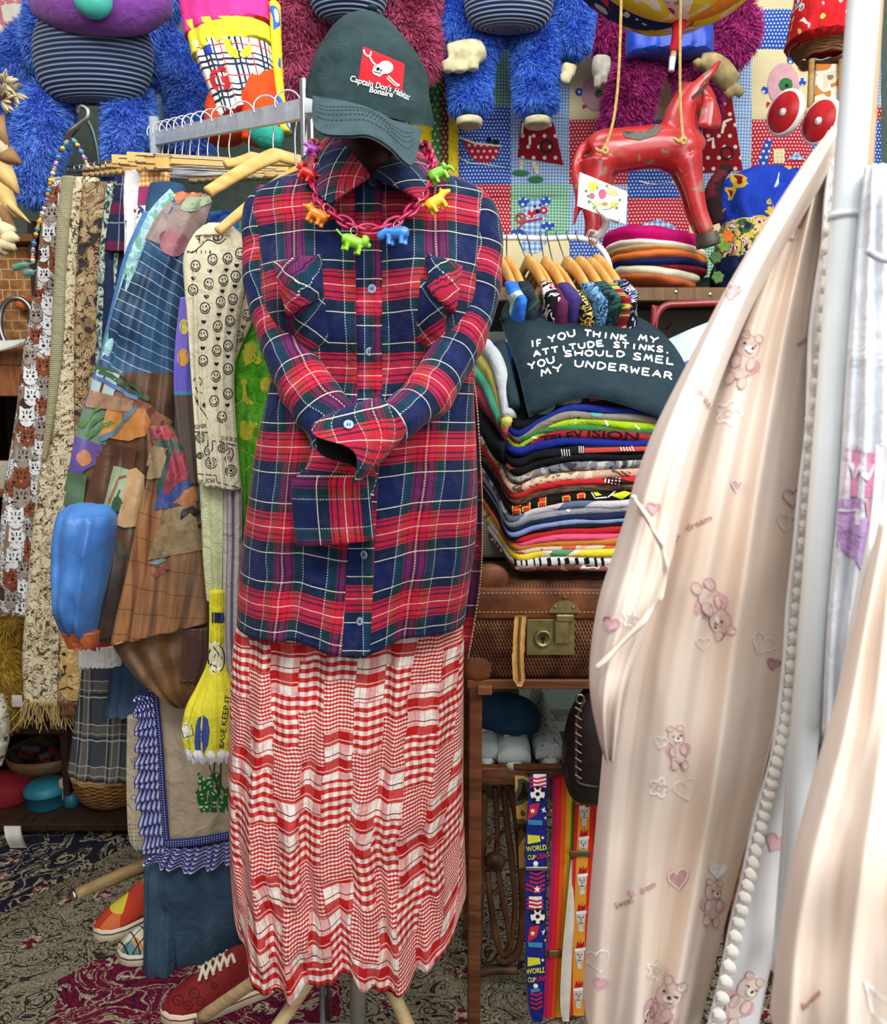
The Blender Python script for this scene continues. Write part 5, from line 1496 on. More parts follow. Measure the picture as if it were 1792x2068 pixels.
PLF = fuse(PL, .008, 2); fur(PLF, 9000, .022, .0022, 1, 5)
YT = thing('yellow_plush_toy', 'yellow shaggy plush toy sitting in the dark at the far left', 'plush toy', P(0, 1465, 2.24)); PLF.build('body', [plain('#8a6a1c', .9), furmat('#b08a2c')], YT)
o = box(P(24, 1428, 2.18) + Vector((0, 0, 0)), P(44, 1404, 2.18) + Vector((0, .002, 0)), bev=.0008).build('price_tag', plain('#d8d4cc', .7), YT)
limb([(-6, 1410, 2.0, 14), (-2, 1450, 2.0, 18), (-4, 1490, 2.0, 18), (-10, 1540, 2.0, 12)], n=20, wr=.1)
tag(limb([(-8, 1405, 2.0, 14), (0, 1440, 2.0, 18), (0, 1490, 2.0, 18), (-8, 1545, 2.0, 12)], n=24, wr=.1).build('floral_cloth', printm('grey_floral', [(0, '#54493e'), (.42, '#a8a48e'), (.55, '#cfcab8'), (.66, '#7a7a58')], 30, 1, 3)), 'grey floral cloth edge at the lower left border', 'cloth')

# low dark shelf with baskets and tins
zl = PF(60, 1712).z + .045
yl0 = PF(60, 1705).y
LS = thing('low_plank_shelf', 'low dark plank shelf just above the rug at lower left', 'shelf', (P(60, 1700, yl0).x, yl0 + .2, 0))
box((xs0, yl0 + .02, .03), (P(330, 1700, yl0).x, yl0 + .60, .055), bev=.004).build('board', DKW, LS, smooth=False)
for x in (xs0 + .05, P(310, 1700, yl0).x - .03): box((x, yl0 + .08, .0), (x + .03, yl0 + .5, .03)).build('foot', DKW, LS, smooth=False)
ZS = .0555
def onsh(px, Y): return Vector((P(px, 1690, Y).x, Y, ZS))
WK = MX('wicker', .7, .3); u, v = WK.uv(); wv = ((u / .011).fract() - .5) ; ck = ((u / .022).floor() + (v / .007).floor()).mod(2.0)
WK.col(WK.mul(WK.ramp(WK.noise(30, 3), [(.3, '#9a6a34'), (.7, '#d09a58')]), WK.mix(ck, '#b8b0a8', '#ffffff'))); WK.bump((v * (2 * pi / .007)).sin() * (ck * 2 - 1), .8, .004)
BK = thing('wicker_basket', 'honey coloured round wicker basket under the grey plaid skirt', 'basket', onsh(235, 2.38))
c = onsh(235, 2.40)
lathe([(.085, 0), (.105, .02), (.12, .06), (.125, .10), (.118, .10), (.112, .06), (.098, .02), (.0, .012)], c, 48, caps=(True, False)).build('woven_body', WK.mat, BK)
for z, r in ((.10, .1225), (.108, .123)):
    path([c + Vector((r * cos(a), r * sin(a), z + .003 * sin(a * 14))) for a in [2 * pi * k / 60 for k in range(61)]], .0055, 8, m=120).build('rim', wood('#cfa870', '#a8804c'), BK)
box(c + Vector((-.15, -.06, .02)), c + Vector((-.118, -.035, .09)), bev=.004).build('paper_tag', plain('#b8a888', .8), BK)
c = onsh(100, 2.36); TT = thing('teal_tin', 'round teal lidded tin on the low shelf left of the wicker basket', 'tin', c)
lathe([(.06, 0), (.064, .004), (.064, .05), (.066, .05)], c, 40).build('body', plain('#1f6a80', .45, .4), TT); lathe([(.067, .046), (.067, .06), (.05, .075), (.0, .078)], c, 40, caps=(False, False)).build('lid', plain('#237488', .45, .4), TT)
c2 = c + Vector((.085, -.01, 0)); lathe([(.022, 0), (.024, .004), (.024, .04), (.0, .045)], c2, 24, caps=(True, False)).build('side_pot', plain('#1d5a70', .45, .4), TT)
c = onsh(20, 2.40); RT = MB(); lathe([(.085, 0), (.09, .01), (.088, .06), (.06, .075), (.0, .08)], c, 40, RT, caps=(True, False)); tag(RT.build('red_pouf_hat', plain('#7a1420', .8)), 'dark red round felt hat on the low shelf at far left', 'hat')
c = onsh(110, 2.52)
FB = thing('flat_tray_basket', 'shallow bark tray basket filled with dark scraps behind the teal tin', 'basket', c)
z0 = .085
lathe([(.10, z0 - .03), (.125, z0), (.135, z0 + .035), (.128, z0 + .035), (.11, z0 + .0), (0, z0 - .01)], c, 40, caps=(True, False)).build('tray', wood('#8a6a48', '#5a402a'), FB)
lathe([(.09, 0), (.10, z0 - .03)], c, 40).build('base', DKW, FB)
for k in range(12):
    q = c + Vector((random.uniform(-.09, .09), random.uniform(-.09, .06), z0 + .03 + random.uniform(0, .03))); r_ = Matrix.Rotation(random.uniform(-1, 1), 3, 'Y') @ Matrix.Rotation(random.uniform(-1, 1), 3, 'Z')
    tag(box(q - Vector((.03, .012, .01)), q + Vector((.03, .012, .01)), bev=.006, rot=r_).build('felt_scrap', plain(random.choice(['#5a1420', '#2c2428', '#6a2030', '#3a3034', '#4a4040']), .9)), 'folded dark red or charcoal felt scrap heaped in the bark tray', 'felt scrap', 'felt scraps in the bark tray')
TG = MB(); G = []
for i in range(9):
    t = i / 8; G.append([P(lerp(8, 42, s_) + 14 * t * t, 1668 + 46 * t, yl0 - .03 - .02 * sin(3 * t)) for s_ in (0, .2, .4, .6, .8, 1)])
tgo = thing('paper_price_tag', 'white paper price tag with an eyelet hanging off the low shelf at far left', 'price tag', G[8][2])
sheet(G, .0012).build('card', plain('#c9c6be', .8), tgo)
q = P(25, 1675, yl0 - .034); path([q + Vector((.005 * cos(a), 0, .005 * sin(a))) for a in [2 * pi * k / 16 for k in range(17)]], .0016, 6).build('eyelet', metal('#8a7a58', .4), tgo)

# ---------------------------------------------------------------- shoes and dowels on the rug


def shoe(name, label, pts, mats, W=.047, H=.075, laces=None, L=.28, sole='#d8cdb4'):
    """toe & heel floor points; low canvas shoe"""
    toe, heel = pts; T = thing(name, label, 'shoe', (toe + heel) / 2)
    d_ = (heel - toe); Ln = d_.length; d_ = d_.normalized(); s_ = Vector((-d_.y, d_.x, 0)); z = Vector((0, 0, 1))
    def ring(t, z0, k=1, n=0): pass
    hw = [(0, .10), (.05, .55), (.15, .86), (.3, 1.0), (.5, .9), (.7, .78), (.88, .74), (.96, .55), (1, .15)]
    def half(t): return cat(hw, t)[1] * 1.0
    xs = [x for x, _ in hw]
    def hwat(t):
        for (a, b), (c, e) in zip(hw, hw[1:]):
            if t <= c: q = (t - a) / (c - a); return b + (e - b) * q
        return .1
    N = 36
    def outline(z0, grow):
        o = []
        for k in range(N): t = k / (N - 1); o.append(toe + d_ * (Ln * t) + s_ * ((hwat(t) * W + grow)) + z * z0)
        for k in range(N - 1, -1, -1): t = k / (N - 1); o.append(toe + d_ * (Ln * t) - s_ * ((hwat(t) * W + grow)) + z * z0)
        return o
    b = rings([outline(0.0, 0), outline(.004, .003), outline(.022, .003), outline(.028, 0), outline(.03, -.006)], True); b.build('sole', plain(sole, .6), T)
    b2 = rings([outline(.019, .0035), outline(.022, .0036), outline(.022, .003)], True, (False, False)); b2.build('foxing_stripe', plain(laces or '#2a2024', .6), T)
    prof = [(0.0, .012), (.06, .03), (.16, .042), (.3, .05), (.4, .062), (.5, .078), (.62, .086), (.8, .08), (.95, .082), (1.0, .08)]
    rs = []
    for i in range(41):
        t = i / 40; hh = [q for q in [cat([(b,) for a, b in prof], t)]][0][0] * H / .075; w_ = max(.004, hwat(min(max(t, .012), .988)) * W - .001); r = []
        for j in range(24):
            a = 2 * pi * j / 24; x = cos(a); y = sin(a)
            fl = 1.0 if t < .45 else lerp(1, .62, min(1, (t - .45) / .2))
            zz = .024 + max(0, y) * (hh) ; ww = w_ * (x * (1 - .32 * max(0, y) ** 2 * (1 if t < .5 else 1.0)))
            r.append(toe + d_ * (Ln * (.012 + .976 * t)) + s_ * ww + z * zz)
        rs.append(r)
    up_ = rings(rs, True); up_.build('upper', mats[0], T)
    return T, (toe, heel, d_, s_, Ln, up_)


m = MX('patchwork_canvas', .8, .2); vv = m.voro(16, m.vec('Object'), 'Color'); sp = m.node('ShaderNodeSeparateColor'); m.plug(sp.inputs[0], vv)
m.col(m.ramp(X(m, sp.outputs[0]), [(0, '#b03a26'), (.3, '#c86a3a'), (.5, '#4a8a34'), (.65, '#c8b83a'), (.8, '#3a4a7a'), (.9, '#b83a2a')], 'CONSTANT')); PCH = m.mat
T1, inf = shoe('patchwork_slip_on', 'red and green patchwork canvas shoe with cream sole behind the checked slip-on', (PF(190, 1895, .008), PF(350, 1830, .008)), [PCH])
m = MX('checker_canvas', .8, .2); q = m.node('ShaderNodeSeparateXYZ'); m.plug(q.inputs[0], m.vec('Object')); a_, b_ = X(m, q.outputs[0]), X(m, q.outputs[1])
gr = m.band(((a_ + b_) / .03).fract(), .5, .12).max(m.band(((a_ - b_) / .03).fract(), .5, .12)); cc = m.voro(30, m.vec('Object'), 'Color'); sp = m.node('ShaderNodeSeparateColor'); m.plug(sp.inputs[0], cc)
m.col(m.mix(gr, m.ramp(X(m, sp.outputs[0]), [(0, '#d8d4c4'), (.5, '#5f8a8a'), (.62, '#d8c8a8'), (.8, '#c88a5a')], 'CONSTANT'), '#26282c')); CHK = m.mat
shoe('checked_slip_on', 'white slip-on shoe with a dark check grid and cream sole half under the jeans skirt', (PF(238, 1935, .008), PF(400, 1905, .008)), [CHK])
T3, inf = shoe('red_lace_up_shoe', 'dark red canvas lace-up shoe with white laces beside the stand leg under the jeans skirt', (PF(325, 2062, .008), PF(560, 1985, .008)), [plain('#7a1a1c', .75, .25, 0, .15, 40, .3)], W=.05, H=.085, laces='#8a2024')
toe, heel, d_, s_, Ln, up_ = inf; s3 = Surf(up_)
for k in range(5):
    t = .36 + .06 * k; c = toe + d_ * (Ln * t) + Vector((0, 0, .088 + k * .0045))
    path([c - s_ * .022 + d_ * .004 + Vector((0, 0, -.008)), c - s_ * .006 + Vector((0, 0, .005)), c + s_ * .02 - d_ * .006 + Vector((0, 0, -.004))], .0036, 8).build('lace', cloth('#d8cdb8'), T3)
    path([c + s_ * .02 + d_ * .004 + Vector((0, 0, -.004)), c + Vector((0, 0, .006)), c - s_ * .02 - d_ * .012 + Vector((0, 0, -.008))], .0036, 8).build('lace', cloth('#d8cdb8'), T3)
mk = MB()
for x, y, r in ((360, 2020, 10), (380, 2030, 9), (405, 2022, 8), (432, 1990, 6), (392, 2006, 10)): on(s3, mk, [stroke(circ(x, y, r, 14), 2, True), stroke([(x - r * .5, y - 2), (x + r * .5, y + 3)], 2)], 0)
compact(mk).build('dark_print', cloth('#4a1014'), T3)
DW = thing('wooden_stand_leg', 'pale wooden dowel leg with a metal tip angled over the rug behind the jeans skirt', 'stand leg', PF(150, 1810, .015))
a = PF(152, 1808, .017); b = P(420, 1690, 2.2)
limb([(*a, .017), (*a.lerp(b, .5), .018), (*b, .018)], n=16, px=False).build('dowel', wood('#b89c6c', '#8f7448', .45, 14), DW)
limb([(*(a + (b - a) * .0), .0185), (*(a - (b - a) * .02), .018), (*(a - (b - a) * .045), .008)], n=16, px=False, m=8).build('metal_tip', metal('#a8a89c', .3), DW)
# ================================================================ table, suitcase and folded shirts
OAK = wood('#7a4a2c', '#4a2a18', .4, 9, (1, 1, 7))
zs = P(1090, 1372, 1.42).z; xl = P(944, 1300, 1.42).x; xr = xl + .56
TB_ = thing('wooden_side_table', 'dark wooden side table with square posts carrying the wicker suitcase', 'table', (lerp(xl, xr, .5), 1.6, 0))
box((xl - .0, 1.425, zs - .022), (xr, 1.80, zs - .002), bev=.003).build('tabletop', OAK, TB_, smooth=False)
for x, y in ((xl + .004, 1.43), (xr - .03, 1.43), (xl + .004, 1.76), (xr - .03, 1.76)):
    box((x, y, 0), (x + .026, y + .03, zs - .022), bev=.003).build('leg', OAK, TB_, smooth=False)
box((xl + .02, 1.415, zs - .03), (xl + .048, 1.44, zs - .012), bev=.002).build('corner_block', wood('#8f5a38', '#5f3a22', .4, 9), TB_, smooth=False)
zr = P(1000, 1580, 1.46).z
box((xl + .03, 1.49, zr - .006), (xl + .085, 1.51, zr + .016), bev=.003).build('rail', OAK, TB_, smooth=False)
zsh = P(1000, 1568, 1.56).z
box((xl + .01, 1.545, zsh - .012), (xr, 1.80, zsh), bev=.002).build('lower_shelf', OAK, TB_, smooth=False)

# --- suitcase
SU2 = thing('wicker_suitcase', 'old brown wicker suitcase with leather edges and brass lock under the folded shirts', 'suitcase', (lerp(xl, xr, .5), 1.6, zs))
m = MX('split_cane', .6, .3); u, v = m.uv()
zz = ((u / .0062) + ((v / .0075).floor() * .5)); tri = (zz.fract() - .5).abs() * 2; row = (v / .0075).fract()
h_ = m.band(tri, row, .55); c = m.ramp(m.noise(26, 4, m.vec('Object')), [(.28, '#3c2216'), (.5, '#7a4c30'), (.68, '#9a6e48'), (.8, '#b98a60')])
m.col(m.mul(c, m.mix(h_, '#6a5a50', '#ffffff'))); m.bump(tri * row, .9, .004); CANE = m.mat
m = MX('old_leather', .5, .35); n = m.noise(16, 5); m.col(m.ramp(n, [(.28, '#3a1e10'), (.5, '#6d3d20'), (.72, '#8c5430')])); m.bump(m.noise(120, 3), .25, .002); LEA = m.mat
BRS = plain('#8a8052', .42, .5, .75, .25, 60, .2)
z1 = P(1090, 1247, 1.42).z; z2 = P(1090, 1188, 1.42).z
zt = z2 + .012
box((xl, 1.42, zs), (xr, 1.79, z1), bev=.012).build('body', CANE, SU2)
lidb = MB(); box((xl + .004, 1.425, z1 + .001), (xr - .004, 1.785, zt), lidb, bev=.014); lid = lidb.build('lid', CANE, SU2)
band_ = MB(); box((xl - .003, 1.414, z1 - .003), (xr + .003, 1.796, z2 + .002), band_, bev=.006); band_.build('leather_band', LEA, SU2)
for z in (z1 + .012, z2 - .008):
    s_ = MB()
    for k in range(70): x = xl + .004 + k * .0079; box((x, 1.4125, z - .0006), (x + .005, 1.4140, z + .0006), s_)
    s_.build('stitching', cloth('#c9a480'), SU2)['kind'] = 'stuff'
def corner(px, py, Y, r, nm):
    c = P(px, py, Y); sphere(c, r, sub=3, scale=(1.0, .32, .8)).build(nm, LEA, SU2)
corner(966, 1346, 1.428, .036, 'leather_corner'); corner(990, 1168, 1.432, .036, 'leather_corner')
f_ = 1.412
def plate(x0, y0, x1, y1, nm, y=f_, t=.003, mat=BRS, bev=.001):
    a = P(x0, y1, y); b = P(x1, y0, y); o = box((a.x, y - t, a.z), (b.x, y + .012, b.z), bev=bev).build(nm, mat, SU2, smooth=False); return o
lk = plate(1063, 1250, 1161, 1322, 'lock_plate', 1.416)
kh = P(1097, 1290, 1.41); b = MB(); lathe([(.017, 0), (.017, .003), (.013, .004), (.012, .002), (0, .002)], kh + Vector((0, .001, 0)), 28, b, rot=Matrix.Rotation(pi / 2, 3, 'X')); b.build('keyhole_ring', BRS, lk)
khd = MB(); lathe([(.003, 0), (.003, .0045), (0, .0046)], kh + Vector((0, .001, .002)), 16, khd, rot=Matrix.Rotation(pi / 2, 3, 'X')); box(kh + Vector((-.0013, -.0035, -.008)), kh + Vector((.0013, 0, .001)), khd); khd.build('keyhole', plastic('#0c0a08', .8), lk)
hb = MB(); c = P(1140, 1238, 1.408)
for i in range(1): pass
pts = [(c.x + .029 * cos(a), c.z + .024 * sin(a)) for a in [pi * k / 16 for k in range(17)]]
hb.add([Vector((x, 1.4085, z)) for x, z in pts] + [Vector((x, 1.4125, z)) for x, z in pts], [tuple(range(16, -1, -1)), tuple(range(17, 34))] + [(k, k + 1, k + 18, k + 17) for k in range(16)] + [(0, 17, 33, 16)], 0, [(0, 0)] * 34)
hs = hb.build('hasp_plate', BRS, SU2, smooth=False, recalc=True)
plate(1122, 1240, 1160, 1256, 'hinge_barrel', 1.408, .005, BRS, .003); plate(1119, 1252, 1150, 1300, 'hasp_tongue', 1.409, .004, BRS, .003)
for x, y in ((1122, 1226), (1158, 1227), (1141, 1206)): sphere(P(x, y, 1.408), .0035, sub=2, scale=(1, .5, 1)).build('rivet', BRS, SU2)
zp = thing('zip_strap', 'tan zip strap hanging out of the suitcase lid over its front', 'zip', P(1050, 1385, 1.40))
G = []
for i in range(21):
    t = i / 20; y = lerp(1243, 1386, t); Y = 1.402 - .006 * sin(pi * t); w = lerp(12, 12, t) if t < .9 else lerp(12, 4, (t - .9) / .1); cx = 1052 - 4 * sin(pi * t) + (-2 if t > .5 else 0)
    G.append([P(cx + w * q, y, Y - .001 * (1 - abs(q))) for q in (-1, -.5, 0, .5, 1)])
sheet(G, .002).build('tape', cloth('#c79a58'), zp)
zt_ = MB()
for k in range(36):
    y = 1247 + k * 3.6; c = P(1052 - 4 * sin(pi * (y - 1243) / 143), y, 1.398 - .006 * sin(pi * (y - 1243) / 143)); box(c + Vector((-.0025, -.001, -.0009)), c + Vector((.0025, .0006, .0009)), zt_)
zt_.build('zip_teeth', metal('#7a6238', .4), zp)['kind'] = 'stuff'
GM = MX('grey_mesh', .8, .25); u, v = GM.uv(); dx = ((u + v) / .006).fract() - .5; dy = ((u - v) / .006).fract() - .5
GM.col(GM.mix((dx * dx + dy * dy).sqrt() < .3, '#9a988e', '#55564f'))
tag(box(P(958, 1128, 1.62), P(1060, 1050, 1.62) + Vector((0, .16, 0)), bev=.01).build('grey_woven_pouch', GM.mat), 'grey woven pouch on the suitcase behind the left end of the shirt stack', 'pouch')

# --- folded t-shirts
PC = P(1240, 1000, 1.66)


def folded(ly, my, ry, th, mat, depthback=.17, left=None, lx=1035, seed=0, decals=None, Yf=1.415):
    """one folded shirt: rounded front fold plus the left side running back"""
    lb = left if left is not None else ly - 92
    jit = 6 * nz(seed * 1.7, 3)
    path_ = [(966 + jit, lb - 16, 1.74), (980 + jit, lb, 1.66), (1006 + jit, (lb + ly) / 2 - 6, 1.53), (lx + jit, ly, Yf + .01), (lx + 50, lerp(ly, my, .55), Yf - .004), (1150, my, Yf - .006), (1250, lerp(my, ry, .45), Yf), (1345, ry, Yf + .01), (1400, ry + 25, Yf + .04)]
    W_ = [tuple(P(*p)) for p in path_]
    N = 56; r = th / 2 * 1.42 / F; rs = []
    for i in range(N + 1):
        c = Vector(cat(W_, i / N)); inn = (Vector((PC.x, PC.y, c.z)) - c); inn.z = 0; inn = inn.normalized(); ring = []
        wob = .005 * nz(c.x * 14, seed * 2.2) ; c = c + inn * (wob + .004 * nz(seed * 3.3, 1)) + Vector((0, 0, .0034 * nz(c.x * 16, seed * 1.3)))
        for k in range(9):
            a = pi / 2 + pi * k / 8; ring.append(c + inn * (r * (1 + cos(a) * 1.3)) + Vector((0, 0, r * sin(a))))
        for d_ in (.03, .08, .13): ring.append(c + inn * d_ + Vector((0, 0, -r * .9)))
        for d_ in (.13, .08, .03): ring.append(c + inn * d_ + Vector((0, 0, r * .9)))
        rs.append(ring)
    b = rings(rs, True)
    return b


def tees():
    K = '#15181c'
    T = [  # left y, mid y, right y, thickness, colour, label, left-back y
        (862, 806, 822, 20, K, 'black folded shirt with grey print directly under the slogan shirt', 760),
        (876, 826, 838, 18, '#1d2f86', 'royal blue folded shirt just below the black grey-print one', None),
        (886, 838, 852, 16, '#8b8676', 'taupe folded shirt with a teal mark near the top of the stack', None),
        (902, 852, 866, 17, '#9ec21f', 'lime green folded shirt near the top of the stack', None),
        (884, 862, 876, 13, '#3f7a45', 'thin mid green folded shirt under the lime one', 792),
        (898, 874, 886, 21, '#9a2732', 'dark red folded shirt with black lettering along its fold', 800),
        (912, 892, 900, 18, '#1b2a88', 'cobalt blue folded shirt below the dark red lettered one', 860),
        (934, 910, 908, 17, '#16181c', 'black folded shirt with red and white print, above the middle of the stack', 850),
        (950, 925, 922, 15, '#23232a', 'black patchy printed folded shirt in the middle of the stack', 872),
        (968, 942, 936, 17, '#77757a', 'grey wolf-print folded shirt in the middle of the stack', None),
        (988, 962, 952, 18, '#b59c84', 'beige and pink printed folded shirt in the middle of the stack', 905),
        (1000, 975, 966, 14, '#c0262a', 'bright red thin folded shirt above the olive one', 915),
        (1012, 988, 980, 15, '#57493a', 'olive brown folded shirt with fur print above the red-square one', 930),
        (1030, 1006, 996, 19, '#15130f', 'black folded shirt with red squares and yellow shapes', 942),
        (1048, 1022, 1012, 17, '#8a7e92', 'purple and white tie-dye folded shirt below the red-square one', None),
        (1060, 1034, 1026, 14, '#8d9298', 'grey marl folded shirt under the purple tie-dye one', 968),
        (1068, 1046, 1038, 15, '#1c2846', 'navy folded shirt under the grey marl one', 980),
        (1078, 1055, 1048, 10, '#8498c8', 'thin light blue folded shirt under the navy one', None),
        (1082, 1063, 1056, 12, '#191a20', 'black folded shirt between light blue and red ones', 1000),
        (1090, 1074, 1068, 17, '#b8222a', 'red folded shirt above the pink one low in the stack', 1010),
        (1098, 1086, 1080, 12, '#e0567e', 'pink folded shirt low in the stack', 1020),
        (1104, 1097, 1090, 16, '#c07a2c', 'mustard brown folded shirt low in the stack', None),
        (1113, 1107, 1104, 10, '#c9a090', 'thin blotchy pink folded shirt above the yellow tie-dye one', 1035),
        (1122, 1118, 1118, 17, '#e0cf5a', 'yellow, pink and green tie-dye folded shirt low in the stack', 1040),
        (1136, 1134, 1138, 20, '#d9d9d6', 'black and white block print folded shirt near the bottom of the stack', 1060),
        (1146, 1147, 1152, 12, '#8a6a5c', 'brown printed folded shirt at the very bottom of the stack', 1075)]
    specials = {9: printm('wolf_print', [(0, '#3a3a40'), (.42, '#77767a'), (.52, '#b5b2ae'), (.62, '#8a7a66'), (.7, '#4a4a52')], 22, 2, 4), 10: printm('beige_pink_print', [(0, '#6a4a3a'), (.4, '#c9a08e'), (.5, '#d8c4a8'), (.62, '#8f7350'), (.7, '#e0d4c0')], 18, 1.5, 3),
                14: printm('purple_tie_dye', [(0, '#4a2f6a'), (.36, '#6a4a80'), (.44, '#c9c4cc'), (.56, '#5f6f88'), (.68, '#2c3a50')], 8, .8, 2), 23: printm('yellow_tie_dye', [(0, '#e07a9a'), (.36, '#e8e0d8'), (.44, '#f0d83a'), (.56, '#efe4c0'), (.62, '#5a9a70'), (.7, '#f0d040')], 9, .6, 2),
                22: printm('blotchy_pink', [(0, '#d85a4a'), (.45, '#d8c0a8'), (.58, '#e08a8a')], 16, .5, 2), 8: printm('black_patch_print', [(0, '#15161a'), (.52, '#1b1c22'), (.58, '#d85a4a'), (.62, '#c8b48a'), (.66, '#23232a')], 12, .8, 2),
                12: printm('fur_print', [(0, '#3a2f26'), (.45, '#57493a'), (.6, '#7a6a54')], 30, 2, 3, mapping=(2, .4, 1)), 25: printm('brown_white_print', [(0, '#6a3a34'), (.5, '#8a5a50'), (.56, '#d8d4cc'), (.62, '#3a3030')], 16, 1, 2)}
    for k, (l, mi, r, th, cl, lb, left) in enumerate(T):
        b = folded(l, mi, r, th + 3, None, left=left, lx=1035 + (8 if k < 6 else 0) - (0 if k < 14 else 6) + (12 if k > 18 else 0), seed=k * 1.37 + 2)
        s_ = Surf(b); mats = [specials.get(k) or plain(cl, .92, .12, 0, .12, 26, .35, bd=.003)]; pr = MB()
        if k == 0:
            mats += [cloth('#6f7276'), cloth('#a83238'), cloth('#d0d0d0')]
            on(s_, pr, [fan([(1080, 826), (1110, 815), (1122, 820), (1112, 834), (1084, 838)]), fan([(1126, 818), (1160, 802), (1180, 796), (1174, 812), (1130, 826)])], 1); on(s_, pr, [gpoly(((1188, 798), (1222, 796), (1218, 808), (1192, 810)), 4, 3)], 2)
        if k == 2: mats += [cloth('#58a898')]; on(s_, pr, [fan(circ(1205, 836, 12, 14, 6)), stroke([(1166, 842), (1176, 850)], 5), stroke([(1226, 838), (1240, 830)], 5)], 1)
        if k == 3: mats += [cloth('#e4ecc8')]; on(s_, pr, [stroke([(1164, 846), (1160, 862)], 5), stroke([(1222, 845), (1228, 860)], 5), stroke([(1075, 882), (1096, 890)], 6), stroke([(1282, 858), (1302, 876)], 4)], 1)
        if k == 5: mats += [cloth('#2c1014')]; on(s_, pr, [textline('SIC', (1050, 908), (1086, 898), 14, .02), textline('TELEV', (1094, 896), (1180, 881), 14, .02), textline('ISION', (1184, 881), (1290, 889), 14, .02)], 1)
        if k == 7: mats += [cloth('#b8443a'), cloth('#d8d8d8')]; on(s_, pr, [gpoly(((1180, 905), (1310, 902), (1310, 910), (1180, 914)), 12, 3)], 1); on(s_, pr, [stroke([(1250 + 6 * i, 898), (1256 + 6 * i, 910)], 2.5) for i in range(5)] + [stroke([(1134 + 5 * i, 908), (1136 + 5 * i, 920)], 2) for i in range(4)] + [stroke([(1170 + 4 * i, 902), (1170 + 4 * i, 914)], 1.8) for i in range(3)], 2, .0014)
        if k == 11: mats += [cloth('#3a1c20'), cloth('#e8e0dc')]; on(s_, pr, [fan([(1212, 962), (1250, 966), (1290, 976), (1262, 982), (1222, 974)])], 1); on(s_, pr, [stroke([(1224 + 7 * i, 962 + i), (1222 + 7 * i, 974 + i)], 3) for i in range(5)], 2, .0014)
        if k == 13:
            mats += [cloth('#d83a2a'), cloth('#e0c84a'), cloth('#d6dc30'), cloth('#f0eee8')]
            for x, y in ((1044, 1030), (1063, 1024), (1095, 1014), (1144, 1003), (1174, 998)): on(s_, pr, [gpoly(((x - 6, y - 7), (x + 7, y - 9), (x + 6, y + 7), (x - 6, y + 9)), 3, 3)], 1); on(s_, pr, [stroke([(x - 8, y - 8), (x - 7, y + 9)], 2), stroke([(x + 8, y - 9), (x + 7, y + 8)], 2), stroke([(x - 6, y + .5), (x + 6, y - .5)], 1.2)], 2, .0014)
            on(s_, pr, [fan([(1192, 988), (1212, 988), (1216, 1000), (1204, 1002)]), fan([(1232, 1000), (1262, 992), (1276, 996), (1256, 1008)])], 3); on(s_, pr, [stroke([(1188, 986), (1202, 1006), (1226, 1004)], 2), stroke([(1228, 1004), (1250, 988), (1280, 990)], 2), fan([(1232, 986), (1250, 986), (1240, 994)])], 4, .0014)
        if k == 15: mats += [cloth('#e8e8e4')]; on(s_, pr, [fan(circ(1148, 1030, 4, 10))], 1)
        if k == 24:
            mats += [cloth('#131316')]
            for x, w in ((1040, 5), (1052, 3), (1062, 4), (1078, 3), (1090, 4), (1108, 8), (1128, 5), (1144, 9), (1164, 7), (1184, 10), (1202, 5), (1216, 6)): on(s_, pr, [stroke([(x, 1127), (x + 1, 1131), (x + 2, 1135), (x + 2, 1139), (x + 3, 1142)], w)], 1)
        b.join(compact(pr))
        tag(b.build('folded_shirt', mats), lb, 'shirt', 'folded shirts in the stack on the suitcase')


tees()
# top shirt with the slogan
TP = thing('slogan_shirt', 'charcoal t-shirt with a white slogan folded on top of the shirt stack', 'shirt', P(1200, 800, 1.5))
top = []
Lp = [(1018, 664, 1.66), (1034, 690, 1.58), (1050, 740, 1.50), (1062, 800, 1.43)]
cols_ = [([(1010, 640, 1.68), (1018, 664, 1.66), (1034, 705, 1.58), (1050, 760, 1.49), (1066, 825, 1.415), (1068, 842, 1.412)]),
         ([(1040, 602, 1.72), (1052, 625, 1.66), (1068, 680, 1.57), (1082, 745, 1.48), (1096, 808, 1.408), (1096, 828, 1.405)]),
         ([(1110, 622, 1.73), (1120, 634, 1.67), (1135, 680, 1.57), (1146, 735, 1.48), (1152, 782, 1.408), (1152, 806, 1.405)]),
         ([(1190, 630, 1.73), (1198, 642, 1.67), (1210, 685, 1.57), (1216, 735, 1.48), (1216, 782, 1.408), (1214, 806, 1.405)]),
         ([(1270, 640, 1.72), (1280, 655, 1.66), (1292, 700, 1.57), (1296, 750, 1.48), (1292, 805, 1.408), (1288, 828, 1.405)]),
         ([(1330, 672, 1.70), (1345, 690, 1.64), (1362, 725, 1.56), (1372, 765, 1.48), (1352, 832, 1.41), (1346, 850, 1.41)]),
         ([(1342, 690, 1.70), (1358, 705, 1.64), (1376, 735, 1.57), (1388, 775, 1.50), (1368, 850, 1.43), (1360, 864, 1.43)])]
CC = [[tuple(P(*q)) for q in c] for c in cols_]
G = []
for i in range(41):
    row = []
    for j in range(61):
        pts = [cat(c, i / 40) for c in CC]; p = Vector(cat(pts, j / 60)); p.z += .0035 * nz(p.x * 13, p.y * 13, 4) * (1 if i < 34 else .3); row.append(p)
    G.append(row)
tb = sheet(G, .012); TK = plain('#22333c', .93, .12, 0, .1, 30, .4)
tb.build('folded_body', TK, TP); s_ = Surf(tb); pr = MB()
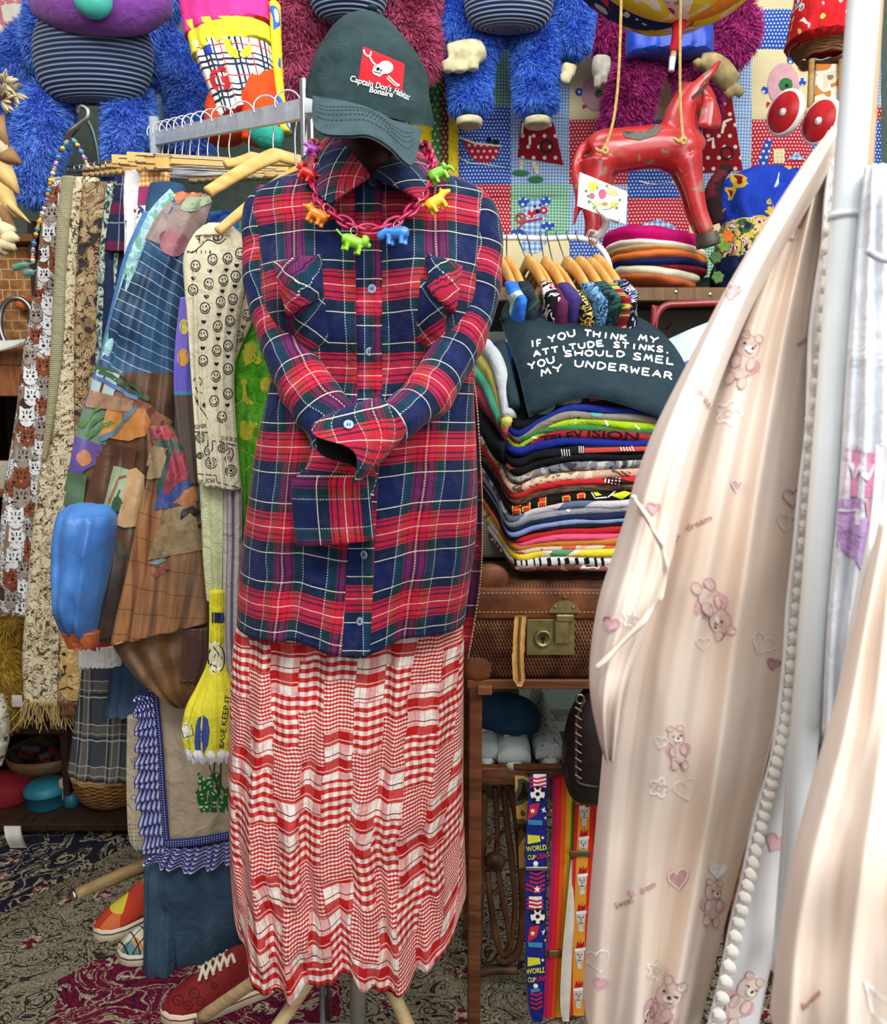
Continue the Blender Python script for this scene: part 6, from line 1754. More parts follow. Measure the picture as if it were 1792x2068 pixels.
on(s_, pr, [g_ for t_, p_, q_, h_, a_ in (('IF', (1070, 702), (1097, 700), 13, 0), ('YOU', (1108, 694), (1166, 678), 13, 0), ('THINK', (1178, 679), (1268, 690), 12, 0), ('MY', (1287, 688), (1332, 695), 12, 0),
            ('ATTITUDE', (1077, 722), (1222, 699), 11, 2), ('STINKS,', (1237, 702), (1359, 714), 11, 0), ('YOU', (1068, 748), (1124, 732), 13, 0), ('SHOULD', (1138, 721), (1264, 722), 11, 2), ('SMEL', (1276, 726), (1365, 738), 13, 0), ('MY', (1092, 762), (1142, 748), 13, 0), ('UNDERWEAR', (1158, 741), (1360, 768), 13, 3)) for g_ in brush(t_, p_, q_, h_, 3.6, a_)], 0, .0012)
compact(pr).build('white_slogan', cloth('#eeeeec'), TP)
# collar and left sleeve roll
path([P(x, y, Y) for x, y, Y in ((1100, 618, 1.725), (1140, 634, 1.70), (1200, 636, 1.70), (1250, 630, 1.715), (1285, 640, 1.71))], .007, 10).build('neckband', TK, TP)
limb([(1022, 650, 1.66, 12), (1042, 612, 1.70, 13), (1075, 606, 1.72, 11)], n=16, m=20, wr=.2).build('rolled_sleeve', TK, TP)
limb([(1012, 700, 1.62, 12), (1026, 760, 1.52, 14), (1040, 822, 1.44, 12)], n=16, m=20, wr=.2, sq=.8).build('sleeve_fold', TK, TP)
tg = thing('swing_tag', 'small pale paper tag lying on the neckband of the slogan shirt', 'price tag', P(1220, 650, 1.66))
grid([(1200, 632, 1.66), (1232, 652, 1.635)], [(1216, 656, 1.63), (1242, 657, 1.625)], 6, 4, thick=.0012).build('card', plain('#e0cdb8', .7), tg)
grid([(1168, 626, 1.685), (1198, 634, 1.67)], [(1172, 636, 1.68), (1204, 642, 1.665)], 5, 3, thick=.001).build('paper_label', plain('#d8dce4', .7), tg)
for col_, pts, lb in (('#b9bfc2', ((985, 708, 1.64), (1006, 740, 1.55), (1020, 790, 1.50), (1030, 850, 1.45)), 'light grey folded shirt edge left of the slogan shirt'),
                      ('#d9d26a', ((980, 738, 1.65), (1000, 765, 1.56), (1014, 805, 1.51), (1028, 866, 1.45)), 'yellow printed folded shirt edge below the light grey one'),
                      ('#57b89a', ((970, 764, 1.66), (990, 782, 1.58), (1004, 815, 1.52), (1022, 856, 1.47)), 'mint green folded shirt edge at the left of the stack'),
                      ('#b8475e', ((964, 790, 1.66), (986, 815, 1.58), (1010, 850, 1.51), (1034, 884, 1.46)), 'rose pink folded shirt edge at the left of the stack'),
                      ('#1c262a', ((966, 830, 1.66), (984, 868, 1.58), (1006, 905, 1.51), (1028, 918, 1.46)), 'black folded shirt edge with white scribble at the left of the stack')):
    b = limb([(x, y, Y, 15, 26) for x, y, Y in pts], n=20, m=30, wr=.15, seed=len(lb), sq=.8)
    tag(b.build('folded_shirt', cloth(col_)), lb, 'shirt', 'folded shirts in the stack on the suitcase')
t = tube([(690, 938, 1004, 1.80, .03), (800, 936, 1004, 1.80, .03), (940, 936, 1004, 1.80, .03), (1060, 938, 1000, 1.80, .03)], n=40, m=40, folds=((3, .004, .3),), wr=.006, seed=81)
tag(t.build('violet_cloth', plain('#3f3ad0', .85, .2, 0, .1, 20, .4)), 'bright violet-blue cloth hanging between flannel shirt and shirt stack', 'cloth')
b = grid([(1352, 690, 1.66), (1400, 668, 1.64), (1470, 640, 1.64)], [(1385, 790, 1.52), (1420, 790, 1.5), (1480, 790, 1.5)], 16, 12, thick=.014, wr=.004)
s_ = Surf(b); pr = MB(); on(s_, pr, [gpoly(((1382, 732), (1400, 724), (1398, 744), (1388, 746)), 3, 3)], 1); b.join(compact(pr))
tag(b.build('pale_blue_shirt', [plain('#b9d4da', .9, .12, 0, .05, 20, .3), cloth('#3558b0')]), 'pale blue folded shirt behind the right edge of the slogan shirt', 'shirt')

# ---------------------------------------------------------------- small white rack with wooden hangers
WH = plain('#dfe6e6', .35, .5, 0, .04, 20, 0)
WR = thing('white_tube_rack', 'small white tube rail of knitted tops on wooden hangers behind the shirt stack', 'clothes rack', (P(1120, 480, 1.80).x, 1.80, 0))
rp = [P(x, y, 1.80) for x, y in ((960, 540), (968, 500), (990, 482), (1040, 480), (1100, 482), (1160, 480), (1196, 488), (1222, 512), (1234, 548), (1236, 600), (1236, 700))]
rp = [Vector((rp[0].x, 1.80, .02))] + rp + [Vector((rp[-1].x, 1.80, .02))]
path(rp, .0062, 12, m=120).build('tube_rail', WH, WR)
PW_ = wood('#d9a860', '#b98038', .28, 8, (3, 3, 1))
hx = [(1008, 527, 1012), (1024, 527, 1023), (1066, 526, 1045), (1082, 540, 1064), (1101, 529, 1091), (1122, 544, 1104), (1145, 529, 1124), (1168, 527, 1145), (1190, 530, 1164), (1203, 524, 1187)]
kn = [('#2f6ad0', 'blue, green and yellow patterned'), ('#26303c', 'dark navy and green'), ('#e0d8d0', 'black and white floral'), ('#5a2a5a', 'plum purple'), ('#4a3a78', 'violet ribbed'), ('#c8b048', 'yellow speckled black'), ('#4a7fb8', 'blue chunky knit'), ('#2c4a48', 'dark green and navy knit'), ('#a8343a', 'red, yellow and green striped knit'), ('#22283c', 'black and blue zigzag knit')]
KM = [printm('blue_green_top', [(0, '#2f6ad0'), (.45, '#3a80e0'), (.52, '#cfe8f0'), (.58, '#5ac048'), (.68, '#e8d040')], 7, .4, 1), printm('navy_green_top', [(0, '#1c2430'), (.5, '#26343c'), (.58, '#3a5a4a'), (.66, '#d8703a')], 10, .5, 2), printm('bw_floral_top', [(0, '#17161c'), (.5, '#17161c'), (.54, '#e8e0dc'), (.62, '#c83a5a'), (.68, '#17161c')], 30, .8, 2), cloth('#5a2248'),
      stripes('violet_rib', '#45387a', [(.006, .002, .002, '#2a2050', 'u')]), printm('yellow_speckle', [(0, '#17171a'), (.48, '#d8c860'), (.56, '#17171a'), (.62, '#b03a3a')], 70, .5, 2), printm('blue_knit', [(0, '#1c2c40'), (.42, '#3a6a9c'), (.5, '#78a8d0'), (.6, '#1c3048')], 50, 2.5, 2, mapping=(1, .6, 1)), printm('green_knit', [(0, '#18262e'), (.5, '#2c5a50'), (.62, '#1c2a3c')], 40, 1, 2),
      printm('rasta_knit', [(0, '#7a1c28'), (.4, '#a8343a'), (.47, '#d8c048'), (.54, '#3a7a48'), (.62, '#8a2430')], 26, .2, 1, mapping=(.3, 2, 1)), printm('zigzag_knit', [(0, '#14161e'), (.45, '#14161e'), (.5, '#c8ccd8'), (.56, '#2c3a7a'), (.64, '#14161e')], 45, .6, 2)]
ords = ['leftmost', 'second', 'third', 'fourth', 'fifth', 'sixth', 'seventh', 'eighth', 'ninth', 'rightmost']
for k, (x, y, hxk) in enumerate(hx):
    c = P(x, y + 4, 1.795)
    h = thing('wooden_hanger', 'glossy wooden hanger with %s top, %s on white rail' % (kn[k][1], ords[k]), 'hanger', c, 'wooden hangers on the small white rail')
    top_ = P(hxk, 478, 1.795)
    path([top_ + Vector((.0, .012, .004)), top_ + Vector((0, .006, .011)), top_ + Vector((0, -.004, .010)), top_ + Vector((0, -.0085, 0)), lerp(top_, c, .5), c + Vector((0, 0, .0))], .0014, 6, m=40).build('hook', metal('#6a7078', .35), h)
    e1_ = c + Vector((.034 + .001 * k, -.16, -.118)); e2_ = c + Vector((-.02, .17, -.055)); prof = []
    for i in range(25):
        q = -1 + i / 12; e = e1_ if q < 0 else e2_; a = abs(q); p = c.lerp(e, a); p.z = lerp(c.z, e.z, a ** 1.35); prof.append((p.x, p.y, p.z, .0078, lerp(.017, .011, a)))
    limb(prof, n=14, m=48, px=False, up=(0, 0, 1)).build('shoulder_bar', PW_, h)
    # garment draped from the near shoulder
    gx, gy = PX(e1_)
    g0 = c.lerp(e1_, .72) + Vector((0, 0, .012)); rs = []
    for i in range(25):
        t = i / 24; ring = []
        cen = g0.lerp(e1_, min(1, t * 4)) if t < .25 else e1_ + Vector((.004 * sin(t * 6 + k), .012, -(t - .25) * .32))
        w_ = lerp(.014, .022, min(1, t * 3)); dpt = lerp(.02, .075, min(1, t * 3))
        for j in range(20):
            a = 2 * pi * j / 20; p = cen + Vector((w_ * cos(a), dpt * sin(a) + (.05 if t > .25 else 0) * min(1, (t - .25) * 6), .010 * (1 - t)))
            p += Vector((.006 * noise.noise(p * 24 + Vector((k, 0, 0))), .006 * noise.noise(p * 24 + Vector((k, 5, 0))), 0)); ring.append(p)
        rs.append(ring)
    b = rings(rs, True)
    if k == 0: b.v = [v + Vector((-.004, 0, 0)) for v in b.v]
    tag(b.build('knitted_top', KM[k]), '%s top on the %s hanger of the white rail' % (kn[k][1], ords[k]), 'top', 'tops on the small white rail')

# ---------------------------------------------------------------- wall shelf, berets, box, red frame
zsf = P(1330, 580, 2.02).z; xa = P(1000, 590, 2.02).x; xb_ = P(1800, 590, 2.02).x
WS = thing('wall_shelf', 'rough wooden wall shelf carrying the stack of felt berets', 'shelf', (lerp(xa, xb_, .5), 2.5, zsf - .03))
box((xa, 2.02, zsf - .034), (xb_, 2.045, zsf), bev=.003).build('front_board', wood('#7d5f3c', '#57412a', .6, 10, (7, 1, 1)), WS, smooth=False)
box((xa, 2.045, zsf - .02), (xb_, 2.86, zsf - .001), bev=.002).build('shelf_board', DKW, WS, smooth=False)
for x, y in ((1366, 589), (1435, 594)):
    sphere(P(x, y, 2.018), .0045, sub=2, scale=(1, .4, 1)).build('screw', STEEL, WS)
FELT = lambda h: plain(h, .97, .1, 0, .08, 60, .19)
bers = [(1322, 572, 78, 15, '#d06a3c', 'rust orange beret at the bottom of the beret stack'), (1324, 560, 84, 16, '#e8e0c0', 'cream beret second from the bottom of the beret stack'), (1338, 551, 84, 12, '#7a1c30', 'dark red beret below the navy one'), (1330, 542, 92, 13, '#1c2456', 'navy beret below the orange one in the beret stack'),
        (1327, 531, 95, 14, '#e0783a', 'bright orange beret in the middle of the beret stack'), (1325, 520, 96, 11, '#c9a468', 'tan beret below the white one'), (1322, 512, 98, 12, '#efe8d8', 'white beret directly under the magenta one'), (1320, 492, 98, 22, '#c4126c', 'magenta felt beret on top of the beret stack')]
for k, (cx, cy, rx, ry, hx_, lb) in enumerate(bers):
    c = P(cx, cy, 2.16); kk = 2.16 / F; rs = []
    for i in range(17):
        t = -pi / 2 + pi * i / 16; ring = []
        for j in range(56):
            a = -2 * pi * j / 56; r = rx * kk * max(.02, cos(t)) ** .55; z = ry * kk * sin(t) * (1.0 if k < 7 else (1 if sin(t) < 0 else .9))
            x = r * cos(a); y = r * sin(a) * .95
            sag = -.010 * (x / (rx * kk)) * 1.0 - .006 * (1 - abs(y) / (rx * kk)) * 0 + .004 * nz(x * 22 + k * 5, y * 22) + (.004 * sin(2 * a + k) if k < 7 else .006 * sin(2 * a + .6))
            ring.append(c + Vector((x, y, z + sag * cos(t) ** .3 if abs(cos(t)) > .01 else z)))
        rs.append(ring)
    b = rings(rs[::-1], True)
    if k == 7: limb([(1314, 478, 2.15, 2.5), (1314, 473, 2.15, 2)], n=8, m=2, mb=b)
    tag(b.build('felt_beret', FELT(hx_)), lb, 'beret', 'felt berets stacked on the wall shelf')
b = box((P(1235, 720, 2.3).x, 2.3, P(1300, 720, 2.3).z), (P(1560, 720, 2.3).x, 2.6, P(1300, 612, 2.3).z), bev=.004); s_ = Surf(b); pr = MB()
on(s_, pr, [stroke([(1330, 625), (1345, 615), (1400, 614)], 8), stroke([(1340, 618), (1400, 618)], 3), stroke([(1345, 665), (1358, 652)], 6)], 1); b.join(compact(pr))
tag(b.build('grey_cardboard_box', [plain('#57544c', .8), cloth('#6a2a2a')], smooth=False), 'dull grey cardboard box with red print under the wall shelf', 'box')
RF = MB(); path([Vector((P(1320, 720, 1.98).x, 1.98, .02))] + [P(x, y, 1.98) for x, y in ((1320, 720), (1321, 668), (1328, 634), (1346, 617), (1380, 614), (1450, 612), (1560, 612))], .0085, 14, m=90, mb=RF)
tag(RF.build('red_tube_frame', plain('#8a2428', .35, .5, 0, .1, 20, 0, coat=.3)), 'dark red bent metal tube frame below the wall shelf', 'frame')

# ---------------------------------------------------------------- carved chair back, straps, shoes, bag beneath the suitcase
m = MX('worn_carved_wood', .5, .35); n = m.noise(10, 5, None, 1); m.col(m.ramp(n, [(.3, '#2c1a10'), (.55, '#5c3c26'), (.75, '#7d5a3c')])); m.bump(n, .2, .003); CW = m.mat
CH = thing('carved_chair_back', 'old brown wooden chair with a carved oval back standing sideways under the suitcase', 'chair', P(1010, 2040, 1.62))
def wl(pts, Y=1.60, nm='back_slat', **k): limb([(x, y, Y + (dy[0] if dy else 0), r) for x, y, r, *dy in pts], n=14, **k).build(nm, CW, CH)
wl([(1004, 1572, 8), (1032, 1600, 8), (1047, 1680, 8), (1054, 1780, 8), (1055, 1860, 8), (1046, 1920, 9), (1020, 1942, 9), (1004, 1930, 8)], nm='outer_frame')
wl([(1018, 1590, 7), (1024, 1660, 7), (1034, 1740, 7), (1040, 1820, 6), (1034, 1900, 6), (1020, 1930, 6)])
wl([(1000, 1590, 6), (1004, 1660, 6), (1004, 1710, 6), (998, 1740, 8)]); wl([(985, 1760, 6), (992, 1830, 7), (1004, 1900, 7), (1016, 1930, 7)]); wl([(1006, 1752, 6), (1014, 1810, 6), (1026, 1870, 6), (1030, 1905, 5)])
wl([(984, 1700, 6), (994, 1690, 5), (1002, 1690, 5)]); wl([(998, 1805, 6), (1010, 1795, 5), (1016, 1800, 5)])
lathe([(0, -.016), (.018, -.012), (.024, 0), (.018, .012), (0, .016)], P(1000, 1740, 1.60), 24, rot=Matrix.Rotation(pi / 2, 3, 'X')).build('carved_hub', CW, CH)
wl([(975, 1566, 12), (1000, 1568, 12), (1030, 1575, 10), (1050, 1590, 7)], nm='crest_rail'); wl([(978, 1600, 9), (974, 1700, 9), (968, 1850, 9), (962, 2000, 10)], nm='back_post')
wl([(965, 1965, 10), (1000, 1958, 11), (1045, 1960, 9)], nm='lower_rail')
q = P(1010, 2000, 1.66); box((q.x - .05, 1.60, q.z - .035), (q.x + .12, 1.9, q.z), bev=.008).build('seat', CW, CH)
for x, y in ((-.04, 1.62), (.1, 1.62), (-.04, 1.86), (.1, 1.86)): rod((q.x + x, y, .0), (q.x + x, y, q.z - .03), .012).build('leg', CW, CH)


def strap(pts, name, label, mat, parent=None, th=.002, nu=6, cat_='braces', marks=None, mats=()):
    """pts: (cx, y, half width, Y)"""
    G = []
    for i in range(41):
        cx, y, w, Y = cat(pts, i / 40); G.append([P(cx + w * q, y, Y - .0018 * (1 - q * q)) for q in [-1 + 2 * k / nu for k in range(nu + 1)]])
    b = sheet(G, th)
    if marks:
        s_ = Surf(b); pr = MB(); marks(s_, pr); b.join(compact(pr))
    o = b.build(name, [mat] + list(mats), parent)
    if parent is None: tag(o, label, cat_)
    return b, o


CAMO = printm('camouflage', [(0, '#2c2418'), (.42, '#5a4a2c'), (.5, '#b8904c'), (.58, '#3f4a2c'), (.66, '#241c14')], 12, .5, 2)
strap([(1055, 1562, 15, 1.50), (1056, 1620, 14, 1.50), (1058, 1700, 11, 1.505), (1058, 1760, 9, 1.51)], 'camouflage_strap', 'brown camouflage strap hanging left of the soccer ball braces', CAMO, cat_='strap')
WC = thing('soccer_braces', 'blue braces strap with soccer balls, red stripes and world cup lettering under the suitcase', 'braces', P(1082, 2050, 1.49))
NV = cloth('#1c2678')
WM = [cloth('#c8283c'), cloth('#f0ece8'), cloth('#d8d838'), cloth('#18181c'), cloth('#3f8ab0')]


def wcmarks(y0):
    def f(s_, pr):
        for yy in (y0, ):
            c = lambda x, y: (x, y + yy)
            on(s_, pr, [gpoly((c(1060, 0), c(1112, 0), c(1112, 28), c(1060, 22)), 6, 4)], 2)
            on(s_, pr, [stroke([c(1064, 6 + 8 * i), c(1085, 10 + 8 * i), c(1110, 4 + 8 * i)], 4) for i in range(3)], 1, .0012)
            on(s_, pr, [fan(circ(1086, 40 + yy, 15, 18))], 2, .0014); on(s_, pr, [fan(circ(1086 + a, 40 + yy + b, 4.5, 6)) for a, b in ((0, 0), (-10, -8), (10, -8), (-7, 11), (8, 11), (0, -13))] + [stroke(circ(1086, 40 + yy, 15, 20), 1.2, True)], 4, .0018)
            on(s_, pr, [gpoly((c(1070, 62), c(1090, 58), c(1084, 82), c(1066, 92)), 4, 3)], 1); on(s_, pr, [fan(starpts(1076, 74 + yy, 6)), fan(starpts(1099, 72 + yy, 7)), fan(starpts(1096, 128 + yy, 4)), fan(starpts(1102, 88 + yy, 4))], 2, .0016)
            on(s_, pr, [gpoly((c(1066, 92), c(1106, 94), c(1104, 104), c(1068, 102)), 4, 2)], 5); on(s_, pr, [gpoly((c(1066, 122), c(1090, 124), c(1092, 136), c(1066, 141)), 4, 2)], 3, .0012)
            on(s_, pr, [textline('WORLD', c(1064, 156), c(1104, 152), 10, .03), textline('CUP', c(1066, 172), c(1082, 172), 9, .03)], 3, .0016); on(s_, pr, [textline('USA', c(1084, 171), c(1104, 168), 9, .03)], 1, .0016)
            on(s_, pr, [fan(circ(1082, 180 + yy, 5, 10))], 2, .0016)
            on(s_, pr, [gpoly((c(1062, 188), c(1100, 184), c(1100, 190), c(1064, 196)), 4, 2)], 5)
    return f


m5 = [WM[0], WM[1], WM[2], WM[3], WM[4]]
b1, o1 = strap([(1089, 1562, 19, 1.475), (1086, 1620, 19, 1.472), (1083, 1700, 21, 1.47), (1083, 1752, 21, 1.47)], 'upper_strap', '', NV, WC, marks=wcmarks(1563), mats=m5)
b2_, o2 = strap([(1083, 1752, 21, 1.468), (1082, 1820, 21, 1.466), (1082, 1900, 20, 1.464), (1082, 1980, 18, 1.465), (1084, 2040, 14, 1.47), (1086, 2064, 8, 1.475)], 'lower_strap', '', NV, WC, marks=lambda s_, pr: (on(s_, pr, [stroke([(1062, 1758 + 9 * i), (1084, 1766 + 9 * i), (1106, 1756 + 9 * i)], 4) for i in range(5)], 1), on(s_, pr, [fan(starpts(1085, 1795, 8))], 2, .0016), wcmarks(1810)(s_, pr), on(s_, pr, [stroke([(1066, 2004 + 9 * i), (1084, 2010 + 9 * i), (1102, 2000 + 9 * i)], 4) for i in range(4)], 1)), mats=m5)
a = P(1061, 1756, 1.462); c = P(1106, 1749, 1.462); box((a.x, 1.458, a.z), (c.x, 1.464, c.z), bev=.001).build('buckle', STEEL, WC)
strap([(1068, 1790, 5, 1.49), (1068, 1900, 5, 1.488), (1070, 2000, 7, 1.486), (1074, 2050, 7, 1.485)], 'grey_leather_strap', 'narrow grey leather strap hanging behind the soccer ball braces', plain('#8f8a80', .6, .3), cat_='strap')
RB = thing('rainbow_braces', 'rainbow striped braces hanging between the soccer ball braces and the cartoon-face braces', 'braces', P(1135, 2060, 1.52))
RBM = MX('rainbow_stripe', .8, .2); u, v = RBM.uv(); RBM.col(RBM.ramp(u / .046, [(0, '#b01c58'), (.18, '#d8262c'), (.40, '#e05a22'), (.62, '#e8a020'), (.76, '#d8c838'), (.86, '#5a9a38'), (.97, '#b83a1c')], 'CONSTANT'))
strap([(1140, 1566, 23, 1.52), (1138, 1680, 23, 1.52), (1134, 1800, 23, 1.52), (1128, 1900, 22, 1.52), (1122, 1990, 22, 1.52), (1116, 2075, 20, 1.52)], 'strap', '', RBM.mat, RB)
for x, y, w in ((1121, 1926, 13), (1171, 1725, 20), (1198, 1695, 13)):
    pass
box(P(1108, 1935, 1.512), P(1135, 1920, 1.512) + Vector((0, .004, 0)), bev=.002).build('brass_clip', plain('#8a6a3a', .4, .5, .6), RB)
WSB = strap([(1160, 1735, 6, 1.505), (1154, 1820, 8, 1.50), (1146, 1930, 10, 1.497), (1142, 2020, 10, 1.495), (1143, 2062, 6, 1.495)], 'white_elastic_strap', 'cream elastic strap end hanging in front of the rainbow braces', plain('#d0c8ba', .8), cat_='strap')
ORG = MX('orange_face_braces', .85, .2); u, v = ORG.uv(); ORG.col(ORG.mix(ORG.band(u / .038, .5, .62), '#c8281c', '#d9912c'))
FM = [cloth('#c9c2b8'), cloth('#b81c24'), cloth('#4a3a34'), cloth('#e8e4dc')]


def faces(ys, cx):
    def f(s_, pr):
        for k, y in enumerate(ys):
            x = cx(y)
            on(s_, pr, [fan([(x - 9, y - 12), (x + 9, y - 12), (x + 9, y + 4), (x + 4, y + 14), (x - 4, y + 14), (x - 9, y + 4)]), fan([(x - 5, y + 14), (x + 5, y + 14), (x + 5, y + 26), (x - 5, y + 26)])], 1)
            on(s_, pr, [fan([(x - 8, y - 13), (x - 4, y - 30), (x, y - 14), (x + 2, y - 34), (x + 6, y - 14), (x + 9, y - 30), (x + 9, y - 12)])], 2, .0012); on(s_, pr, [fan([(x - 10, y - 15), (x + 11, y - 18), (x + 11, y - 11), (x - 10, y - 9)])], 4, .0018)
            on(s_, pr, [fan(circ(x - 4, y - 4, 1.5, 6)), fan(circ(x + 4, y - 4, 1.5, 6)), stroke([(x - 1, y - 3), (x + 1, y + 3), (x - 1, y + 4)], 1.2), stroke([(x - 4, y + 8), (x + 4, y + 8)], 1.4)], 3, .0022)
    return f


FB1 = thing('orange_face_braces', 'orange braces with grey spiky-haired faces and red edges, nearer the rainbow braces', 'braces', P(1170, 2050, 1.50))
strap([(1182, 1625, 20, 1.50), (1178, 1720, 20, 1.50), (1174, 1820, 20, 1.50), (1170, 1930, 19, 1.50), (1168, 2000, 18, 1.50), (1166, 2050, 14, 1.5)], 'strap', '', ORG.mat, FB1, marks=faces((1642, 1705, 1780, 1855, 1930, 2010), lambda y: lerp(1181, 1167, (y - 1625) / 425)), mats=FM)
box(P(1150, 1731, 1.492), P(1194, 1719, 1.492) + Vector((0, .004, 0)), bev=.002).build('brass_clip', plain('#6a5434', .4, .5, .5), FB1)
FB2 = thing('orange_face_braces', 'orange braces with grey spiky-haired faces, partly hidden by the peach nightgown', 'braces', P(1205, 2030, 1.53))
strap([(1218, 1620, 20, 1.53), (1214, 1720, 20, 1.53), (1208, 1830, 20, 1.53), (1202, 1940, 19, 1.53), (1198, 2030, 16, 1.53)], 'strap', '', ORG.mat, FB2, marks=faces((1668, 1740, 1815, 1890, 1960), lambda y: lerp(1217, 1200, (y - 1625) / 400)), mats=FM)
box(P(1184, 1703, 1.522), P(1214, 1690, 1.522) + Vector((0, .004, 0)), bev=.002).build('brass_clip', plain('#6a5434', .4, .5, .5), FB2)
rodb = MB(); a = P(1040, 1566, 1.485); c = P(1240, 1572, 1.515); rod((a.x, 1.51, a.z + .006), (c.x + .1, 1.51, a.z + .006), .007, 12, rodb)
tag(rodb.build('strap_rod', OAK), 'dark wooden rod under the suitcase from which the straps hang', 'rod')
# sneakers on the lower shelf


def sneaker(cx, cy, Y, w, name_, label, up, laces):
    z0 = zsh; c = P(cx, cy, Y); c.z = z0; S_ = thing('canvas_sneaker', label, 'shoe', c, 'white sneakers below the suitcase'); k = Y / F
    sole = [(c.x + w * cos(a) * .5, c.y + .13 + .13 * sin(a)) for a in [2 * pi * j / 30 for j in range(30)]]
    rings([[Vector((x, y, z0 + h)) for x, y in sole[::-1]] for h in (0, .018)][::1], True).build('sole', plain('#c9cdc8', .6), S_)
    rs = []
    for i in range(17):
        t = i / 16; y = c.y + .008 + .25 * t; ww = w * .5 * (.55 + .45 * sin(pi * min(1, t * 1.3 + .25))) * .96; h = lerp(.03, .095, min(1, t * 1.7)) ; ring = []
        for j in range(20): a = -2 * pi * j / 20; ring.append(Vector((c.x + ww * cos(a), y, z0 + .016 + max(0, sin(a)) ** .8 * h)))
        rs.append(ring)
    rings(rs, True).build('upper', up, S_)
    if laces:
        for q in range(6):
            y = c.y + .045 + q * .022; h = z0 + .016 + lerp(.03, .095, min(1, (y - c.y) / .25 * 1.7)) + .003
            path([Vector((c.x - w * .22, y, h - .006)), Vector((c.x, y - .004, h + .003)), Vector((c.x + w * .22, y + .004, h - .006))], .0035, 8).build('lace', plain('#d4d8d4', .8), S_)


UPW = plain('#b4c0bd', .85, .15, 0, .08, 30, .3); FLW = printm('small_floral_canvas', [(0, '#6a8ab0'), (.36, '#c9d4d0'), (.62, '#8aa89a'), (.66, '#c9d4d0')], 70, .3, 1)
sneaker(984, 1560, 1.60, .07, 's', 'white lace-up sneaker partly hidden behind the wooden table post', UPW, True)
sneaker(1040, 1562, 1.58, .085, 's', 'white lace-up sneaker in the middle below the blue denim hat', UPW, True)
sneaker(1112, 1562, 1.60, .075, 's', 'pale floral sneaker beside the black leather bag', FLW, False)
CP_ = thing('denim_sun_hat', 'dark blue denim hat tucked on the sneakers beneath the suitcase', 'hat', P(1030, 1480, 1.66)); b = MB()
limb([(975, 1435, 1.68, 34, 50), (1020, 1440, 1.66, 40, 60), (1060, 1448, 1.66, 36, 50), (1084, 1462, 1.66, 18, 30)], n=28, m=24, wr=.08).build('crown', plain('#22405a', .9, .1), CP_)
grid([(978, 1462, 1.62), (1030, 1478, 1.60), (1086, 1478, 1.62)], [(982, 1448, 1.64), (1030, 1458, 1.63), (1084, 1452, 1.64)], 16, 6, thick=.004).build('peak', plain('#1c364e', .9, .1), CP_)
tag(box(P(970, 1428, 1.70), P(1050, 1398, 1.70) + Vector((0, .1, 0)), bev=.003).build('grey_card_folder', plain('#77705c', .8), smooth=False), 'dull olive card folder edge under the suitcase beside the table post', 'folder')
tag(box(P(1080, 1457, 1.74), P(1180, 1447, 1.74) + Vector((0, .05, 0)), bev=.002).build('white_wire_ledge', plain('#a8b0ac', .6)), 'thin white ledge in the dark beneath the suitcase', 'ledge')
BG = thing('black_leather_bag', 'stiff black leather satchel with laced edges hanging in front of the face braces', 'bag', P(1190, 1635, 1.46)); BL = plain('#1c1512', .42, .4, 0, .3, 30, .3)
tube([(1408, 1180, 1290, 1.45, .07), (1470, 1150, 1300, 1.45, .10), (1560, 1136, 1300, 1.45, .11), (1618, 1146, 1296, 1.45, .10), (1630, 1160, 1290, 1.45, .07)], n=48, m=30, sq=.7, wr=.002).build('body', BL, BG)
path([P(x, y, 1.40) for x, y in ((1182, 1414), (1166, 1450), (1164, 1520), (1165, 1572), (1180, 1585), (1225, 1590))], .003, 8).build('laced_edge', plain('#3a2c24', .5, .4), BG)
st = MB()
for k in range(9): c = P(1168, 1432 + k * 17, 1.397); path([c + Vector((-.006, 0, .004)), c + Vector((.006, -.002, -.004))], .0016, 6, m=3, mb=st)
st.build('lacing', plain('#8a7868', .6), BG)
path([P(1172 + 8 * cos(a), 1412 + 9 * sin(a), 1.40) for a in [2 * pi * k / 18 for k in range(19)]], .0022, 8).build('ring', metal('#8a8a84', .35), BG)
# ================================================================ quilts on the back wall
def checkm(name, p, a, b, d): return gingham(name, p, a, b, d)
def dotm(name, p, base, dot, r=.25):
    m = MX(name, .92, .12); u, v = m.uv(); k = (v / p).floor(); dx = (u / p + k * .5).fract() - .5; dy = (v / p).fract() - .5
    m.col(m.mix((dx * dx + dy * dy).sqrt() < r, base, dot)); return m.mat


QM = [checkm('q_green', .011, '#d0e0d0', '#7fb89a', '#3f9a6c'), checkm('q_sky', .011, '#d4deea', '#94b4dc', '#5f8cc8'), dotm('q_navy_dot', .012, '#2a55b0', '#d8e0ea'), dotm('q_red_dot', .012, '#b8283a', '#e4d0cc'), checkm('q_cream', .008, '#ece2bc', '#e0d4a8', '#d8c890'),
      dotm('q_brown_dot', .016, '#5a3a2c', '#c8a890', .2), dotm('q_green_dot', .02, '#3a7a48', '#d8c868', .2), dotm('q_yellow', .03, '#e0c82a', '#c8a81c', .15), cloth('#b9d0e0'), dotm('q_maroon_dot', .022, '#8a1c24', '#e8d0c4', .18)]


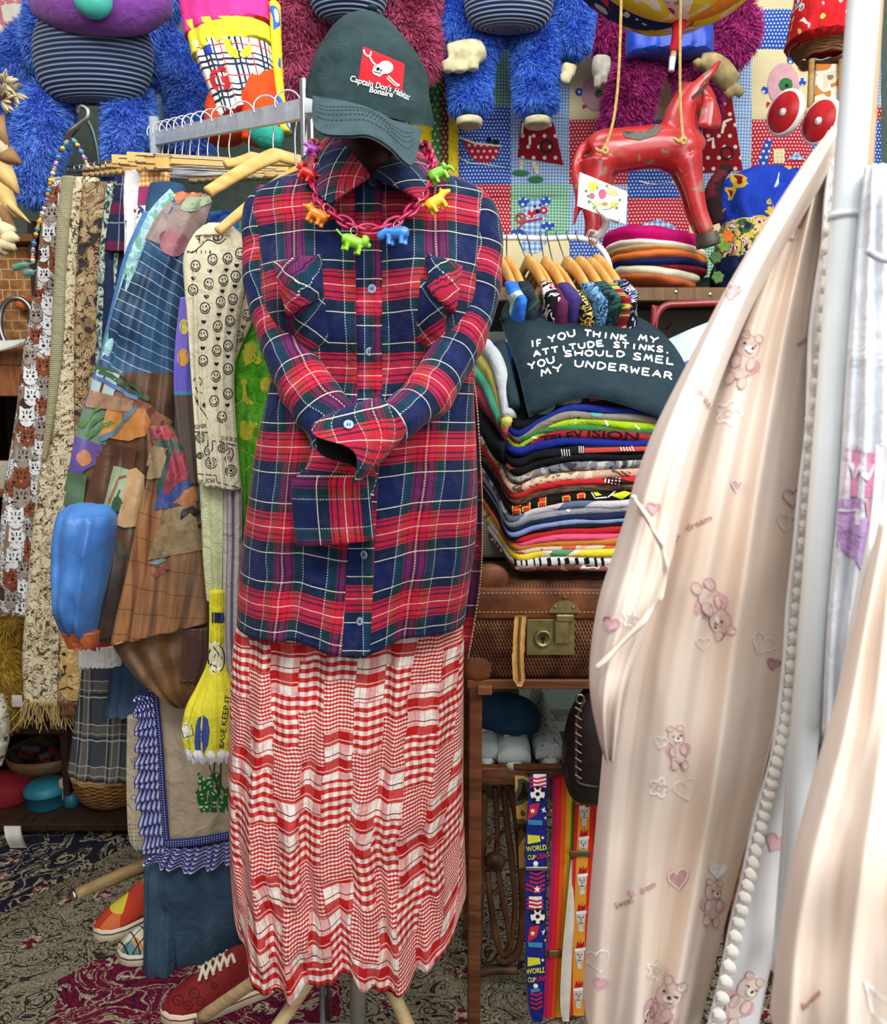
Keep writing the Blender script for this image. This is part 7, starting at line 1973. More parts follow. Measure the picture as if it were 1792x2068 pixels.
def quilt(xs, ys, tab, Y, name, label):
    T = thing(name, label, 'quilt', P((xs[0] + xs[-1]) / 2, ys[-1], Y)); b = MB(); n = 8
    for r in range(len(ys) - 1):
        for c in range(len(xs) - 1):
            m_ = tab[r][c] if c < len(tab[r]) else 0
            vs = []; uu = []
            for i in range(n + 1):
                for j in range(n + 1):
                    x = lerp(xs[c], xs[c + 1], j / n); y = lerp(ys[r], ys[r + 1], i / n); puff = .010 * (sin(pi * i / n) * sin(pi * j / n)) ** .5 + .006 * nz(x * .03, y * .03)
                    p = P(x, y, Y); p.y = Y - puff; vs.append(p); uu.append((p.x, p.z))
            b.add(vs, [(i * (n + 1) + j, (i + 1) * (n + 1) + j, (i + 1) * (n + 1) + j + 1, i * (n + 1) + j + 1) for i in range(n) for j in range(n)], m_, uu)
    bk = MB(); bk.add([P(xs[0], ys[0], Y) + Vector((0, .012, 0)), P(xs[-1], ys[0], Y) + Vector((0, .012, 0)), P(xs[-1], ys[-1], Y) + Vector((0, .012, 0)), P(xs[0], ys[-1], Y) + Vector((0, .012, 0))], [(0, 1, 2, 3)], 8, [(0, 0)] * 4)
    s_ = Surf(b); b.join(bk).build('patchwork', QM, T); return T, s_


QT, QS = quilt([924, 1032, 1150, 1268, 1392, 1518, 1640, 1780], [-80, 18, 100, 215, 242, 372, 400, 480, 560], [[1, 2, 0, 3, 2, 4, 2], [0, 1, 0, 2, 1, 2, 4], [0, 1, 4, 4, 1, 4, 1], [2, 1, 4, 4, 1, 4, 3], [2, 1, 3, 2, 1, 3, 2], [3, 0, 1, 2, 0, 2, 0], [3, 0, 1, 3, 4, 0, 1], [4, 4, 2, 3, 0, 2, 0]], 2.88, 'appliqued_patchwork_quilt', 'patchwork quilt of gingham and dotted squares with appliqued animals hung on the back wall')
AP = [cloth('#2c5ab0'), cloth('#d8a8b0'), QM[3], QM[2], cloth('#3a7a4a'), cloth('#f0e8d8'), cloth('#202428'), QM[9], QM[1], QM[4], cloth('#c8283c')]


def appl(name, items):
    b = MB()
    for k, (mi, polys) in enumerate(items): on(QS, b, polys, mi, .0025 + .0012 * k)
    if b.f: compact(b).build(name, AP, QT)


appl('watermelon_applique', [(2, [fan([(934, 282), (1010, 300), (1004, 318), (985, 328), (962, 326), (946, 312)])]), (5, [stroke([(928, 278), (960, 290), (1012, 296)], 4), stroke([(926, 318), (950, 330), (980, 332), (1018, 338)], 2)]), (6, [fan(circ(988, 284, 6, 10)), fan(circ(1001, 288, 6, 10))])])
appl('dress_applique', [(7, [fan([(1052, 245), (1118, 248), (1138, 334), (1046, 318)])]), (6, [stroke(circ(1104, 296, 12, 14), 5, True)]), (9, [stroke([(1056, 324), (1052, 344)], 8), stroke([(1078, 328), (1086, 352)], 8)]), (4, [fan(circ(1052, 350, 18, 14, 5)), fan(circ(1082, 362, 16, 14, 6, 0))]), (5, [stroke([(1056, 250), (1054, 272)], 5), stroke([(1070, 276), (1070, 294)], 5)])])
appl('blue_bear_applique', [(8, [fan(circ(1082, 426, 26, 20, 24)), fan(circ(1076, 478, 30, 20, 34))]), (3, [fan(circ(1058, 408, 11, 14)), fan(circ(1102, 406, 10, 14)), fan(circ(1046, 470, 14, 14, 8)), fan(circ(1106, 456, 14, 14, 8))]), (2, [fan(circ(1074, 432, 9, 12)), fan(circ(1098, 426, 8, 12))]), (6, [fan(circ(1086, 428, 5, 10)), fan(circ(1080, 418, 2.4, 8)), fan(circ(1091, 415, 2.4, 8))]), (10, [stroke([(1046, 432), (1060, 448), (1096, 442)], 3), stroke([(1060, 448), (1044, 464)], 3), stroke(circ(1052, 440, 9, 12), 2.5, True)])])
appl('turtle_applique', [(3, [fan(circ(1597, 122, 8, 12)), fan(circ(1546, 182, 8, 12)), fan(circ(1620, 166, 8, 12))]), (1, [fan(circ(1582, 172, 32, 20, 44))]), (10, [fan(circ(1622, 134, 11, 12)), fan([(1548, 206), (1556, 208), (1548, 220)])]), (4, [fan(circ(1586, 172, 14, 10))]), (6, [fan(circ(1588, 174, 4, 8))])])
appl('turtle_applique', [(3, [fan(circ(1170, 186, 8, 12))]), (1, [fan(circ(1200, 188, 24, 20, 36))]), (4, [fan(circ(1210, 190, 9, 10))]), (10, [fan([(1176, 212), (1186, 214), (1178, 222)])])])
appl('second_dress_applique', [(7, [fan([(1446, 195), (1478, 195), (1500, 345), (1416, 350), (1420, 260)])]), (5, [stroke([(1458, 270), (1462, 248), (1478, 240)], 5), stroke([(1428, 285), (1440, 280), (1440, 300)], 5)]), (6, [stroke(circ(1468, 310, 12, 14), 4, True)])])
appl('hill_applique', [(8, [fan([(1282, 478), (1300, 452), (1332, 443), (1360, 455), (1380, 482)])]), (9, [fan([(1298, 482), (1320, 460), (1346, 460), (1366, 484)])]), (5, [stroke([(1290, 366), (1320, 374), (1372, 368)], 3)])])
appl('fish_applique', [(3, [fan([(1545, 285), (1560, 280), (1550, 335), (1530, 330)])]), (9, [gpoly(((1562, 302), (1584, 300), (1584, 330), (1562, 330)), 3, 3)]), (8, [fan([(1590, 322), (1608, 308), (1626, 324)])])])
quilt([806, 836, 872, 890, 906, 926], [60, 100, 165, 250, 300, 345, 400], [[6, 5, 5, 5, 7], [6, 5, 5, 5, 7], [6, 6, 6, 5, 7], [6, 7, 6, 5, 7], [7, 7, 6, 5, 7], [3, 3, 3, 7, 7]], 2.85, 'log_cabin_quilt', 'brown, green and yellow strip quilt edge hanging between cap and animal quilt')
o = box(P(-60, 130, 2.86), P(88, -80, 2.86) + Vector((0, .01, 0)), bev=.003); s_ = Surf(o); pr = MB(); on(s_, pr, [fan([(2, 12), (30, 6), (62, 14), (70, 24), (40, 40), (8, 44)]), fan(circ(-4, 60, 12, 12))], 1); o.join(compact(pr))
tag(o.build('pink_printed_cloth', [printm('pink_white_dots', [(0, '#c97a80'), (.55, '#c97a80'), (.6, '#e0b8b4')], 70, 0, 1), cloth('#d8d4c4')]), 'dusty pink printed cloth on the wall in the top left corner', 'cloth')

# ---------------------------------------------------------------- shaggy plush toys on the wall
RIBM = MX('ribbed_navy_velour', .8, .25, sheen=.2); u, v = RIBM.uv(); w_ = (v / .0125).fract(); RIBM.col(RIBM.ramp((w_ - .5).abs() * 2, [(0, '#141e38'), (.66, '#243352'), (.86, '#7288a0'), (1, '#5c7090')])); RIBM.bump((v * (2 * pi / .0125)).sin(), .6, .004); RIBM = RIBM.mat
PADM = plain('#c3bc96', .75, .2, 0, .3, 30, .3)


def plush(name, label, Y, limbs, hx_, count, L, wd, belly=None, vox=.011, extra=(), rib=True, parent=None):
    b = MB(); T = parent or thing(name, label, 'plush toy', P(limbs[0][0][0], limbs[0][0][1] + 120, Y))
    for l in limbs: limb([(x, y, Y + (d[0] if d else 0), r) for x, y, r, *d in l], n=18, mb=b, m=16)
    f = fuse(b, vox, 3); fm = f
    def keep(q):
        if not belly: return True
        x, y = PX(q); return q[1] > Y or ((x - belly[0]) / belly[2]) ** 2 + ((y - belly[1]) / belly[3]) ** 2 > .95
    c = lin(hx_); base = '#%02x%02x%02x' % tuple(int(int(hx_[i:i + 2], 16) * .85) for i in (1, 3, 5))
    fur(fm, count, L, wd, 1, len(label), keep=keep, droop=.45)
    fm.build('furry_body', [plain(base, .9), furmat(hx_)], T)
    if belly:
        cx, cy, rx, ry, dp_ = belly; c = P(cx, cy, Y - dp_); k = Y / F; rs = []
        for i in range(25):
            t = -pi / 2 + pi * i / 24; rs.append([c + Vector((rx * k * cos(t) ** .42 * cos(a), .075 * cos(t) ** .6 * sin(a), -ry * k * sin(t))) if abs(cos(t)) > 1e-3 else c + Vector((rx * k * .03 * cos(a), 0, -ry * k * sin(t))) for a in [-pi + 2 * pi * j / 48 for j in range(48)]])
        bb = rings(rs, True); bb.uv = [[(x, q[1]) for x, q in zip([p[0] for p in f_], f_)] for f_ in bb.uv]
        bb.build('ribbed_belly' if rib else 'belly', RIBM, T)
    return T


B1 = plush('blue_plush_toy', 'large shaggy blue plush toy with ribbed navy belly above the hanging skirts', 2.38, [[(200, -20, 118), (196, 60, 116), (190, 130, 116), (190, 158, 90)], [(92, 70, 36, .04), (42, 130, 42, .06), (30, 220, 42, .06), (46, 310, 34, .05)], [(302, 80, 36, .04), (362, 140, 42, .06), (388, 230, 42, .06), (372, 310, 42, .05)], [(106, 200, 38, -.1), (88, 260, 42, -.16), (70, 340, 38, -.16), (74, 410, 26, -.16)], [(260, 195, 42, -.1), (262, 260, 42, -.16), (256, 330, 40, -.16), (260, 400, 34, -.16)], [(330, -10, 50), (352, 20, 30)]], '#5c88f6', 46000, .021, .003, (188, 112, 104, 78, .19))
mz = MB(); limb([(90, 5, 2.16, 34), (140, 10, 2.12, 48), (208, 12, 2.10, 50), (275, 10, 2.12, 48), (325, -4, 2.16, 34)], mb=mz, n=28, m=30); mz.build('purple_muzzle', plain('#7a3f94', .9, .1, 0, .15, 60, .5, sheen=.2), B1)
sphere(P(188, 0, 2.02), .042, sub=3, scale=(1.1, .9, 1)).build('teal_nose', plain('#48b8a8', .45, .4), B1)
sphere(P(290, 0, 2.30), .10, sub=3, scale=(1.9, 1, .8)).v
M1 = plush('maroon_plush_toy', 'shaggy maroon plush toy behind the cap with a striped navy belly', 2.52, [[(705, -60, 120), (705, 0, 80)], [(640, 10, 40), (600, 60, 48), (592, 130, 46), (590, 205, 40)], [(770, 10, 40), (815, 50, 44), (838, 100, 42), (842, 150, 32)], [(575, -40, 40), (566, 20, 34)], [(850, -40, 36), (852, 30, 26)]], '#b85074', 22000, .030, .0034, (704, -12, 70, 46, .13))
B2 = plush('blue_plush_toy', 'shaggy bright blue plush toy with cream feet hung between cap and red horse', 2.62, [[(1030, -50, 110), (1030, 20, 70), (1030, 66, 44)], [(905, -30, 36), (905, 30, 42), (932, 76, 44)], [(975, 60, 40), (952, 120, 38), (950, 180, 36), (950, 222, 36)], [(1082, 60, 42), (1082, 130, 38), (1084, 190, 36), (1084, 222, 36)], [(1156, -30, 34), (1160, 40, 32), (1152, 105, 28)]], '#4c80ff', 32000, .022, .003, (1028, 8, 80, 44, .12))
M2 = plush('magenta_plush_toy', 'shaggy magenta plush toy behind the red horse wearing blue satin shorts', 2.68, [[(1350, -20, 100), (1350, 60, 80)], [(1228, -30, 30), (1230, 40, 30), (1224, 100, 26)], [(1305, 100, 40), (1280, 170, 42), (1262, 240, 40), (1240, 276, 30)], [(1395, 100, 40), (1412, 170, 38), (1405, 240, 36)], [(1470, 20, 36), (1492, 60, 34), (1468, 100, 34), (1440, 120, 26)]], '#b03080', 24000, .028, .0034)


def pad(par, pts, fingers, Y, nm='cream_hand', mat=PADM):
    b = MB(); limb([(x, y, Y, r) for x, y, r in pts], mb=b, n=16, m=14)
    for fpts in fingers: limb([(x, y, Y - .02, r) for x, y, r in fpts], mb=b, n=12, m=10)
    fuse(b, .006, 2).build(nm, mat, par)


pad(B2, [(905, 118, 24), (935, 112, 26), (965, 104, 22), (978, 98, 14)], [[(905, 125, 15), (904, 146, 9)], [(928, 130, 12), (929, 146, 11)], [(955, 125, 12), (956, 142, 11)]], 2.53)
pad(B2, [(1150, 132, 15), (1146, 155, 13)], [[(1150, 150, 8), (1146, 170, 5)], [(1138, 148, 7), (1136, 166, 4)]], 2.58)
for x in (948, 1086): pad(B2, [(x, 240, 26), (x, 256, 25)], [], 2.50, 'cream_foot')
pad(M2, [(1216, 116, 17), (1214, 140, 18), (1212, 160, 12)], [[(1208, 155, 9), (1206, 178, 6)], [(1220, 150, 8), (1222, 170, 5)]], 2.58, 'grey_hand', plain('#a8a498', .8, .2, 0, .35, 30, .3))
pad(M2, [(1415, 124, 14), (1440, 130, 20), (1462, 150, 22), (1480, 172, 18)], [[(1415, 124, 9), (1402, 132, 8)], [(1485, 178, 10), (1500, 192, 8)], [(1470, 182, 10), (1476, 198, 7)]], 2.52, 'tan_hand', plain('#9c8a60', .8, .2, 0, .3, 30, .3))
tube([(22, 1268, 1436, 2.58, .12), (60, 1264, 1440, 2.58, .14), (92, 1266, 1438, 2.58, .14)], n=60, m=20, folds=((5, .008, .4),), wr=.008, seed=91).build('blue_satin_shorts', satin('#1c4ac8', '#123a9c'), M2)

# cloth doll hanging upside down
CDL = thing('stuffed_cloth_doll', 'stuffed cloth doll in pink, yellow and checked dress with orange legs above the rail', 'doll', P(480, 260, 2.05))
m = MX('lettered_check', .85, .2); u, v = m.uv(); L1_ = m.line(u, .075, .01, .006).max(m.line(u, .075, .024, .006)).max(m.line(u, .075, .038, .004)); L2_ = m.line(v, .075, .01, .006).max(m.line(v, .075, .024, .006)).max(m.line(v, .075, .038, .004))
c = m.mix(L1_.max(L2_), '#ece8dc', '#26344c'); c = m.mix(m.line(u, .075, .058, .003).max(m.line(v, .075, .058, .003)), c, '#c8383a'); m.col(c)
rowsd = [(-60, 356, 540), (0, 366, 548), (55, 384, 545), (100, 398, 552), (150, 418, 558), (205, 446, 560)]
for (a, b_, mt, nm) in (((-60, 366 - 10, 540), (36, 376, 546), cloth('#d83a8c'), 'pink_bodice'), ((30, 374, 546), (78, 390, 548), cloth('#e0d83c'), 'yellow_band'), ((72, 388, 548), (212, 446, 562), m.mat, 'checked_skirt')):
    t = tube([(lerp(a[0], b_[0], q), lerp(a[1], b_[1], q), lerp(a[2], b_[2], q), 2.05, .13) for q in (0, .5, 1)], n=60, m=24, folds=((5, .006, .3),), wr=.008, seed=93, hem=lambda x: -16 * x); t.build(nm, mt, CDL)
    if nm == 'checked_skirt':
        s_ = Surf(t); pr = MB(); on(s_, pr, [textline('C', (462, 122), (512, 106), 62, .05)], 0, .002); on(s_, pr, [textline('G', (430, 186), (468, 176), 44, .04), textline('I', (524, 92), (534, 90), 56, .08)], 1, .002); on(s_, pr, [gpoly(((412, 96), (424, 88), (430, 106), (420, 112)), 3, 3)], 2, .002)
        compact(pr).build('bright_letters', [cloth('#e4dc3a'), cloth('#c8303a'), cloth('#2c4ac0')], CDL)
limb([(520, 150, 2.05, 34), (520, 200, 2.03, 38), (526, 245, 2.02, 36), (520, 290, 2.02, 30)], n=20, wr=.06).build('orange_leg', cloth('#d8481c'), CDL); limb([(455, 195, 2.07, 30), (450, 225, 2.06, 34), (455, 280, 2.05, 34)], n=20, wr=.06).build('orange_leg', cloth('#c84018'), CDL)
limb([(520, 262, 2.0, 22), (545, 275, 1.98, 26), (570, 282, 1.98, 16)], n=16).build('teal_shoe', cloth('#2c9a8a'), CDL)
tube([(0, 545, 566, 2.06, .05), (80, 548, 568, 2.06, .05), (180, 556, 574, 2.06, .05), (262, 560, 590, 2.06, .05)], n=30, m=20, seed=4).build('yellow_side_panel', printm('yellow_blue_print', [(0, '#e0d83c'), (.54, '#e0d83c'), (.6, '#3a6ac8'), (.66, '#e8e4d8')], 14, .3, 1), CDL)

# ---------------------------------------------------------------- upturned parasol
UM = thing('patterned_parasol', 'small upturned parasol with yellow and navy patterned panels and red ferrule, top right', 'parasol', P(1375, 50, 2.05))
c = P(1380, 46, 2.05); rt_ = Matrix.Rotation(radians(-4), 3, 'Y'); pts = []; b = MB(); N = 96
for i in range(13):
    t = i / 12; r = .005 + .27 * t
    pts.append([c + rt_ @ Vector((r * cos(a) * (1 - .05 * t * abs(sin(4 * a))), r * sin(a) * (1 - .05 * t * abs(sin(4 * a))), .155 * t ** 2.0 - .015 * t * abs(sin(4 * a)))) for a in [2 * pi * j / N for j in range(N)]])
for i in range(12):
    for j in range(N):
        q = [pts[i][j], pts[i][(j + 1) % N], pts[i + 1][(j + 1) % N], pts[i + 1][j]]; b.add(q, [(3, 2, 1, 0)], [0, 1, 0, 2, 0, 1, 0, 3][int(j / N * 8 + .0) % 8], [(p.x, p.y) for p in q])
pts2 = [[p + Vector((0, 0, .004)) for p in r] for r in pts]
for i in range(12):
    for j in range(N): q = [pts2[i][j], pts2[i][(j + 1) % N], pts2[i + 1][(j + 1) % N], pts2[i + 1][j]]; b.add(q, [(0, 1, 2, 3)], 0, [(p.x, p.y) for p in q])
YM = printm('yellow_patch_print', [(0, '#e08a2c'), (.36, '#ecd838'), (.52, '#f0ece0'), (.58, '#ecd020'), (.70, '#d8582c')], 9, .5, 2, bump=.1); b.build('canopy', [YM, printm('cream_red_print', [(0, '#c83a3a'), (.40, '#e8e0d8'), (.55, '#f0e8e0'), (.62, '#d8a8b0'), (.68, '#4a7a4a')], 22, .6, 2, bump=.1), printm('navy_flower_print', [(0, '#c8344a'), (.38, '#1c2c5c'), (.60, '#1c2c5c'), (.64, '#d8dce8')], 22, .4, 1, bump=.1), printm('orange_print', [(0, '#e8882c'), (.5, '#f0a038'), (.6, '#f0e8dc')], 8, .4, 1, bump=.1)], UM)
limb([(1372, 42, 2.05, 16), (1370, 62, 2.05, 11), (1366, 85, 2.05, 10), (1360, 104, 2.05, 8)], n=16, wr=.08).build('red_wrap', cloth('#b01c2c'), UM)
limb([(1362, 100, 2.05, 6), (1359, 118, 2.05, 6)], n=14).build('wood_tip', wood('#c9a070', '#a88050'), UM); limb([(1359, 116, 2.05, 6.5), (1356, 144, 2.05, 5.5)], n=14).build('white_tip', plastic('#d8dcd8', .4), UM)

# ---------------------------------------------------------------- red wooden horse on ropes
HR = thing('red_wooden_horse', 'worn red carved wooden horse marionette hanging on two ropes above the berets', 'wooden horse', P(1300, 500, 1.98))
b = MB()
def hl(p, **k): limb([(x, y, 1.98 + (d[0] if d else 0), r, r * (.95 if len(d) < 2 else d[1])) for x, y, r, *d in p], n=18, mb=b, m=18, **k)
hl([(1192, 318, 30), (1215, 310, 42), (1270, 302, 40), (1330, 296, 40), (1378, 305, 46), (1402, 322, 34)])
hl([(1372, 300, 42), (1372, 250, 34), (1382, 215, 28), (1402, 182, 26)]); hl([(1396, 178, 24), (1418, 196, 22), (1432, 222, 18), (1438, 244, 14), (1432, 254, 10)]); hl([(1440, 226, 14), (1448, 250, 9), (1446, 258, 7)])
for dy in (-.02, .022): hl([(1408, 172, 10, dy), (1436, 146, 8, dy), (1456, 122, 3, dy)])
hl([(1388, 322, 30, -.02), (1400, 372, 20, -.02), (1412, 425, 16, -.02), (1430, 470, 14, -.02)]); hl([(1372, 326, 26, .02), (1388, 380, 17, .02), (1400, 430, 14, .02), (1418, 474, 13, .02)])
hl([(1208, 325, 34, -.02), (1204, 360, 26, -.02), (1190, 400, 17, -.02), (1196, 450, 14, -.02), (1190, 490, 12, -.02)]); hl([(1216, 325, 30, .025), (1222, 365, 20, .025), (1206, 410, 14, .025), (1204, 460, 12, .025), (1200, 492, 12, .025)])
hl([(1192, 292, 12), (1172, 308, 10), (1164, 350, 10), (1170, 400, 8), (1162, 440, 5), (1158, 456, 3)])
m = MX('worn_red_paint', .32, .5, coat=.3); n = m.noise(9, 5, None, .6); n2 = m.noise(26, 4); c = m.ramp(n, [(.28, '#6a1616'), (.46, '#a81e24'), (.62, '#b83430'), (.74, '#a86a5a')]); c = m.mix((n2 > .63), c, '#8a6a58'); m.col(c); m.bump(n2, .15, .002)
hb_ = fuse(b, .0055, 3); HSF = Surf(hb_); hb_.build('carved_body', m.mat, HR)
for x, y, d in ((1436, 488, -.02), (1424, 490, .02)): limb([(x - 3, y - 18, 1.98 + d, 15), (x, y, 1.98 + d, 18), (x + 2, y + 8, 1.98 + d, 17)], n=16).build('hoof', plain('#4a423c', .5, .4), HR)
pr = MB(); on(HSF, pr, [fan([(1256, 266), (1290, 270), (1322, 260), (1336, 246), (1342, 256), (1324, 274), (1292, 284), (1262, 278)])], 0, .002); compact(pr).build('grey_saddle', plain('#5c5a52', .6), HR)
pr = MB(); on(HSF, pr, [stroke([(1398, 198), (1410, 188), (1424, 174), (1434, 164)], 6), stroke([(1418, 180), (1424, 205), (1428, 225)], 5), stroke([(1424, 230), (1440, 216)], 5)], 0, .0025); compact(pr).build('dark_bridle', plain('#3a302a', .6), HR)
mn = MB()
for k in range(7): limb([(1424 - k * 2, 196 + k * 9, 1.94, 7), (1438 - k, 206 + k * 8, 1.925, 6), (1446 - k, 222 + k * 6, 1.93, 3)], n=10, mb=mn, m=8)
fuse(mn, .005, 1).build('carved_forelock', m.mat, HR)
ROPE = plain('#b99a60', .9, .1, 0, .25, 120, .6)
for a, c in (((1252, 108), (1222, 306)), ((1374, 84), (1380, 286))):
    rp_ = MB(); A = P(*a, 1.935); C_ = P(*c, 1.895); path([A + Vector((0, .05, .9)), A, C_], .0036, 10, mb=rp_, m=30)
    path([C_ + Vector((.006 * cos(t), -.004, .006 * sin(t))) for t in [2 * pi * k / 10 for k in range(11)]], .0045, 8, mb=rp_); limb([(*C_, .004), (*(C_ + Vector((-.014, -.008, -.002))), .0045), (*(C_ + Vector((-.024, -.006, .006))), .003)], n=8, px=False, mb=rp_)
    rp_.build('rope', ROPE, HR)

# ---------------------------------------------------------------- card with clip, cart, hats
CS_ = thing('mushroom_recipe_card', 'white card with painted mushrooms and fruit in a clear clip before the red horse', 'card', P(1215, 470, 1.78))
cb = grid([(1171, 347, 1.785), (1268, 387, 1.775)], [(1166, 416, 1.78), (1264, 453, 1.77)], 16, 12, thick=.0016); s_ = Surf(cb); cb.build('card', plain('#e6e8e2', .6), CS_)
pr = MB(); CM = [cloth('#dccb58'), cloth('#b8607a'), cloth('#c9b888'), cloth('#6a8a58'), cloth('#e6dcc0'), cloth('#b08a50')]
for mi, polys in ((0, [fan(circ(1198, 376, 10, 12)), fan(circ(1240, 414, 9, 10, 6))]), (1, [fan(circ(1217, 392, 8, 12, 10)), fan(circ(1196, 396, 6, 10))]), (2, [fan([(1222, 388), (1230, 378), (1244, 384), (1250, 394), (1236, 396)]), fan(circ(1208, 414, 10, 10, 7))]), (4, [fan([(1233, 394), (1239, 395), (1241, 412), (1232, 411)])]), (5, [fan(circ(1222, 412, 7, 8, 4))]), (3, [fan(circ(x, y, 3.2, 6)) for x, y in ((1184, 386), (1188, 396), (1206, 380), (1252, 404), (1246, 420), (1190, 408), (1226, 376), (1200, 420))] + [stroke([(1190, 404), (1210, 424), (1232, 422), (1250, 410)], 1.5)])): on(s_, pr, polys, mi, .0012)
compact(pr).build('mushroom_picture', CM, CS_)
CLR = MX('clear_plastic', .08, .5, trans=.85); CLR.col('#e8eef0'); CLR = CLR.mat
limb([(1206, 420, 1.765, 5), (1225, 438, 1.76, 6), (1250, 446, 1.765, 5)], n=10).build('clip_jaw', CLR, CS_); limb([(1226, 440, 1.77, 8), (1220, 462, 1.78, 7), (1205, 480, 1.79, 10), (1196, 486, 1.80, 8)], n=12).build('clip_arm', CLR, CS_)
path([P(x, y, Y) for x, y, Y in ((1186, 476, 1.79), (1192, 466, 1.785), (1206, 470, 1.785), (1210, 486, 1.79), (1196, 494, 1.80), (1186, 484, 1.80))], .003, 8).build('clip_spring', CLR, CS_)
CT = thing('toy_wooden_cart', 'pale wooden toy cart with red and white wheels hanging at upper right', 'toy cart', P(1650, 300, 2.2)); PNE = wood('#c9a870', '#a8844c', .5, 10)
for (x, y, Y) in ((1588, 228, 2.14), (1660, 246, 2.10)):
    c = P(x, y, Y); R_ = Matrix.Rotation(radians(-64), 3, 'Z') @ Matrix.Rotation(pi / 2, 3, 'X'); b = MB(); lathe([(.0, -.009), (.05, -.009), (.0565, -.006), (.0575, 0), (.0565, .008), (.05, .010)], c, 40, b, rot=R_, caps=(True, False)); w_ = b.build('wheel', plain('#e2e0d8', .4, .4), CT)
    b = MB(); lathe([(.050, .009), (.048, .0115), (.0, .0118)], c, 40, b, rot=R_, caps=(False, False)); b.build('red_disc', plain('#b81c24', .35, .5), w_); b = MB(); lathe([(.010, .010), (.009, .016), (0, .017)], c, 20, b, rot=R_, caps=(False, False)); b.build('hub', plain('#d8d8d0', .4), w_)
for a, c in (((1596, 226, 2.16), (1680, 222, 2.2)), ((1664, 244, 2.13), (1760, 240, 2.2)), ((1640, 120, 2.2), (1636, 226, 2.2)), ((1700, 120, 2.2), (1700, 260, 2.2))): rod(a, c, .008, 12, px=True).build('frame_bar', PNE, CT)
o = box(P(1644, 218, 2.21), P(1698, 128, 2.21) + Vector((0, .02, 0)), bev=.003).build('printed_panel', printm('autumn_blob_print', [(0, '#8a7a68'), (.38, '#d8cfb0'), (.46, '#e0dcd0'), (.55, '#c8803c'), (.62, '#d8c068'), (.7, '#7a6a5c')], 16, .3, 1), CT)
RH = thing('red_bucket_hat', 'red bucket hat with small colourful prints at the top right', 'hat', P(1655, 80, 2.2)); m_ = printm('red_toy_print', [(0, '#d8c048'), (.34, '#b81c24'), (.56, '#c0202a'), (.62, '#e8e0d0'), (.66, '#3a8a9a'), (.7, '#c0202a')], 24, .4, 1)
tube([(-110, 1626, 1712, 2.2, .14), (-40, 1612, 1722, 2.2, .16), (-8, 1606, 1728, 2.2, .17), (24, 1600, 1734, 2.2, .18), (50, 1594, 1740, 2.2, .19)], n=60, m=30, folds=((6, .006, .3),), wr=.006, seed=95).build('hat_body', m_, RH)
c = P(1668, 96, 2.24); SW = MB()
for k in range(6): z = -.006 * k; r = .085 - .004 * k; path([c + Vector((r * cos(a), r * sin(a), z + .002 * sin(a * 9 + k))) for a in [2 * pi * j / 40 for j in range(41)]], .0048, 8, mb=SW, m=80)
tag(SW.build('woven_hat_crown', wood('#8a6238', '#5c3f22', .7, 40)), 'brown plaited straw coil beneath the red bucket hat', 'straw hat')


def bundle(name, label, rows, mats_, seed, Y, th=.16):
    t = tube([(a, b, c, Y, th) for a, b, c in rows], n=70, m=40, folds=((4, .012, .3), (7, .006, 1)), wr=.022, seed=seed, wfreq=9); return tag(t.build(name, mats_), label, 'hat')


zt1 = [(332, 1490, 1610), (352, 1458, 1640), (400, 1450, 1650), (440, 1462, 1640)]
bundle('blue_fleece_hat', 'crumpled bright blue fleece hat with yellow and red bursts right of the horse', zt1, printm('blue_burst_fleece', [(0, '#7a1420'), (.32, '#c8a82c'), (.38, '#1f3fae'), (.60, '#234ac0'), (.66, '#d8dce8'), (.69, '#234ac0')], 12, .6, 2), 101, 2.24)
bundle('multicolour_fleece_hat', 'knotted multicoloured fleece hat under the blue one on the wall shelf', [(436, 1462, 1600), (470, 1450, 1610), (500, 1446, 1600), (520, 1452, 1590)], printm('multi_fleece', [(0, '#1c2450'), (.36, '#3a5a34'), (.44, '#c8b048'), (.50, '#d0b09c'), (.55, '#23242c'), (.6, '#e8e4dc'), (.66, '#b8462c')], 26, .8, 3), 103, 2.2)
bundle('navy_fleece_hat', 'dark navy fleece hat with green flecks, lowest hat right of the berets', [(512, 1450, 1600), (545, 1438, 1600), (578, 1440, 1590)], printm('navy_green_fleece', [(0, '#141c3c'), (.56, '#18224c'), (.62, '#5a7a3c'), (.7, '#8aa04a')], 16, .6, 2), 105, 2.2)
tag(limb([(1468, 340, 2.16, 12), (1446, 370, 2.14, 14), (1440, 410, 2.14, 16), (1450, 450, 2.14, 12)], n=18, wr=.15).build('maroon_scarf', printm('maroon_pink_edge', [(0, '#2a1a1c'), (.5, '#5a1c28'), (.62, '#b8606c')], 12, .4, 2)), 'dark maroon scarf end beside the blue fleece hat', 'scarf')
for k, (x, y, hx_) in enumerate(((1452, 484, '#7aa03a'), (1470, 478, '#c8642c'), (1462, 498, '#6a8a3a'), (1446, 520, '#4a6a3a'), (1450, 560, '#5a7a44'))):
    b = MB()
    for a in range(6): limb([(x, y, 2.08, 5), (x + 13 * cos(a * 1.05 + k), y + 13 * sin(a * 1.05 + k), 2.07, 4)], n=8, mb=b, m=3)
    tag(fuse(b, .004, 1).build('fleece_knot', cloth(hx_)), 'small %s fleece knot tassel among the hats right of the berets' % {'#7aa03a': 'lime', '#c8642c': 'orange', '#6a8a3a': 'olive', '#4a6a3a': 'dark green', '#5a7a44': 'sage green'}[hx_], 'tassel')
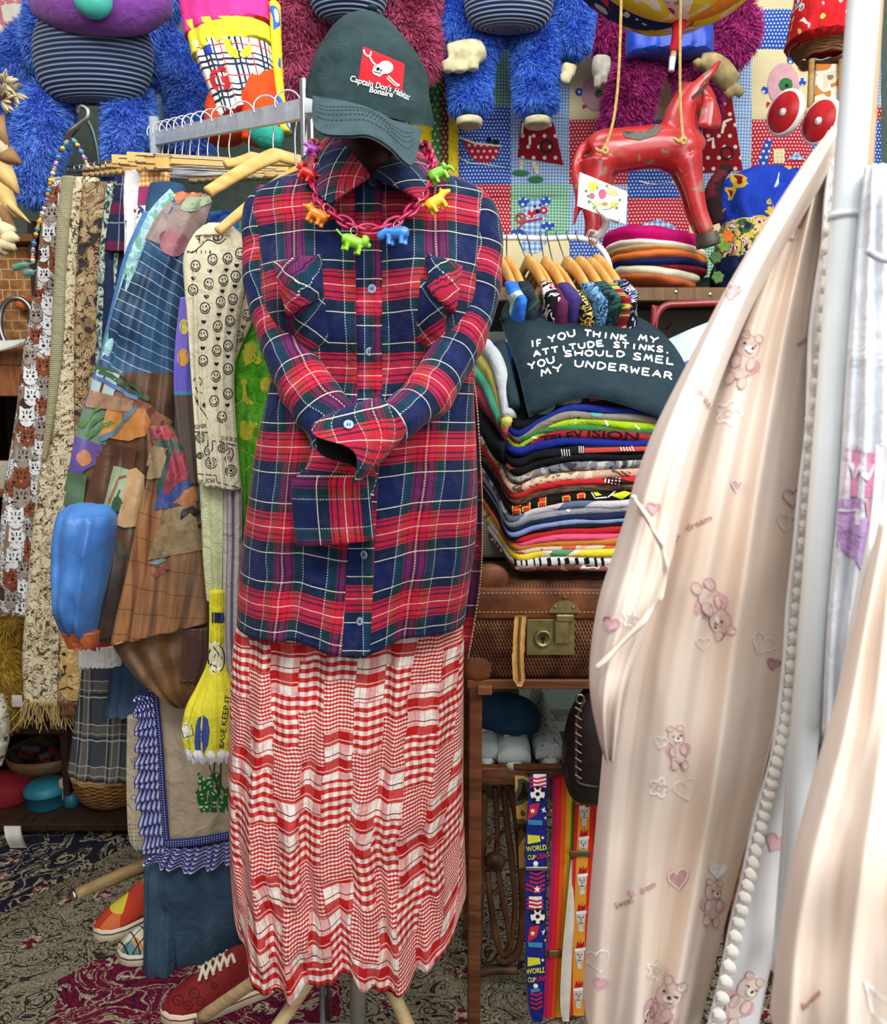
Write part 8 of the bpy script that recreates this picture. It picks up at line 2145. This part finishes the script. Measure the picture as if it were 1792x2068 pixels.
# ================================================================ peach satin nightgown and its neighbours in front
def peach(name, hexc, hexd, r=.4):
    m = MX(name, r, .5, sheen=.15); m.col(m.ramp(m.noise(5, 2), [(.35, hexd), (.65, hexc)])); m.bump(m.noise(9, 3, None, 1), .12, .012); return m.mat


PE = peach('peach_satin', '#f0e2d6', '#ecd8c6'); PI = peach('white_satin', '#eef0f2', '#e6e4e6', .32)
GN_ = thing('peach_satin_nightgown', 'long peach satin nightgown printed with pale teddy bears and hearts in the right foreground', 'nightgown', P(1450, 2060, .82))
bd = tube([(255, 1672, 1698, .86, .06), (300, 1640, 1692, .85, .10), (420, 1560, 1676, .84, .13), (560, 1500, 1660, .83, .15), (700, 1440, 1648, .82, .16), (900, 1370, 1632, .81, .17), (1100, 1315, 1614, .80, .18), (1300, 1262, 1596, .80, .18), (1500, 1228, 1572, .80, .18), (1700, 1210, 1528, .80, .18), (1900, 1194, 1480, .80, .19), (2150, 1178, 1422, .80, .20)],
          n=220, m=110, folds=((3, .014, 1.1), (5, .006, .2), (9, .0014, 1.3)), wr=.007, near=True, seed=111, wfreq=6, drift=.35)
GS = Surf(bd)
sl = tube([(262, 1668, 1700, .79, .05), (320, 1618, 1672, .77, .08), (420, 1552, 1612, .755, .10), (560, 1470, 1536, .73, .11), (700, 1400, 1478, .71, .12), (860, 1325, 1424, .69, .12), (980, 1284, 1390, .68, .12), (1060, 1264, 1374, .68, .12), (1150, 1238, 1358, .68, .12), (1240, 1212, 1330, .675, .12), (1330, 1196, 1292, .675, .11), (1420, 1191, 1262, .675, .10), (1500, 1206, 1248, .68, .06), (1545, 1222, 1240, .685, .03)],
          n=120, m=110, folds=((2, .006, .5), (5, .002, 1)), wr=.008, near=True, seed=113, wfreq=8)
SS = Surf(sl)
# ruffled cuff edge across the sleeve
ruffle([(1276, 1000, .618), (1312, 1060, .608), (1338, 1120, .606), (1334, 1190, .606), (1290, 1260, .608), (1205, 1345, .616)], [(1282, 1002, .615), (1318, 1062, .605), (1346, 1122, .603), (1342, 1193, .603), (1295, 1265, .605), (1207, 1351, .613)], 6, .0018, GN_, PE, 120, 6, 'cuff_ruffle')
# white satin facing with scalloped edge
fc = grid([(1684, 262, .78), (1650, 560, .74), (1622, 900, .70), (1596, 1200, .69), (1572, 1450, .685), (1530, 1640, .68), (1480, 1850, .675), (1424, 2110, .675)], [(1720, 262, .84), (1694, 560, .81), (1676, 900, .78), (1650, 1200, .76), (1634, 1450, .745), (1620, 1640, .735), (1580, 1850, .73), (1520, 2110, .73)], 120, 16, thick=.003, bul=.006, wr=.008)
FSF = Surf(fc)
b = MB(); E = [(1684, 268), (1668, 400), (1650, 560), (1636, 730), (1622, 900), (1610, 1050), (1596, 1200), (1584, 1330), (1572, 1450), (1552, 1545), (1530, 1640), (1505, 1745), (1480, 1850), (1452, 1980), (1424, 2110)]
n_ = 62
for k in range(n_):
    x, y = cat(E, (k + .5) / n_); h = FSF.hit(x + 6, y, .002)
    if h is None: continue
    c = h[0]; r = lerp(.0032, .0062, k / n_); limb([(c.x - r * .4, c.y - .002, c.z + r * 1.2, r * .55), (c.x + r * .3, c.y - .004, c.z, r), (c.x - r * .3, c.y - .002, c.z - r * 1.2, r * .5)], n=14, px=False, mb=b, m=10, flat=.3)
b.build('scalloped_trim', peach('cream_trim', '#f2f0ea', '#e8e2d8', .6), GN_)['kind'] = 'stuff'
# printed bears, hearts, flowers and words
PRS = {GS: MB(), SS: MB(), FSF: MB()}; MK = [cloth('#d2a8aa'), cloth('#fbf8f2'), cloth('#b58a84'), cloth('#e2cec2'), cloth('#6a3a40'), cloth('#e0b4b8')]


def bear(s_, x, y, k, rot=0):
    T = lambda pts: [(x + k * (a * cos(rot) - b_ * sin(rot)), y + k * (a * sin(rot) + b_ * cos(rot))) for a, b_ in pts]
    el = lambda cx, cy, rx, ry, n=18: [(cx + rx * cos(2 * pi * i / n), cy + ry * sin(2 * pi * i / n)) for i in range(n)]
    on(s_, PRS[s_], [fan(T(heartpts(2, 30, 26)))], 5, .0006)
    sh = [el(0, 0, 15, 18), el(-9, -17, 6, 6), el(9, -17, 6, 6), el(0, 32, 14, 18), el(-8, 52, 6, 9), el(9, 54, 6, 9), el(-8, 26, 6, 10), el(10, 24, 6, 10)]
    for i, q in enumerate(sh): on(s_, PRS[s_], [fan(T(q))], 3, .0009 + .0002 * i); on(s_, PRS[s_], [stroke(T(q), 1.5, True)], 0, .0011 + .0002 * i)
    on(s_, PRS[s_], [fan(T(el(3, 3, 6, 5)))], 1, .0028); on(s_, PRS[s_], [fan(T(el(4, 1, 2.2, 2.8, 8))), fan(T(el(-5, -3, 1.8, 2.2, 8))), fan(T(el(8, -4, 1.5, 2, 8)))], 4, .0032)


for s_, x, y, k, r in ((GS, 1512, 702, 1.35, .35), (GS, 1455, 1255, 1.5, 2.7), (GS, 1365, 1488, 1.05, -.1), (GS, 1352, 2010, 1.6, .5), (FSF, 1510, 1995, 1.4, .6), (GS, 1605, 420, 1.0, .3), (GS, 1440, 1800, 1.1, .1)): bear(s_, x, y, k, r)
def hrt(s_, x, y, k, fill=None, ln=1, rot=0):
    if fill is not None: on(s_, PRS[s_], [fan(heartpts(x, y, k, rot))], fill, .0007)
    on(s_, PRS[s_], [stroke(heartpts(x, y, k, rot), 2.6, True)], ln, .0011)
for a in ((SS, 1478, 588, 20, 5, 0, .3), (SS, 1320, 1026, 14, 5, 0, .2), (SS, 1300, 1032, 10, 5, 0, 0), (GS, 1488, 980, 14, 5, 1, .2), (GS, 1600, 1005, 22, None, 0, 0), (GS, 1585, 1052, 20, None, 1, .2), (GS, 1540, 1298, 26, None, 1, .5), (GS, 1420, 1298, 16, None, 1, 0), (GS, 1385, 1592, 26, None, 1, -.3), (GS, 1336, 1498, 14, None, 1, .2), (GS, 1371, 1774, 24, 0, 1, -.2), (GS, 1448, 1756, 18, 1, 1, 0), (GS, 1208, 1938, 26, None, 1, -.2), (GS, 1214, 1985, 15, 5, 5, .3), (GS, 1318, 2055, 20, None, 1, .2), (GS, 1562, 1340, 14, 0, 0, .2), (SS, 1236, 1260, 18, 5, 0, .3), (FSF, 1565, 1700, 22, 5, 0, .5)): hrt(*a)
for s_, x, y, k in ((GS, 1472, 835, 26), (GS, 1332, 1590, 20), (SS, 1275, 1250, 18), (GS, 1325, 1960, 20)):
    q = [(x + k * (1 + .28 * cos(5 * a)) * cos(a) * .8, y + k * (1 + .28 * cos(5 * a)) * sin(a) * .8) for a in [2 * pi * i / 40 for i in range(40)]]; on(s_, PRS[s_], [stroke(q, 3.4, True)], 1, .001); on(s_, PRS[s_], [stroke(circ(x, y, k * .28, 10), 2, True)], 3, .001)
for s_, t_, a, c_ in ((GS, 'dream', (1388, 1074), (1440, 1050), ), (GS, 'sweet', (1350, 1128), (1376, 1082)), (SS, 'dream', (1406, 790), (1438, 836)), (GS, 'Sweet', (1244, 1836), (1282, 1820)), (GS, 'dream', (1296, 1806), (1326, 1788)), (GS, 'sweet', (1612, 702), (1632, 688))): on(s_, PRS[s_], [textline(t_, a, c_, 13, .004)], 2, .0009)
on(GS, PRS[GS], [fan(heartpts(1275, 1804, 8))], 5, .0008)
for b, q, nm, mt in ((bd, GS, 'gown_body', PE), (sl, SS, 'sleeve', PE), (fc, FSF, 'white_facing', PI)): b.join(compact(PRS[q]), 1).build(nm, [mt] + MK, GN_)
# rack pole in the foreground
PLB = MB(); a = P(1790, -560, .66); c = P(1664, 1000, .66); d = (c - a); 
path([a, c, a + d * 1.75], .0122, 20, m=20, mb=PLB); PO = thing('white_rack_pole', 'glossy white clothes rack pole in the right foreground beside the peach nightgown', 'pole', a + d * 1.75)
PLB.build('tube', plain('#eaf2f5', .25, .5, 0, .03, 10, 0, coat=.4), PO)
q = a.lerp(c, .612); limb([(*(q - d * .004), .0138), (*(q + d * .004), .0138)], n=20, px=False, m=1).build('joint_ring', plain('#e0e8ec', .3, .5), PO)
STP = grid([(1764, -20, .70), (1738, 380, .70), (1704, 900, .70), (1676, 1400, .70), (1640, 2000, .70)], [(1782, -20, .72), (1758, 380, .72), (1728, 900, .72), (1698, 1400, .72), (1660, 2000, .72)], 60, 4, thick=.004)
tag(STP.build('tan_strip', peach('tan_smooth', '#d2ae88', '#c49a70', .5)), 'narrow tan strip directly behind the white rack pole', 'cloth')  # thin tan strip following the pole just behind it
# white t-shirt behind the pole
WT = thing('white_graphic_shirt', 'white t-shirt with a blurred pink graphic at the right edge behind the pole', 'shirt', P(1760, 1400, .62))
wt_ = tube([(330, 1745, 1830, .64, .03), (420, 1735, 1860, .64, .04), (700, 1712, 1880, .64, .05), (1000, 1694, 1880, .64, .05), (1250, 1672, 1870, .64, .05), (1500, 1660, 1860, .64, .04)], n=80, m=60, folds=((5, .006, .3),), wr=.008, near=True, seed=121); WS_ = Surf(wt_); wt_.build('body', plain('#dfe3ea', .9, .12, 0, .03, 20, .3), WT)
pr = MB(); on(WS_, pr, [gpoly(((1700, 905), (1830, 925), (1830, 1010), (1690, 1000)))], 0); on(WS_, pr, [gpoly(((1688, 1010), (1740, 1005), (1730, 1130), (1684, 1100)), 6, 6), fan([(1700, 1060), (1760, 1040), (1780, 1120), (1740, 1160)])], 1, .0012); on(WS_, pr, [gpoly(((1745, 1010), (1830, 1015), (1830, 1130), (1760, 1120)), 6, 6)], 2, .001); on(WS_, pr, [stroke([(1718, 935), (1724, 975)], 7), stroke([(1730, 968), (1740, 940), (1748, 968), (1762, 938), (1778, 975), (1800, 940)], 6), stroke([(1690, 1030), (1735, 1030), (1735, 1060)], 5)], 3, .002)
compact(pr).build('pink_graphic', [cloth('#dc94b4'), cloth('#c9a8dc'), cloth('#d89ab0'), cloth('#e8e4ec')], WT)
path([P(x, y, .60) for x, y in ((1752, 505), (1780, 522), (1830, 528))], .003, 8).build('neck_seam', plain('#d0d6de', .9), WT)
HG = MB(); path([P(x, y, .66) for x, y in ((1752, 398), (1775, 388), (1830, 372), (1900, 350))], .0052, 12, mb=HG); tag(HG.build('blue_plastic_hanger', plastic('#2c58b8', .3)), 'bright blue plastic hanger arm at the right edge beside the pole', 'hanger')
# second nightgown, closest to the camera
G2 = thing('peach_nightgown_sleeve', 'out of focus peach satin garment closest to the camera at the lower right', 'nightgown', P(1720, 2060, .5))
g2 = tube([(1060, 1776, 1900, .52, .04), (1240, 1736, 1920, .51, .06), (1420, 1698, 1930, .50, .07), (1600, 1652, 1930, .49, .08), (1800, 1606, 1930, .48, .09), (1960, 1578, 1930, .48, .09), (2150, 1556, 1930, .48, .09)], n=120, m=60, folds=((3, .010, .6), (6, .004, 1)), wr=.010, near=True, seed=123, wfreq=9); G2S = Surf(g2); g2.build('satin_panel', PE, G2)
pr = MB(); on(G2S, pr, [stroke([(1745, 1980), (1760, 2040), (1790, 2068), (1740, 2110)], 7), stroke([(1745, 1980), (1790, 2020)], 7)], 0); on(G2S, pr, [stroke([(1620, 2035), (1640, 2020), (1658, 2002)], 7), stroke([(1618, 2025), (1622, 2040)], 5)], 1); compact(pr).build('printed_marks', [MK[1], cloth('#b88a70')], G2)
ed = tube([(900, 1770, 1840, .565, .02), (1060, 1756, 1830, .565, .03), (1240, 1722, 1800, .56, .03), (1420, 1690, 1760, .555, .03), (1600, 1648, 1720, .55, .03), (1680, 1634, 1700, .55, .02)], n=60, m=50, folds=((3, .004, .3),), wr=.010, near=True, seed=125, wfreq=16); EDS = Surf(ed)
pr = MB(); on(EDS, pr, [stroke(heartpts(1770, 1180, 20), 4, True), stroke(heartpts(1700, 1480, 22), 4, True), fan(heartpts(1738, 1330, 12))], 1); ed.join(compact(pr)); tag(ed.build('white_satin_edge', [PI, cloth('#d8b8d0')]), 'white satin garment edge with lilac hearts between pole and nearest peach garment', 'cloth')
